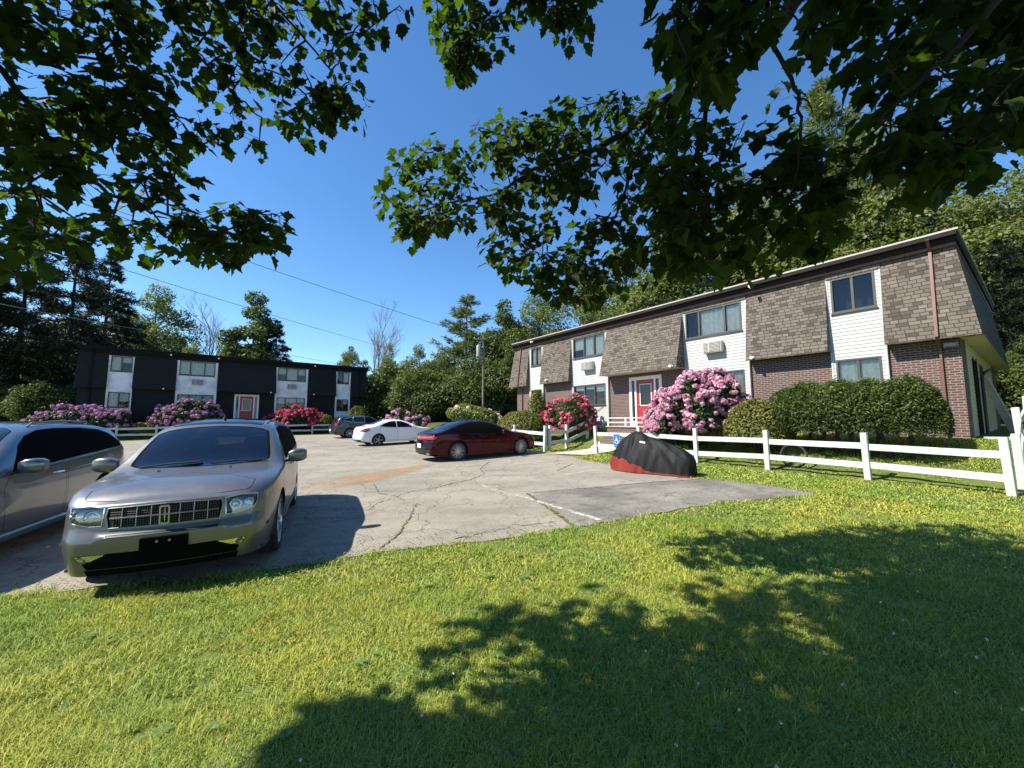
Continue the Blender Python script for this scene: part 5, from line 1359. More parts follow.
# porch rail and steps by the front door, bicycle wheel, boards
def local_b1(x, y, z): 
    return b1.matrix_basis @ Vector((x, y, z))
bpy.context.view_layer.update()
def porch():
    p = local_b1(10.05, -1.0, 0); rz = b1.rotation_euler.z
    st = empty('entrance_steps', (p.x, p.y, 1.40 - .02), rz); tag(st, 'low brick landing and steps below the red front door', 'steps')
    m = MB(); m.bx(-1.15, 1.15, -.45, .84, -.7, .04); m.build('landing', M['brick'], st)
    m = MB(); m.bx(-1.2, 1.2, -.5, .84, .043, .085); m.build('landing_slab', M['concrete'], st)
    for k in range(3):
        m = MB(); m.bx(-.8, .8, -.80 - .3 * k, -.504 - .3 * k, -1.0, -.12 - .17 * k); m.build('step', M['brick'], st)
    r = empty('porch_rail', (p.x, p.y, 1.40 + .065), rz); tag(r, 'low white porch railing in front of the door and pink shrub', 'railing')
    for x in (-1.1, -.1, .9):
        m = MB(); m.bx(x - .05, x + .05, -.45, -.35, 0, .34); m.build('post', M['fence'], r, bevel=.006)
    m = MB(); m.bx(-1.2, 1.0, -.46, -.34, .342, .40); m.build('handrail', M['fence'], r, bevel=.006)
    m = MB(); m.bx(-1.05, -.15, -.43, -.37, .14, .20); m.bx(-.05, .85, -.43, -.37, .14, .20); m.build('rail', M['fence'], r)
    for k, x in enumerate((8.55,)):
        q = local_b1(x - .02, -.05, 0)
porch()
def cable_on_wall():
    m = MB(); m.tube([(7.55, -.14, 1.05), (7.0, -.15, .75), (6.35, -.15, .28), (6.2, -.2, -.3)], .012, 6); m.build('cable', M['black'], b1, True)
cable_on_wall()
def b1_row_(px, s1):
    k = (px - 512) / FPX; Y = (s1 + 9.43 * .81 + 7.61 * .585) / (k * .81 + .585); return (k * Y, Y)
def bicycle_wheel():
    s = gpix(789, 452, .42); x, y = b1_row_(790, .95)
    root = empty('bicycle_wheel', (x, y, gz(x, y)), math.atan2(-.81, .58)); tag(root, 'bicycle wheel with black tyre leaning under the dark green hedge', 'wheel')
    m = MB(); m.lathe([(.31, -.02), (.335, -.022), (.345, 0), (.335, .022), (.31, .02)], 36, 'Y', (0, 0, .345), closed=True); m.build('tyre', M['rubber'], root, True)
    m = MB(); m.lathe([(.295, -.012), (.31, -.014), (.31, .014), (.295, .012)], 36, 'Y', (0, 0, .345), closed=True); m.build('rim', M['ac_dark'], root, True)
    m = MB()
    for k in range(18):
        a = 2 * math.pi * k / 18; m.tube([(.02 * math.cos(a + .8), 0, .345 + .02 * math.sin(a + .8)), (.3 * math.cos(a), 0, .345 + .3 * math.sin(a))], .0016, 4)
    m.lathe([(0, -.04), (.022, -.04), (.022, .04), (0, .04)], 10, 'Y', (0, 0, .345)); m.build('spokes', M['metal_grey'], root)
bicycle_wheel()
def boards():
    rz = b1.rotation_euler.z
    for k, (y0, col, lab) in enumerate(((3.6, (.50, .50, .49), 'long pale plank leaning against the cream end wall, lit edge outward'), (4.5, (.20, .20, .21), 'dark grey board leaning behind the pale plank at the end wall'))):
        p = local_b1(20.06, y0, 0); g = gz(*local_b1(20.5, y0 + .8, 0).xy)
        root = empty('leaning_board', (p.x, p.y, g - .03), rz); tag(root, lab, 'board', 'boards leaning at the end wall')
        m = MB(); m.bar((.55, 1.0, 0), (.06, 0, 1.85 - k * .1), .22, .035); m.build('plank', plain('board_paint', col, .7), root, bevel=.005)
        m = MB(); m.bar((.50, .70, .50), (.49, .68, .54), .22, .07); m.build('batten', plain('board_batten', tuple(c * .8 for c in col), .7), root)
    q = local_b1(20.9, .2, 0)
    root = empty('timber_offcut', (q.x, q.y, gz(q.x, q.y)), rz + .4); tag(root, 'white timber offcut on the ground by the brick corner', 'timber')
    m = MB(); m.bx(-.7, .7, -.08, .08, .0, .07); m.build('plank', M['fence'], root, bevel=.006)
    m = MB(); m.bx(-.2, .9, .12, .2, .0, .09); m.build('batten', M['fence'], root, bevel=.006)
boards()
# ---------------------------------------------------------------- plants
def cards(P, N, size, ratio=.62, fold=.25, rng=RNG, tilt=.6):
    """folded diamond leaves at points P with rough normals N: one mesh of quads"""
    n = len(P)
    d = N + rng.normal(0, tilt, (n, 3)); d /= np.linalg.norm(d, axis=1, keepdims=True) + 1e-9
    a = rng.normal(0, 1, (n, 3)); u = np.cross(d, a); u /= np.linalg.norm(u, axis=1, keepdims=True) + 1e-9; w = np.cross(d, u)
    s = (np.asarray(size) * rng.uniform(.65, 1.35, n))[:, None] if np.ndim(size) == 0 else (size * rng.uniform(.75, 1.25, n))[:, None]
    V = np.stack([P - u * s, P - w * s * ratio + d * s * fold, P + u * s, P + w * s * ratio + d * s * fold], 1)
    return V.reshape(-1, 3), np.arange(4 * n).reshape(-1, 4)
def merge(lst):
    V, F, o = [], [], 0
    for v, f in lst: V.append(v); F.append(f + o); o += len(v)
    return np.concatenate(V), np.concatenate(F)

def limbs_to(mb, start, ends, r0, n=6, sagy=.15, seed=1):
    r = random.Random(seed)
    for e in ends:
        e = Vector(e); s = Vector(start(e)) if callable(start) else Vector(start); pts = []
        for i in range(n + 1):
            t = i / n; p = s.lerp(e, t); k = math.sin(t * math.pi) * (e - s).length * sagy
            pts.append(p + Vector((r.uniform(-.3, .3) * k, r.uniform(-.3, .3) * k, -k * .5 + r.uniform(-.2, .2) * k)))
        mb.tube(pts, [r0 * (1 - .85 * i / n) for i in range(n + 1)], 6, cap=False)

# ---- shrubs
M['globe'] = foliage_mat('olive_shrub_leaf', (.06, .07, .014), (.21, .21, .04), .3)
M['yew'] = foliage_mat('yew_needles', (.018, .034, .010), (.09, .125, .03), .28)
M['yew_tip'] = foliage_mat('yew_new_growth', (.10, .15, .03), (.18, .24, .05), .35)
M['rhodo_leaf'] = foliage_mat('rhododendron_leaf', (.016, .028, .009), (.06, .09, .025), .2, .4)
M['azalea_leaf'] = foliage_mat('azalea_leaf', (.03, .045, .012), (.09, .12, .03), .3)
def bloom_mat(name, a, b): return foliage_mat(name, a, b, .3, .6, tcol=(1.1, .9, 1.05), spec=.2)
M['pink'] = bloom_mat('pink_blossom', (.46, .18, .32), (.76, .47, .61))
M['lilac'] = bloom_mat('lilac_blossom', (.30, .13, .27), (.55, .34, .48))
M['crimson'] = bloom_mat('crimson_blossom', (.42, .03, .08), (.65, .12, .20))
M['rose'] = bloom_mat('rose_blossom', (.48, .06, .13), (.75, .22, .32))
M['pale_bloom'] = bloom_mat('pale_blossom', (.6, .5, .45), (.85, .75, .7))
def dome_points(n, rx, ry, h, rng, lump=.16, shell=.55, base=.0, k1=None):
    th = rng.uniform(0, 2 * math.pi, n); cz = rng.uniform(-.25, 1, n); sz = np.sqrt(np.clip(1 - cz**2, 0, 1))
    D = np.stack([sz * np.cos(th), sz * np.sin(th), cz], 1)
    k1 = int(rng.integers(0, 9999)) if k1 is None else k1
    f = np.ones(n)
    for q in range(6):
        a = np.random.default_rng(k1 + q).normal(0, 1, 3); f += lump * .5 * np.sin(D @ a * (2.2 + q) + q * 1.7) / (1 + .25 * q)
    rr = 1 - (1 - shell) * rng.uniform(0, 1, n) ** 2.2
    P = D * (f * rr)[:, None] * np.array([rx, ry, h * .62]) + np.array([0, 0, h * .40 + base])
    ok = P[:, 2] > .05
    return P[ok], D[ok], f[ok]
def shrub(name, loc, rx, ry, h, rz, leaf, label, cat='shrub', n=7000, size=.06, bloom=None, heads=0, head_r=.10, group=None, lump=.16, lean=0, tips=None, stem_n=7, slope=0.0):
    rng = np.random.default_rng(abs(hash((round(loc[0], 2), round(loc[1], 2)))) % 99991)
    root = empty(name, (loc[0], loc[1], gz(*loc)), rz); tag(root, label, cat, group)
    st = rng.bit_generator.state
    k1 = int(rng.integers(0, 9999)); P, D, f = dome_points(n, rx * (.95 if bloom else 1), ry * (.95 if bloom else 1), h * (.95 if bloom else 1), rng, lump, .45, k1=k1)
    P[:, 2] *= 1 - slope * np.clip(-P[:, 0] / rx, 0, 1)
    V, F = cards(P, D + np.array([0, 0, .3]), size, .5, .2, rng, .55); np_mesh('foliage', V, F, leaf, root)
    m = MB(); r = random.Random(int(loc[0] * 100))
    ends = [(math.cos(a) * rx * .75 * r.uniform(.6, 1), math.sin(a) * ry * .75 * r.uniform(.6, 1), h * r.uniform(.45, .8)) for a in [r.uniform(0, 6.28) for _ in range(stem_n)]]
    limbs_to(m, (0, 0, -.1), ends, .035, 5, .1, 3); m.build('stems', M['bark_dark'], root, True)
    if bloom:
        rng2 = np.random.default_rng(3); rng2.bit_generator.state = st
        P2, D2, f2 = dome_points(heads * 3, rx * 1.0, ry * 1.0, h * 1.0, rng2, lump, .93, k1=k1)
        P2[:, 2] *= 1 - slope * np.clip(-P2[:, 0] / rx, 0, 1)
        q_ = np.sin(P2[:, 0] * 2.9 / max(rx, 1) * 1.6 + k1) * np.cos(P2[:, 2] * 3.1 + P2[:, 1] * 2.3 + k1 * .7) - .45 * P2[:, 0] / rx * (heads > 600)
        pk = rng.uniform(-1.1, .9, len(P2)) < q_ + .25; P2, D2 = P2[pk], D2[pk]
        idx = rng.permutation(len(P2))[:heads]; lst = []
        for i in idx:
            k = 20; d = D2[i] + np.array([0, 0, .35]); d /= np.linalg.norm(d)
            q = rng.normal(0, 1, (k, 3)); q /= np.linalg.norm(q, axis=1, keepdims=True); q = q + d * .55; q /= np.linalg.norm(q, axis=1, keepdims=True)
            hr = head_r * rng.uniform(.55, 1.25)
            lst.append(cards(P2[i] + q * hr * np.array([1, 1, .85]), q, hr * .55, .8, .15, rng, .25))
        V, F = merge(lst); np_mesh('blossoms', V, F, bloom, root)
    if tips:
        P2, D2, f2 = dome_points(int(n * .35), rx * 1.03, ry * 1.03, h * 1.03, np.random.default_rng(5), lump, .9)
        k = D2[:, 2] > .1
        V, F = cards(P2[k], D2[k] * .3 + np.array([0, 0, .9]), size * .8, .4, .2, rng, .5); np_mesh('new_growth', V, F, tips, root)
    return root
fz = math.atan2(-B1D[1], -B1D[0])
def b1_row(px, s1):
    """the point s1 metres behind the near fence line seen in column px"""
    k = (px - 512) / FPX; Y = (s1 + 9.43 * .81 + 7.61 * .585) / (k * .81 + .585); return (k * Y, Y)
def spot(px, Y): return ((px - 512) / FPX * Y, Y)
shrub('globe_shrub', spot(523, 20.4), 1.35, 1.25, 1.75, 0, M['globe'], 'rounded olive clipped shrub right of the dark red sedan', n=12000, size=.055, lump=.05)
shrub('globe_shrub', spot(537, 23.8), .55, .55, 2.25, 0, M['globe'], 'small olive shrub peeping over the larger clipped shrub by the far downspout', n=3000, size=.06, lump=.05)
shrub('azalea', spot(572, 19.8), 1.3, 1.2, 1.9, 0, M['azalea_leaf'], 'rose-red flowering shrub inside the corner of the short fence', 'flowering shrub', n=9000, size=.06, bloom=M['rose'], heads=150, head_r=.11, lump=.3)
shrub('rhododendron', b1_row(692, 1.9), 1.72, 1.3, 2.6, fz, M['rhodo_leaf'], 'big pink rhododendron in full bloom beside the front door', 'flowering shrub', n=12000, size=.085, bloom=M['pink'], heads=800, head_r=.108, slope=.32, lump=.28)
shrub('globe_shrub', b1_row(757, 1.7), 1.0, .95, 1.72, 0, M['globe'], 'rounded olive clipped shrub between pink rhododendron and dark hedge', n=12000, size=.045, lump=.05)
shrub('hosta', b1_row(680, .6), .42, .4, .45, 0, foliage_mat('hosta_leaf', (.10, .16, .04), (.22, .30, .09), .3), 'low pale green leafy plant under the fence rail by the motorcycle', 'plant', n=260, size=.12, lump=.2, stem_n=3)
def yew_hedge():
    a, b = Vector(b1_row(790, 2.15)), Vector(b1_row(925, 2.05)); c = (a + b) / 2; L = (b - a).length
    root = empty('yew_hedge', (c.x, c.y, gz(c.x, c.y)), math.atan2((b - a).y, (b - a).x)); tag(root, 'wide dark green yew hedge in front of the lower right window', 'hedge')
    rng = np.random.default_rng(41); Ps, Ds = [], []
    for k in range(9):
        t = (k + .5) / 9 - .5; x = t * L * 1.0; h = 2.12 + .10 * math.sin(k * 2.1) - .35 * max(0, abs(t) - .42) / .08
        P, D, f = dome_points(9500, .62, 1.0, h, rng, .10, .55); P[:, 0] += x; P[:, 2] = 2.42 * np.tanh(P[:, 2] / 2.42 * 1.25) + rng.normal(0, .05, len(P)) + .05 * np.sin(P[:, 0] * 5.3 + k) * (P[:, 2] > 1.2); Ps.append(P); Ds.append(D)
    P, D = np.concatenate(Ps), np.concatenate(Ds)
    # hollow under the skirt, open toward the right end
    keep = ~((P[:, 2] < .12 + .3 * np.sin(P[:, 0] * 1.1 - .9)) & (rng.uniform(0, 1, len(P)) < .75)); P, D = P[keep], D[keep]
    V, F = cards(P, D * .4 + np.array([0, 0, .8]), .045, .30, .2, rng, .6); np_mesh('foliage', V, F, M['yew'], root)
    k = (D[:, 2] > .05) & (rng.uniform(0, 1, len(P)) < .22)
    V, F = cards(P[k] * np.array([1, 1.04, 1.02]), D[k] * .4 + np.array([0, 0, .9]), .04, .35, .2, rng, .5); np_mesh('new_growth', V, F, M['yew_tip'], root)
    m = MB(); r = random.Random(2)
    for k in range(7):
        x = (k / 6 - .5) * L * .8; m.tube([(x, 0, -.15), (x + r.uniform(-.2, .2), r.uniform(-.2, .2), .7), (x + r.uniform(-.4, .4), r.uniform(-.4, .4), 1.6)], [.06, .045, .02], 7)
    m.build('stems', M['bark_dark'], root, True)
yew_hedge()
def b2_row(px, s): 
    return at_line(px, (B2A[0] + B2N[0] * s, B2A[1] + B2N[1] * s), B2D)
fz2 = math.atan2(B2D[1], B2D[0])
shrub('rhododendron', b2_row(92, 1.9), 2.5, 1.4, 1.9, fz2, M['rhodo_leaf'], 'broad lilac rhododendron left of the black block, above the grey-blue SUV', 'flowering shrub', n=9000, size=.1, bloom=M['lilac'], heads=230, head_r=.14, lump=.2)
shrub('rhododendron', b2_row(193, 1.9), 2.2, 1.4, 2.2, fz2, M['rhodo_leaf'], 'dark lilac rhododendron behind the roof of the silver crossover', 'flowering shrub', n=9000, size=.1, bloom=M['lilac'], heads=190, head_r=.14, lump=.2)
shrub('rhododendron', b2_row(297, 2.0), 2.1, 1.4, 2.0, fz2, M['rhodo_leaf'], 'crimson flowering shrub right of the red door of the black block', 'flowering shrub', n=8000, size=.1, bloom=M['crimson'], heads=300, head_r=.13, lump=.25)
shrub('globe_shrub', b2_row(146, 2.2), .8, .8, .95, 0, M['globe'], 'small dark clipped shrub between the two lilac rhododendrons', n=2500, size=.09, lump=.05)
shrub('globe_shrub', b2_row(323, 2.2), 1.25, 1.0, 1.45, fz2, M['globe'], 'olive clipped shrub right of the crimson shrub', n=4000, size=.09, lump=.08)
shrub('globe_shrub', b2_row(359, 2.6), .95, .95, 2.3, 0, M['globe'], 'tall rounded shrub at the right corner of the black block', n=4500, size=.1, lump=.1)
shrub('rhododendron', spot(408, 31.0), 1.6, 1.2, 1.95, 0, M['rhodo_leaf'], 'pale pink flowering shrub behind the white sedan', 'flowering shrub', n=6000, size=.1, bloom=M['pink'], heads=80, head_r=.13, lump=.3)
shrub('azalea', spot(474, 27.5), 1.7, 1.1, 1.95, 0, foliage_mat('yellow_green_leaf', (.10, .13, .03), (.24, .26, .07), .3), 'yellow-green shrub with a few pale blossoms beyond the dark red sedan', 'flowering shrub', n=6000, size=.09, bloom=M['pale_bloom'], heads=16, head_r=.14, lump=.3)

# ---- trees of the wood
M['leaf_mid'] = foliage_mat('broadleaf_mid', (.06, .085, .022), (.215, .25, .08), .4)
M['leaf_light'] = foliage_mat('broadleaf_light', (.075, .095, .028), (.235, .26, .09), .42)
M['leaf_dark'] = foliage_mat('broadleaf_dark', (.038, .06, .017), (.135, .175, .046), .38)
M['pine_mid'] = foliage_mat('pine_needles', (.06, .085, .028), (.18, .21, .075), .3)
M['pine_dark'] = foliage_mat('dark_conifer_needles', (.010, .018, .009), (.035, .05, .02), .2)
def lobes(rng, H, R_, base, n, flat=1.0):
    """overlapping masses round the stem; the top ones sit close to it and to the mass below"""
    out = []; n = max(6, int((H - base) / 1.15))
    for k in range(n):
        t = k / (n - 1); rr = R_ * max(.12, math.sin(min(1, .16 + t * .84) * math.pi) ** .7 if t > .42 else .72 + .28 * t / .42)
        r = R_ * (.44 - .20 * t) * rng.uniform(.85, 1.2); z = base + r * .5 + (H - base - r * 1.1) * t
        for q in range(4 if t < .7 else 2 if t < .9 else 1):
            a = rng.uniform(0, 6.28); d = max(0, rr - r * .6) * rng.uniform(.35, 1.0)
            out.append((np.array([d * math.cos(a), d * math.sin(a), z + rng.uniform(-.5, .5) * (1 - t)]), r * rng.uniform(.8, 1.15)))
    return out
def broadleaf(name, H, R_, base, leaf, n=9000, size=.21, seed=1, bark='bark', dens=1.0):
    rng = np.random.default_rng(seed); root = empty(name, (0, 0, -50))
    lb = lobes(rng, H, R_, base, max(4, int(H / 2))); Ps, Ds = [], []
    tot = sum(r * r for _, r in lb)
    for c, r in lb:
        k = int(n * r * r / tot); d = rng.normal(0, 1, (k, 3)); d /= np.linalg.norm(d, axis=1, keepdims=True)
        # sub-clumps on the lobe
        cl = rng.normal(0, 1, (14, 3)); cl /= np.linalg.norm(cl, axis=1, keepdims=True); ci = cl[rng.integers(0, 14, k)]
        d = d * .75 + ci * .9; d /= np.linalg.norm(d, axis=1, keepdims=True)
        rr = r * (1 - .55 * rng.uniform(0, 1, k) ** 1.8) * rng.uniform(.85, 1.18, k)
        p = c + d * rr[:, None] * np.array([1, 1, .78]); Ps.append(p); Ds.append(d)
    P, D = np.concatenate(Ps), np.concatenate(Ds)
    V, F = cards(P, D * .6 + np.array([0, 0, .5]), size, .6, .22, rng, .6); np_mesh('crown', V, F, leaf, root)
    m = MB(); m.tube([(0, 0, -.6), (0, 0, .3), (.1, .05, base), (.15, 0, H * .55), (.1, .1, H * .85)], [H * .022, H * .017, H * .014, H * .009, .03], 8)
    limbs_to(m, lambda e: (.1, 0, max(base * .7, e.z - .28 * math.hypot(e.x, e.y) - .8)), [tuple(c) for c, r in lb], H * .006, 5, .08, seed)
    m.build('trunk', M[bark], root, True); return root
def conifer(name, H, R_, base, leaf, seed=1, whorls=16, droop=.1, tuft=.42, blades=9, upturn=.15, gap=.0, perb=16):
    rng = np.random.default_rng(seed); r = random.Random(seed); root = empty(name, (0, 0, -50)); m = MB()
    m.tube([(0, 0, -.6), (0, 0, .4), (.05, .05, H * .5), (0, 0, H)], [H * .018, H * .015, H * .009, .02], 8)
    Q, A = [], []
    for k in range(whorls):
        t = k / (whorls - 1); z = base + (H - base) * t ** .92; br = R_ * (1 - t) ** .72 * (.8 + .35 * r.random()) + .35
        for q in range(6 if t < .6 else 5):
            if r.random() < gap: continue
            a = r.uniform(0, 6.28); L = br * r.uniform(.65, 1.15); up = -droop * L + upturn * L * r.uniform(.5, 1.4)
            pts = [(0, 0, z), (math.cos(a) * L * .5, math.sin(a) * L * .5, z - droop * L * .4), (math.cos(a) * L, math.sin(a) * L, z + up)]
            m.tube(pts, [.05 * (1 - t) + .02, .03, .01], 5, cap=False)
            nb = max(3, int(perb * L / R_ + 3))
            for i in range(nb):
                f = .18 + .82 * (i + r.random()) / nb
                p = Vector(pts[0]).lerp(Vector(pts[1]), f * 2) if f < .5 else Vector(pts[1]).lerp(Vector(pts[2]), f * 2 - 1)
                w = (.42 * L * (1.08 - f)) * r.uniform(-1, 1)
                p += Vector((-math.sin(a) * w, math.cos(a) * w, r.uniform(-.08, .12)))
                Q.append(tuple(p)); A.append((math.cos(a) * .7 - math.sin(a) * w * .5, math.sin(a) * .7 + math.cos(a) * w * .5, .25))
    Q, A = np.array(Q), np.array(A); n = len(Q)
    Q = np.repeat(Q, blades, 0) ; A = np.repeat(A, blades, 0)
    d = A + rng.normal(0, .55, A.shape); d /= np.linalg.norm(d, axis=1, keepdims=True)
    s = np.cross(d, rng.normal(0, 1, d.shape)); s /= np.linalg.norm(s, axis=1, keepdims=True)
    Ln = (tuft * rng.uniform(.6, 1.3, len(Q)))[:, None]; wd_ = tuft * .085
    Q = Q + rng.normal(0, .08, Q.shape)
    V = np.stack([Q - s * wd_ * .5, Q + d * Ln * .5 - s * wd_, Q + d * Ln, Q + d * Ln * .5 + s * wd_], 1).reshape(-1, 3)
    np_mesh('crown', V, np.arange(len(V)).reshape(-1, 4), leaf, root)
    m.build('trunk', M['bark_dark'], root, True); return root
def bare(name, H, seed, spread=.32):
    r = random.Random(seed); root = empty(name, (0, 0, -50)); m = MB()
    def grow(p, d, L, rad, lev):
        pts = [p]; 
        for i in range(4):
            d = (d + Vector((r.uniform(-.14, .14), r.uniform(-.14, .14), r.uniform(-.02, .12)))).normalized(); p = p + d * L / 4; pts.append(p)
        m.tube(pts, [rad * (1 - .45 * i / 4) for i in range(5)], 5, cap=False)
        if lev == 0: return
        for k in range(4 if lev > 1 else 5):
            q = pts[r.randint(1, 4)]; dd = (d + Vector((r.uniform(-1, 1), r.uniform(-1, 1), r.uniform(-.1, .7))) * .75).normalized()
            grow(q, dd, L * r.uniform(.45, .72), rad * .5, lev - 1)
    grow(Vector((0, 0, -.3)), Vector((0, 0, 1)), H * .5, H * .011, 0)
    for k in range(5): grow(Vector((0, 0, H * (.2 + .065 * k))), Vector((r.uniform(-.5, .5), r.uniform(-.5, .5), 1)).normalized(), H * .36, H * .0055, 4)
    m.build('trunk', M['bark_grey'], root, True); return root

T = {}
T['oak1'] = broadleaf('broadleaf_tree', 14, 4.6, 2.4, M['leaf_mid'], 32000, .118, 1)
T['oak2'] = broadleaf('broadleaf_tree', 14, 4.0, 1.8, M['leaf_light'], 32000, .115, 2)
T['oak3'] = broadleaf('broadleaf_tree', 14, 4.4, 1.5, M['leaf_dark'], 28000, .14, 3)
T['oak4'] = broadleaf('broadleaf_tree', 12, 3.0, 3.5, M['leaf_dark'], 16000, .14, 4)
T['maple2'] = broadleaf('broadleaf_tree', 15, 4.2, 1.2, M['leaf_light'], 32000, .115, 5)
T['bush'] = broadleaf('understory_tree', 5, 3.0, .3, M['leaf_mid'], 13000, .11, 6)
T['bush2'] = broadleaf('understory_tree', 5, 3.2, .3, M['leaf_dark'], 13000, .11, 7)
T['pine'] = conifer('pine_tree', 16, 4.2, 2.5, M['pine_mid'], 8, 17, .05, .55, 10, .28, .0, 20)
T['pine2'] = conifer('pine_tree', 24, 5.0, 6, M['pine_mid'], 9, 22, .05, .62, 10, .3, .08, 20)
T['hemlock'] = conifer('conifer_tree', 20, 5.2, 2.0, M['pine_dark'], 10, 22, .2, .55, 11, .05, .05, 24)
T['hemlock2'] = conifer('conifer_tree', 20, 4.6, 4.0, M['pine_dark'], 12, 20, .22, .6, 11, .02, .12, 22)
T['bare'] = bare('bare_tree', 14, 13)
T['bare2'] = bare('bare_tree', 13, 17)
used = set()
def plant_tree(kind, x, y, H, label, group=None, wide=1.0, rz=None, cat='tree'):
    base = T[kind]; h0 = {'oak1': 14, 'oak2': 14, 'oak3': 14, 'oak4': 12, 'maple2': 15, 'bush': 5, 'bush2': 5, 'pine': 16, 'pine2': 24, 'hemlock': 20, 'hemlock2': 20, 'bare': 14, 'bare2': 13}[kind]
    if kind in used: o = copy_tree(base)
    else: o = base; used.add(kind)
    s = H / h0 / 1.04; o.location = (x, y, gz(x, y)); o.scale = (s * wide, s * wide, s); o.rotation_euler = (0, 0, rnd.uniform(0, 6.28) if rz is None else rz)
    tag(o, label, cat); 
    if group: o['group'] = group
    elif 'group' in o: del o['group']
    return o
def tree_px(kind, px, ytop, Y, label, group=None, wide=1.0):
    x, y = spot(px, Y); top = at_depth(px, ytop, Y).z; return plant_tree(kind, x, y, top - gz(x, y), label, group, wide)
for a in [
    # behind the black block
    ('hemlock', 12, 215, 36, 'tall dark conifer at the left edge, nearest of the dark conifers'),
    ('hemlock2', -45, 205, 33, 'dark conifer cut by the left edge under the maple leaves'),
    ('hemlock', 62, 222, 41, 'tall dark conifer just left of the black block'),
    ('hemlock2', 98, 252, 47, 'dark conifer rising behind the left end of the black roof'),
    ('oak3', 25, 330, 46, 'dark broadleaf tree filling in behind the left conifers'),
    ('oak1', 150, 283, 58, 'leafy green tree right of the dark conifers'),
    ('oak4', 250, 289, 58, 'dark slim-crowned tree standing highest over the black roof'),
    ('hemlock2', 273, 318, 60, 'ragged dark conifer right of the slim-crowned tree'),
    ('bare2', 206, 304, 60, 'bare grey-brown tree above the black roof'),
    ('oak2', 192, 338, 55, 'light green tree behind the first air conditioner of the black block', None, .8),
    ('oak1', 224, 343, 56, 'mid green tree below the bare tree over the black roof', None, .8),
    ('oak2', 240, 352, 55, 'low light green tree at the foot of the slim-crowned tree', None, .9),
    ('oak3', 176, 335, 62, 'dark green tree between leafy tree and bare tree', None, .8),
    # between the two blocks
    ('oak2', 349, 343, 56, 'light green tree beside the right end of the black roof', None, .8),
    ('bare', 377, 309, 54, 'bare leafless tree left of the pole, against the sky'),
    ('maple2', 389, 341, 46, 'vine-clad narrow green tree below the bare leafless tree', None, .55),
    ('oak1', 418, 342, 47, 'mid green tree in the middle of the far woods', None, .85),
    ('maple2', 441, 345, 45, 'light green tree left of the pointed pine', None, .8),
    ('oak2', 372, 372, 52, 'small light green tree right of the black block', None, .7),
    ('pine', 466, 293, 48, 'pointed light green pine behind the utility pole', None, 1.35),
    ('oak3', 505, 297, 46, 'dark broadleaf tree right of the utility pole'),
    ('oak1', 540, 288, 47, 'tall green tree left of the brick block roof', None, 1.1),
    ('oak3', 508, 350, 41, 'dark lower tree right behind the utility pole', None, .9),
    # behind the brick block
    ('oak2', 585, 268, 44, 'light green tree rising over the far end of the brick roof'),
    ('oak1', 628, 240, 44, 'mid green tree over the brick block, behind the middle of its roof'),
    ('maple2', 668, 222, 41, 'pale green tree behind the hanging maple leaves over the brick roof'),
    ('oak1', 705, 192, 43, 'tall mid green tree over the middle of the brick roof'),
    ('pine2', 748, 165, 45, 'tall pine partly behind the hanging maple leaves'),
    ('maple2', 790, 160, 38, 'leafy light green tree beside the tallest pine'),
    ('pine2', 850, 72, 40, 'tallest pine, rising above the brick roof toward the right'),
    ('oak2', 832, 205, 34, 'light green tree at the foot of the tallest pine'),
    ('maple2', 905, 120, 35, 'tall light green tree right of the tallest pine'),
    ('oak1', 958, 168, 31, 'leafy tree behind the right end of the brick roof'),
    ('oak2', 1005, 175, 28, 'tree at the right edge above the brick block end'),
    ('hemlock2', 1018, 235, 25, 'dark conifer with hanging boughs beside the end wall'),
    ('oak1', 1068, 150, 29, 'tree cut by the right edge of the wood'),
    ('oak3', 1035, 330, 23, 'dark low tree right of the end wall', None, .8),
    ]:
    tree_px(*a)
# understory and the far wood
rb = random.Random(5)
for i, px in enumerate([392, 404, 418, 432, 445, 456, 470, 488, 502, 516, 530, 545, 560]):
    Y = 41 + rb.uniform(-1.5, 3.5); x, y = spot(px, Y)
    plant_tree('bush' if i % 2 else 'bush2', x, y, rb.uniform(4.2, 7.2), 'bushy undergrowth tree filling the gap between the two blocks', 'undergrowth trees between the two blocks', rb.uniform(.8, 1.1), cat='tree')
for i, px in enumerate([-60, -25, 5, 35, 60, 78]):
    Y = 34 + rb.uniform(-2, 4); x, y = spot(px, Y)
    plant_tree('bush2', x, y, rb.uniform(3.2, 5.0), 'dark bushy undergrowth under the left conifers', 'undergrowth trees under the conifers', 1.0)
for i in range(58):
    px = -140 + i * 22 + rb.uniform(-8, 8); Y = rb.uniform(66, 84); x, y = spot(px, Y)
    if 280 < px < 335: H = rb.uniform(8, 9.5)
    elif px < 130 or px > 560: H = rb.uniform(15, 20)
    else: H = rb.uniform(10, 13)
    plant_tree(rb.choice(['oak1', 'oak3', 'oak3', 'oak2']), x, y, H, 'tree in the far background wood, one of many alike', 'trees of the far wood', rb.uniform(.9, 1.15))
for i in range(9):
    x, y = 22 + i * 1.6 + rb.uniform(-1, 1), 22 - i * 1.9 + rb.uniform(-1, 1)
    plant_tree('bush2' if i % 2 else 'bush', x + 4, y + 3, rb.uniform(3.5, 6), 'bushy undergrowth past the end wall of the brick block', 'undergrowth trees past the end wall', 1.0)

for x, y, H in ((20.5, 8.2, 11), (23.5, 12.0, 13), (19.5, 4.2, 9)):  # out of view; added to keep sky light off the end wall
    plant_tree('oak3', x, y, H, 'unseen dark broadleaf tree added beyond the right edge to shade the end wall', 'unseen trees added to shade the end wall', .9)
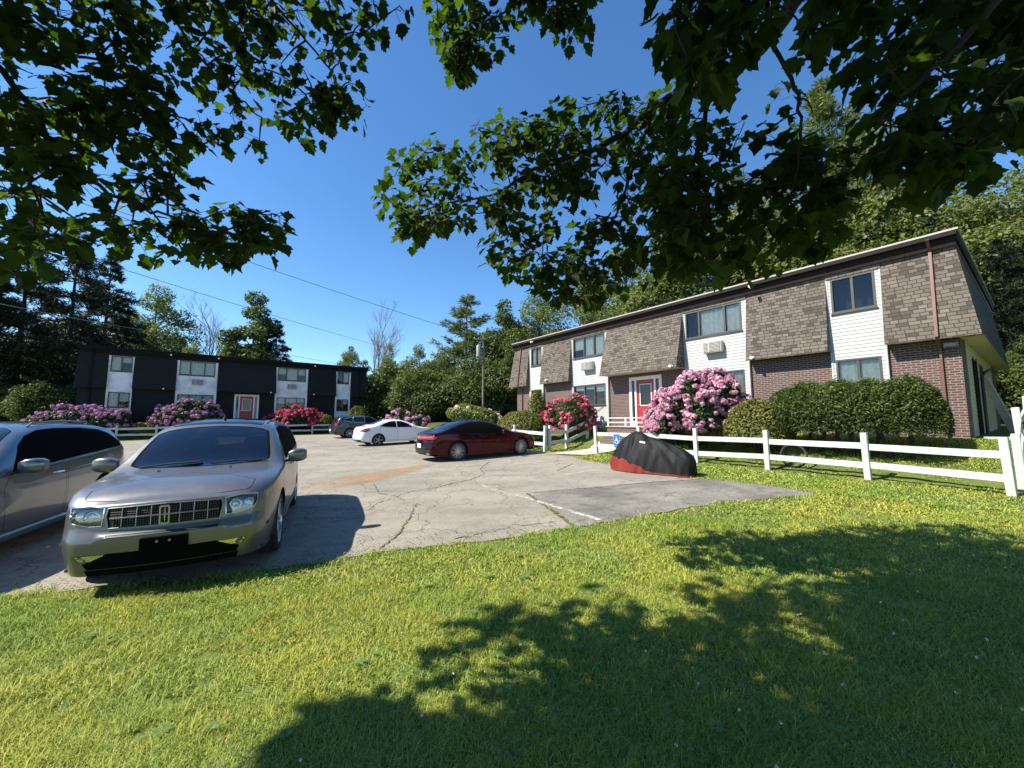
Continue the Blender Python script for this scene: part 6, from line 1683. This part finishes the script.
# ---------------------------------------------------------------- the two maples overhead
M['maple'] = foliage_mat('maple_leaf', (.014, .028, .007), (.045, .075, .014), .48, .6, tcol=(2.1, 2.4, .55), spec=.2)
HALF = [(.0, .0), (.16, -.02), (.36, .05), (.36, .18), (.58, .42), (.46, .47), (.33, .48), (.34, .66), (.17, .76), (0, 1.0)]
LEAF_UV = np.array(HALF + [(-x, y) for x, y in HALF[-2:0:-1]]); NL = len(LEAF_UV)
LEAF_F = np.array([(NL, i, (i + 1) % NL) for i in range(NL)])
def maple_leaves(P, Tdir, Nrm, size, rng):
    """P base of blade, Tdir towards the tip, Nrm face normal"""
    n = len(P); Tdir = Tdir / np.linalg.norm(Tdir, axis=1, keepdims=True)
    S = np.cross(Tdir, Nrm); S /= np.linalg.norm(S, axis=1, keepdims=True) + 1e-9; Nn = np.cross(S, Tdir)
    uv = np.concatenate([LEAF_UV, [[0, .34]]]); fold = rng.uniform(.1, .45, n)[:, None]; curl = rng.uniform(-.1, .28, n)[:, None]
    u, v = uv[:, 0][None], uv[:, 1][None]
    h = fold * np.abs(u) - curl * v * v
    s = size[:, None]
    V = P[:, None, :] + S[:, None, :] * (u * s)[..., None] + Tdir[:, None, :] * (v * s)[..., None] + Nn[:, None, :] * (h * s)[..., None]
    F = LEAF_F[None] + (np.arange(n) * (NL + 1))[:, None, None]
    return V.reshape(-1, 3), F.reshape(-1, 3)
def in_poly(px, py, poly):
    c = False; j = len(poly) - 1
    for i in range(len(poly)):
        xi, yi = poly[i]; xj, yj = poly[j]
        if (yi > py) != (yj > py) and px < (xj - xi) * (py - yi) / (yj - yi) + xi: c = not c
        j = i
    return c
LP = [(-15, -70), (412, -70), (413, 22), (392, 40), (378, 55), (352, 42), (357, 75), (376, 104), (350, 122), (325, 135), (290, 128), (283, 150), (243, 166), (221, 142), (176, 152), (182, 182), (196, 214), (177, 262), (146, 262), (119, 236), (95, 252), (60, 264), (-15, 262)]
LT = [(192, 212), (240, 208), (268, 208), (283, 216), (279, 240), (252, 253), (232, 240), (222, 262), (205, 258), (190, 240)]
LH = [[(-5, 26), (22, 28), (58, 48), (62, 62), (30, 62), (-5, 52)], [(172, 100), (208, 88), (228, 112), (205, 128)], [(298, 20), (340, 52), (325, 62), (296, 40)], [(110, 165), (132, 160), (126, 188), (106, 186)], [(60, 60), (78, 52), (84, 80), (66, 78)]]
RCH = [[(735, 130), (765, 126), (775, 170), (740, 175)], [(700, 150), (716, 148), (712, 200), (694, 205)], [(790, 185), (815, 190), (810, 225), (788, 220)]]
RDH = [[(1000, 55), (1024, 48), (1024, 80), (1004, 84)], [(948, 100), (975, 96), (985, 135), (955, 140)], [(858, 40), (872, 34), (876, 60), (862, 66)]]
TP = [(430, -60), (596, -60), (592, 30), (577, 47), (563, 30), (545, 14), (518, 20), (508, 45), (486, 50), (466, 74), (455, 58), (430, 28)]
TQ = [(455, 35), (470, 40), (466, 78), (454, 74)]
RA = [(372, 190), (399, 155), (440, 146), (471, 130), (508, 112), (550, 110), (597, 90), (640, 100), (676, 84), (690, 60), (690, 275), (655, 266), (612, 292), (571, 308), (532, 286), (520, 270), (486, 274), (481, 236), (506, 226), (483, 216), (443, 228), (428, 244), (404, 240), (374, 208)]
RH = [[(555, 205), (582, 202), (585, 240), (556, 246)], [(470, 168), (497, 160), (505, 182), (478, 190)], [(590, 165), (612, 170), (606, 188), (588, 184)]]
RB = [(668, -60), (772, -60), (772, 20), (758, 40), (745, 75), (728, 80), (715, 96), (690, 92), (676, 60), (668, 10)]
RC = [(655, 110), (748, 112), (790, 104), (800, 126), (834, 150), (856, 192), (840, 235), (800, 260), (745, 270), (690, 275), (655, 266)]
RD = [(815, 45), (826, -60), (1090, -60), (1090, 175), (1024, 150), (984, 170), (962, 196), (915, 184), (886, 138), (862, 98), (838, 62)]
SH = [(455, 618), (512, 642), (524, 606), (557, 602), (584, 628), (612, 592), (650, 634), (684, 595), (710, 575), (732, 552), (792, 537), (825, 516), (900, 505), (952, 496), (1024, 508), (1060, 512), (1060, 800), (296, 800), (335, 700), (392, 704), (425, 732), (492, 735), (468, 670)]
SUNNY = [[(706, 616), (722, 612), (742, 640), (728, 648)], [(900, 690), (985, 690), (1024, 705), (1024, 722), (940, 712)], [(845, 660), (895, 672), (890, 684), (850, 678)], [(1000, 555), (1024, 558), (1024, 570), (1004, 566)], [(730, 560), (775, 556), (785, 578), (735, 582)]]
def nearest_on(branches, p):
    best = None
    for br in branches:
        for a, b in zip(br, br[1:]):
            d = b - a; t = max(0, min(1, (p - a).dot(d) / max(d.length_squared, 1e-9))); q = a + d * t
            k = (q - p).length
            if best is None or k < best[0]: best = (k, q, d.normalized())
    return best
def smooth_path(pts, n=5, seed=0, wob=.03):
    r = random.Random(seed); P = [np.array(p) for p in pts]; out = catmull(P, [n] * (len(P) - 1))
    return [Vector(p) + Vector((r.uniform(-wob, wob), r.uniform(-wob, wob), r.uniform(-wob, wob))) for p in out]
def make_maple(label, trunk_xy, trunk_top, limb_px, clusters, seed):
    rng = np.random.default_rng(seed); r = random.Random(seed)
    root = empty('maple_tree', (trunk_xy[0], trunk_xy[1], gz(*trunk_xy))); tag(root, label, 'tree'); O = root.location.copy()
    tm = MB(); g = root.location.z; tt = Vector(trunk_top)
    tm.tube([Vector((0, 0, -.3)), Vector((0, 0, .25)), Vector((.03, .02, 1.6)), (tt - O) * .75, tt - O, tt - O + Vector((.1, .2, 2.2)), tt - O + Vector((.0, .4, 4.5))], [.34, .25, .21, .19, .17, .12, .03], 14)
    branches = []
    for pts, r0, r1 in limb_px:
        P = [p if isinstance(p, Vector) else at_depth(*p) for p in pts]
        path = smooth_path(P, 6, r.randint(0, 999), .012); branches.append(path)
        n = len(path); tm.tube([p - O for p in path], [r0 + (r1 - r0) * i / (n - 1) for i in range(n)], 7)
    LP_, LT_, LN_, LS_ = [], [], [], []
    nodes = list(branches)
    # clusters outwards from the limbs, each on a twig that springs from the nearest wood
    cl = sorted(clusters, key=lambda c: nearest_on(branches, c[0])[0])
    twigs = []
    for c, size, nleaf, spread in cl:
        cand = branches if not twigs else branches + twigs[-60:]
        k, q, d = nearest_on(cand, c)
        if k > 1.5 and len(twigs) > 3:
            k2 = nearest_on(twigs, c)
            if k2[0] < k: k, q, d = k2
        mid = q.lerp(c, .5) + Vector((r.uniform(-.06, .06), r.uniform(-.06, .06), r.uniform(-.02, .10))) * min(1, k)
        tw = [q, mid, c]; twigs.append(tw)
        if k < .45: tm.tube([p - O for p in tw], [min(.014, .005 + .006 * k), .005, .0028], 5, cap=False)
        ax = (c - mid).normalized()
        for i in range(nleaf):
            t = r.random(); b = mid.lerp(c, .25 + .8 * t)
            out = Vector((r.gauss(0, 1), r.gauss(0, 1), r.gauss(0, .5))) ; out = (out - ax * out.dot(ax) * .5).normalized()
            pet = b + out * r.uniform(.3, 1.0) * spread + Vector((0, 0, -.02))
            tip = (out * .75 + ax * .35 + Vector((0, 0, -r.uniform(.25, 1.1)))).normalized()
            nm = Vector((r.gauss(0, .35), r.gauss(0, .35), 1)) + out * .45 + Vector(SUN_DIR) * .35
            LP_.append(pet - O); LT_.append(tip); LN_.append(nm); LS_.append(size * r.uniform(.5, 1.25))
            if i % 2 == 0: tm.tube([b - O, pet - O], [.0018, .0014], 3, cap=False)
    tm.build('trunk', M['bark_dark'], root, True, recalc=False)
    V, F = maple_leaves(np.array(LP_), np.array(LT_), np.array(LN_), np.array(LS_), rng)
    np_mesh('crown', V, F, M['maple'], root); return root
def sample(poly, holes, n, y0, y1, size, nleaf, spread, seed, ramp=None):
    r = random.Random(seed); out = []; xs = [p[0] for p in poly]; ys = [p[1] for p in poly]; guard = 0
    while len(out) < n and guard < 60000:
        guard += 1; px, py = r.uniform(min(xs), max(xs)), r.uniform(min(ys), max(ys))
        if not in_poly(px, py, poly) or any(in_poly(px, py, h) for h in holes): continue
        Y = r.uniform(y0, y1) if ramp is None else ramp(px, py) * r.uniform(y0, y1)
        out.append((at_depth(px, py, Y), size, nleaf, spread))
    return out
def overhead(x_lo, x_hi, n, seed):
    """foliage above the frame: it stands up-sun of the shade on the lawn"""
    r = random.Random(seed); out = []; guard = 0
    ok_polys = [LP, LT, TP, RA, RB, RC, RD]
    while len(out) < n and guard < 40000:
        guard += 1
        px, py = r.uniform(268, 1060), r.uniform(500, 800)
        if not in_poly(px, py, SH) or any(in_poly(px, py, h) for h in SUNNY): continue
        x, y = gpix(px, py)
        if r.random() > min(1.0, (y - 1.0) / 5.5 + .28): continue       # even cover on the ground, not in the picture
        t = r.uniform(4.2, 9.0); p = Vector((x, y, gz(x, y))) + SUN_DIR * t
        q = project(p)
        if q and -110 < q[0] < 1134 and -120 < q[1] < 860: continue
        if LIT.get((int(x * 3.5), int(y * 3.5)), 0) >= 45: continue
        if math.sin(x * 4.1 + 1.3 * math.sin(y * 2.7)) * math.sin(y * 4.7 + 1.1 * x) > .93: continue
        if not (x_lo <= p.x < x_hi): continue
        out.append((p, .145, 11, .19))
    return out
left_cl = sample(LP, LH, 265, .92, 1.1, .078, 9, .12, 1, ramp=lambda px, py: 1.75 + .85 * max(0, min(1, px / 330))) + sample(LT, [], 34, 2.3, 2.6, .078, 9, .10, 2)
LIT = {}
def mark(cl):
    for c in cl:
        p = c[0] - SUN_DIR * ((c[0].z - .08) / SUN_DIR.z)
        for dx in (-.2, 0, .2):
            for dy in (-.2, 0, .2): q = (int((p.x + dx) * 3.5), int((p.y + dy) * 3.5)); LIT[q] = LIT.get(q, 0) + 1
mark(left_cl)
left_cl += overhead(-9, -1.6, 430, 3)
TOP_N = 110 + 12 + 330
right_cl = (sample(TP, [], 110, 3.0, 3.6, .095, 9, .12, 4) + sample(TQ, [], 12, 3.1, 3.4, .085, 7, .1, 5) + sample(RA, RH, 330, 3.6, 4.5, .106, 9, .15, 6) + sample(RB, [], 60, 1.9, 2.4, .115, 8, .14, 7)
            + sample(RC, RCH, 125, 2.7, 3.6, .115, 9, .15, 8) + sample(RD, RDH, 190, 2.0, 2.8, .112, 10, .16, 9))
mark(right_cl[:TOP_N]); right_cl += overhead(-1.6, 9, 680, 10)
def up_sun(src, n, seed):
    """unseen rest of the crown, added above and up-sun to shade the leaves in view"""
    r = random.Random(seed); out = []; guard = 0
    while len(out) < n and guard < 9000:
        guard += 1; c = r.choice(src); p = c[0] + SUN_DIR * r.uniform(.7, 3.2) + Vector((r.uniform(-.3, .3), r.uniform(-.3, .3), r.uniform(-.2, .4)))
        q = project(p)
        if (q and -110 < q[0] < 1134 and -120 < q[1] < 860) or p.x < -2.4: continue
        out.append((p, .14, 11, .19))
    return out
def rear_crown(x0, x1, n, seed):
    """unseen rest of each crown behind the camera, added to block sky light"""
    r = random.Random(seed); out = []
    while len(out) < n:
        p = Vector((r.uniform(x0, x1), r.uniform(-7, -1.1), r.uniform(3.4, 9))); cx = (x0 + x1) / 2
        if ((p.x - cx) / (x1 - x0) * 2) ** 2 + ((p.y + 3) / 4.2) ** 2 + ((p.z - 6) / 3.2) ** 2 > 1: continue
        out.append((p, .22, 8, .3))
    return out
left_cl += rear_crown(-10, -1, 420, 15); right_cl += rear_crown(-1.5, 7.5, 420, 16)  # unseen clusters added to cut the sky fill from behind
right_cl += up_sun(right_cl[TOP_N:TOP_N + 375], 330, 12)  # occluding clusters added out of view to darken the right-hand leaves
make_maple('maple with overhanging leaves across the top left, trunk outside the frame', (-5.6, -2.6), (-5.3, -2.2, 3.4),
    [([Vector((-5.3, -2.2, 3.4)), Vector((-4.6, .4, 4.4)), (-10, 60, 1.75), (60, 148, 1.90), (108, 192, 2.03), (160, 214, 2.16), (226, 230, 2.33)], .02, .005),
     ([Vector((-4.6, .4, 4.4)), (-30, 108, 1.75), (12, 150, 1.78), (36, 205, 1.84), (30, 250, 1.83)], .012, .004),
     ([Vector((-4.6, .4, 4.4)), Vector((-3.6, 1.6, 4.9)), (130, -60, 2.08), (185, 35, 2.23), (235, 95, 2.36), (262, 118, 2.42)], .015, .004),
     ([Vector((-3.6, 1.6, 4.9)), (200, -80, 2.27), (280, 10, 2.47), (330, 70, 2.60), (350, 108, 2.60)], .012, .004),
     ([Vector((-4.6, .4, 4.4)), (40, 55, 1.85), (95, 60, 1.99), (130, 90, 2.08), (160, 110, 2.16)], .01, .004),
     ([Vector((-5.3, -2.2, 3.4)), Vector((-5.0, -.2, 5.6)), Vector((-4.2, 1.6, 6.6)), Vector((-3.0, 3.0, 7.4))], .09, .02), ([Vector((-5.0, -.2, 5.6)), Vector((-3.2, .6, 6.8)), Vector((-1.8, 1.4, 7.6))], .05, .012)], left_cl, 21)
make_maple('maple with dark leafy branches hanging across the top right, trunk outside the frame', (2.4, -2.6), (2.4, -2.3, 3.6),
    [([Vector((2.4, -2.3, 3.6)), Vector((2.3, .4, 4.6)), Vector((1.9, 2.0, 4.55)), (745, 62, 3.6), (682, 92, 3.8), (655, 106, 3.9), (618, 138, 4.0), (575, 155, 4.05), (530, 172, 4.1), (500, 192, 4.1), (440, 204, 4.1)], .075, .007),
     ([(575, 155, 4.05), (530, 160, 4.1), (512, 145, 4.1), (505, 135, 4.1)], .016, .005),
     ([Vector((1.9, 2.0, 4.55)), (735, 30, 3.1), (712, 90, 3.1), (695, 160, 3.15), (680, 200, 3.2), (660, 250, 3.3)], .03, .006),
     ([(655, 106, 3.9), (640, 150, 3.9), (625, 190, 3.95), (605, 235, 4.0), (590, 245, 4.0)], .022, .006),
     ([Vector((2.3, .4, 4.6)), (764, -40, 2.3), (768, 20, 2.35), (775, 50, 2.4), (798, 95, 2.45), (800, 140, 2.6), (790, 200, 2.9)], .022, .006),
     ([(798, 95, 2.45), (808, 104, 2.45), (812, 112, 2.45)], .007, .004),
     ([Vector((2.3, .4, 4.6)), (1040, -60, 1.9), (980, 20, 2.0), (920, 80, 2.1), (880, 120, 2.2)], .035, .007),
     ([(1040, -60, 1.9), (1030, 40, 2.0), (1015, 80, 2.0), (1000, 88, 2.05)], .014, .005),
     ([Vector((1.9, 2.0, 4.55)), (620, -70, 3.3), (540, -10, 3.3), (480, 25, 3.3)], .03, .006),
     ([Vector((2.4, -2.3, 3.6)), Vector((1.6, .2, 6.0)), Vector((.6, 1.8, 7.2)), Vector((-.4, 3.2, 8.0))], .09, .02), ([Vector((2.3, .4, 4.6)), Vector((3.4, 1.6, 5.6)), Vector((4.2, 3.2, 6.4))], .05, .012)], right_cl, 22)

# ---------------------------------------------------------------- lawn
def lawn():
    rng = np.random.default_rng(77)
    lot = LOT
    lx = np.array([p[0] for p in lot]); ly = np.array([p[1] for p in lot])
    def inside(x, y, poly):
        c = np.zeros(len(x), bool); j = len(poly) - 1
        for i in range(len(poly)):
            xi, yi = poly[i]; xj, yj = poly[j]
            with np.errstate(divide='ignore', invalid='ignore'):
                k = ((yi > y) != (yj > y)) & (x < (xj - xi) * (y - yi) / (yj - yi) + xi)
            c ^= k; j = i
        return c
    # clumps of taller growth
    def patchy(x, y, s, k): 
        return .5 + .25 * (np.sin(x * s + k) * np.cos(y * s * 1.13 + 2 * k) + np.sin((x + y) * s * .61 + k * 3))
    Xs, Ys, Hs, Ws = [], [], [], []
    for y0, y1, dens, w in ((1.2, 2.6, 20000, .0016), (2.6, 4.2, 13000, .0023), (4.2, 6.5, 6000, .0041), (6.5, 10, 2600, .0075), (10, 15, 1000, .013), (15, 24, 300, .024)):
        xm = y1 * 1.36 + 2.4; n = int(dens * (y1 - y0) * 2 * xm)
        x = rng.uniform(-xm, xm, n); y = rng.uniform(y0, y1, n)
        ok = np.abs(x) < y * 1.36 + 2.6
        s1 = (x - 9.43) * .81 + (y - 7.61) * .585
        ok &= s1 < 3.6
        il = inside(x, y, lot)
        # ragged margin: some blades creep over the edge of the asphalt
        near = inside(x + rng.normal(0, .05, n), y + .10 + rng.normal(0, .05, n), lot)
        ok &= ~il | (~near) | ((y < 8) & ~inside(x, y - .14 * rng.uniform(0, 1, n) ** 2, lot))
        ok &= ~((y > 12) & (x > 1.3) & (x < 6.5) & (np.abs((x - 2.7) * -.594 + (y - 16.4) * .8045) < .75) & (s1 > -1.6))
        bare_ = patchy(x, y, 2.1, 1.0)
        ok &= rng.uniform(0, 1, n) < np.clip(1.6 - bare_ * .9, .35, 1)
        worn = inside(x, y + .55 + .35 * np.sin(x * 2.3), lot) & (patchy(x, y, 4.3, 2.2) > .5); ok &= ~(worn & (rng.uniform(0, 1, n) < .72))
        for dpx, dpy, dr in ((205, 658, .07), (285, 649, .05), (204, 686, .05), (247, 692, .06), (62, 709, .05), (145, 738, .07), (174, 705, .06), (420, 640, .05), (95, 662, .04), (330, 628, .04)):
            gx, gy = gpix(dpx, dpy); ok &= ~((((x - gx) / 1.5) ** 2 + (y - gy) ** 2 < (dr * (1 + .3 * np.sin(x * 90))) ** 2) & (rng.uniform(0, 1, n) < .92))
        x, y = x[ok], y[ok]; n = len(x)
        h = rng.uniform(.017, .044, n) * (.75 + .6 * patchy(x, y, 3.7, .4)); h *= .7 + .75 * patchy(x, y, 9.5, 1.9); h *= np.where(rng.uniform(0, 1, n) < .05, 1.8, 1)
        Xs.append(x); Ys.append(y); Hs.append(h); Ws.append(np.full(n, w) * rng.uniform(.7, 1.3, n))
    # weeds rooted in the mossy crack and along the seam
    for line, nw in ((px3((788, 203), (850, 245), (905, 285), (948, 318)), 900), (px3((436, 238), (410, 290), (385, 325), (318, 382)), 160), ([gpix(527, 494), gpix(600, 487.5), gpix(656, 482.5)], 150)):
        pts = np.array(line); t_ = rng.uniform(0, len(pts) - 1.001, nw); i_ = t_.astype(int); f_ = (t_ - i_)[:, None]
        q_ = pts[i_] * (1 - f_) + pts[i_ + 1] * f_ + rng.normal(0, .022, (nw, 2)); kk = patchy(q_[:, 0], q_[:, 1], 9, .3) > .42; q_ = q_[kk]
        Xs.append(q_[:, 0]); Ys.append(q_[:, 1]); Hs.append(rng.uniform(.015, .05, len(q_))); Ws.append(np.full(len(q_), .004))
    x, y, h, w = map(np.concatenate, (Xs, Ys, Hs, Ws)); n = len(x); z = ground(x, y) - .004
    a = rng.uniform(0, 2 * np.pi, n) ; lean = rng.uniform(.3, 1.5, n) * h
    bx = np.cos(a + 1.57) * w; by = np.sin(a + 1.57) * w; lx_ = np.cos(a) * lean; ly_ = np.sin(a) * lean
    V = np.empty((n, 5, 3), np.float32)
    V[:, 0] = np.stack([x - bx, y - by, z], 1); V[:, 1] = np.stack([x + bx, y + by, z], 1)
    V[:, 2] = np.stack([x - bx * .8 + lx_ * .35, y - by * .8 + ly_ * .35, z + h * .6], 1); V[:, 3] = np.stack([x + bx * .8 + lx_ * .35, y + by * .8 + ly_ * .35, z + h * .6], 1)
    V[:, 4] = np.stack([x + lx_, y + ly_, z + h * .85], 1)
    b = (np.arange(n) * 5)[:, None]
    F = np.concatenate([b + np.array([[0, 1, 3]]), b + np.array([[0, 3, 2]]), b + np.array([[2, 3, 4]])])
    t = NT('lawn_grass'); g = t.n('NewGeometry').outputs['Random Per Island']; co = t.coord()
    col = t.ramp(g, [(0, (.17, .245, .04)), (.5, (.33, .43, .075)), (.85, (.48, .57, .14)), (1, (.58, .52, .26))])
    dry = t.ramp(t.noise(co, .8, 6, .7), [(.42, 0), (.62, .9)])
    col = t.mix(dry, col, t.mix(1.0, col, (1.45, 1.15, .95), 'MULTIPLY'))
    lush = t.ramp(t.noise(co, .5, 5, .65), [(.48, 0), (.66, .85)])
    col = t.mix(lush, col, t.mix(1.0, col, (.62, .85, .6), 'MULTIPLY'))
    nm = t.n('VectorMath', operation='NORMALIZE'); mixn = t.n('Mix', data_type='VECTOR'); mixn.inputs[0].default_value = .5
    t.l(t.n('NewGeometry').outputs['Normal'], mixn.inputs[4]); mixn.inputs[5].default_value = (0, 0, 1); t.l(mixn.outputs[1], nm.inputs[0])
    p = t.bsdf(col, .5, 0, nm.outputs[0], 0, .3); tr = t.n('BsdfTranslucent'); t.l(nm.outputs[0], tr.inputs['Normal']); t.l(t.mix(1.0, col, (1.3, 1.35, .5), 'MULTIPLY'), tr.inputs[0])
    mx = t.n('MixShader'); mx.inputs[0].default_value = .42; t.l(p.outputs[0], mx.inputs[1]); t.l(tr.outputs[0], mx.inputs[2]); t.done(mx)
    tag(np_mesh('lawn_grass', V.reshape(-1, 3), F, t.m), kind='stuff')
    print('blades', n)
    # clover: three leaflets each, in drifts, with white heads
    n = 15000; x = rng.uniform(-4, 9, n); y = 1.3 + 7 * rng.uniform(0, 1, n) ** 1.5
    pr = patchy(x, y, 1.3, 2.0) * (.25 + .9 * sstep(-1.0, 2.0, x)); ok = (rng.uniform(0, 1, n) < pr) & ~inside(x, y + .1, lot) & (np.abs(x) < y * 1.36 + .3); x, y = x[ok], y[ok]; n = len(x)
    z = ground(x, y) + rng.uniform(.035, .075, n); s = rng.uniform(.008, .014, n); a0 = rng.uniform(0, 6.28, n); Vs = []
    for k in range(3):
        a = a0 + k * 2.094; d = np.stack([np.cos(a), np.sin(a), np.zeros(n)], 1); q = np.stack([-np.sin(a), np.cos(a), np.zeros(n)], 1)
        c = np.stack([x, y, z], 1); tz = rng.normal(0, .25, n)[:, None] * np.array([[0, 0, 1]])
        ss = s[:, None]
        Vs.append(np.stack([c, c + (d * 1.1 + q * .75 + tz) * ss, c + (d * 2.0 + tz) * ss, c + (d * 1.1 - q * .75 + tz) * ss], 1))
    V = np.stack(Vs, 1).reshape(-1, 3)
    tag(np_mesh('clover_patch', V, np.arange(len(V)).reshape(-1, 4), foliage_mat('clover_leaf', (.08, .15, .035), (.18, .27, .07), .3)), kind='stuff')
    # fallen leaf bits and grit on the asphalt along the grass and in the bays
    n = 2600; k_ = rng.integers(0, len(FRONT) - 1, n); f_ = rng.uniform(0, 1, n)[:, None]; fp = np.array(FRONT)
    q_ = fp[k_] * (1 - f_) + fp[k_ + 1] * f_ + np.stack([rng.normal(0, .2, n), np.abs(rng.normal(0, .55, n)) - .1], 1)
    q2 = np.stack([rng.uniform(-7, 5, 900), rng.uniform(6, 16, 900)], 1); q_ = np.concatenate([q_, q2]); q_ = q_[inside(q_[:, 0], q_[:, 1], lot)]; n = len(q_)
    V, F = cards(np.column_stack([q_, ground(q_[:, 0], q_[:, 1]) + .03]), np.tile([0, 0, 1.0], (n, 1)), .011 * rng.uniform(.3, 1.5, n) ** 1.4, .6, .1, rng, .12)
    tag(np_mesh('leaf_litter', V, F, foliage_mat('dry_leaf_bits', (.05, .042, .025), (.22, .20, .10), .1)), kind='stuff')
    # broad-leaved weeds, flat rosettes
    wl = []
    for _ in range(80):
        y0_ = 1.5 + 5.5 * rng.uniform() ** 1.3; x0_ = rng.uniform(-1.3, 1.3) * y0_
        if inside(np.array([x0_]), np.array([y0_ + .08]), lot)[0]: continue
        k = 9; a_ = rng.uniform(0, 6.28) + np.arange(k) * 2.4; L_ = rng.uniform(.022, .05)
        d_ = np.stack([np.cos(a_), np.sin(a_), np.full(k, .35)], 1); s_ = np.stack([-np.sin(a_), np.cos(a_), np.zeros(k)], 1); c_ = np.array([x0_, y0_, gz(x0_, y0_) + .03])
        wl.append((np.stack([c_ + d_ * L_ * .1, c_ + d_ * L_ * .65 + s_ * L_ * .3, c_ + d_ * L_ * 1.25 * np.array([1, 1, .6]), c_ + d_ * L_ * .65 - s_ * L_ * .3], 1).reshape(-1, 3), np.arange(4 * k).reshape(-1, 4)))
    V, F = merge(wl); tag(np_mesh('lawn_weeds', V, F, foliage_mat('weed_leaf', (.10, .17, .04), (.22, .30, .08), .3)), kind='stuff')
    n = 700; x = rng.uniform(-3, 9, n); y = 1.4 + 6.5 * rng.uniform(0, 1, n) ** 1.2; pr = patchy(x, y, 1.3, 2.0) * (.15 + .9 * sstep(-1.0, 2.5, x))
    ok = (rng.uniform(0, 1, n) < pr) & ~inside(x, y + .1, lot); x, y = x[ok], y[ok]; n = len(x); z = ground(x, y) + rng.uniform(.06, .10, n)
    k = 12; q = rng.normal(0, 1, (n, k, 3)); q /= np.linalg.norm(q, axis=2, keepdims=True); c = np.stack([x, y, z], 1)[:, None, :]
    V, F = cards((c + q * .007).reshape(-1, 3), q.reshape(-1, 3), .0055, .6, .1, rng, .2)
    tag(np_mesh('clover_flowers', V, F, foliage_mat('clover_flower', (.5, .48, .42), (.8, .78, .72), .2)), kind='stuff')
lawn()
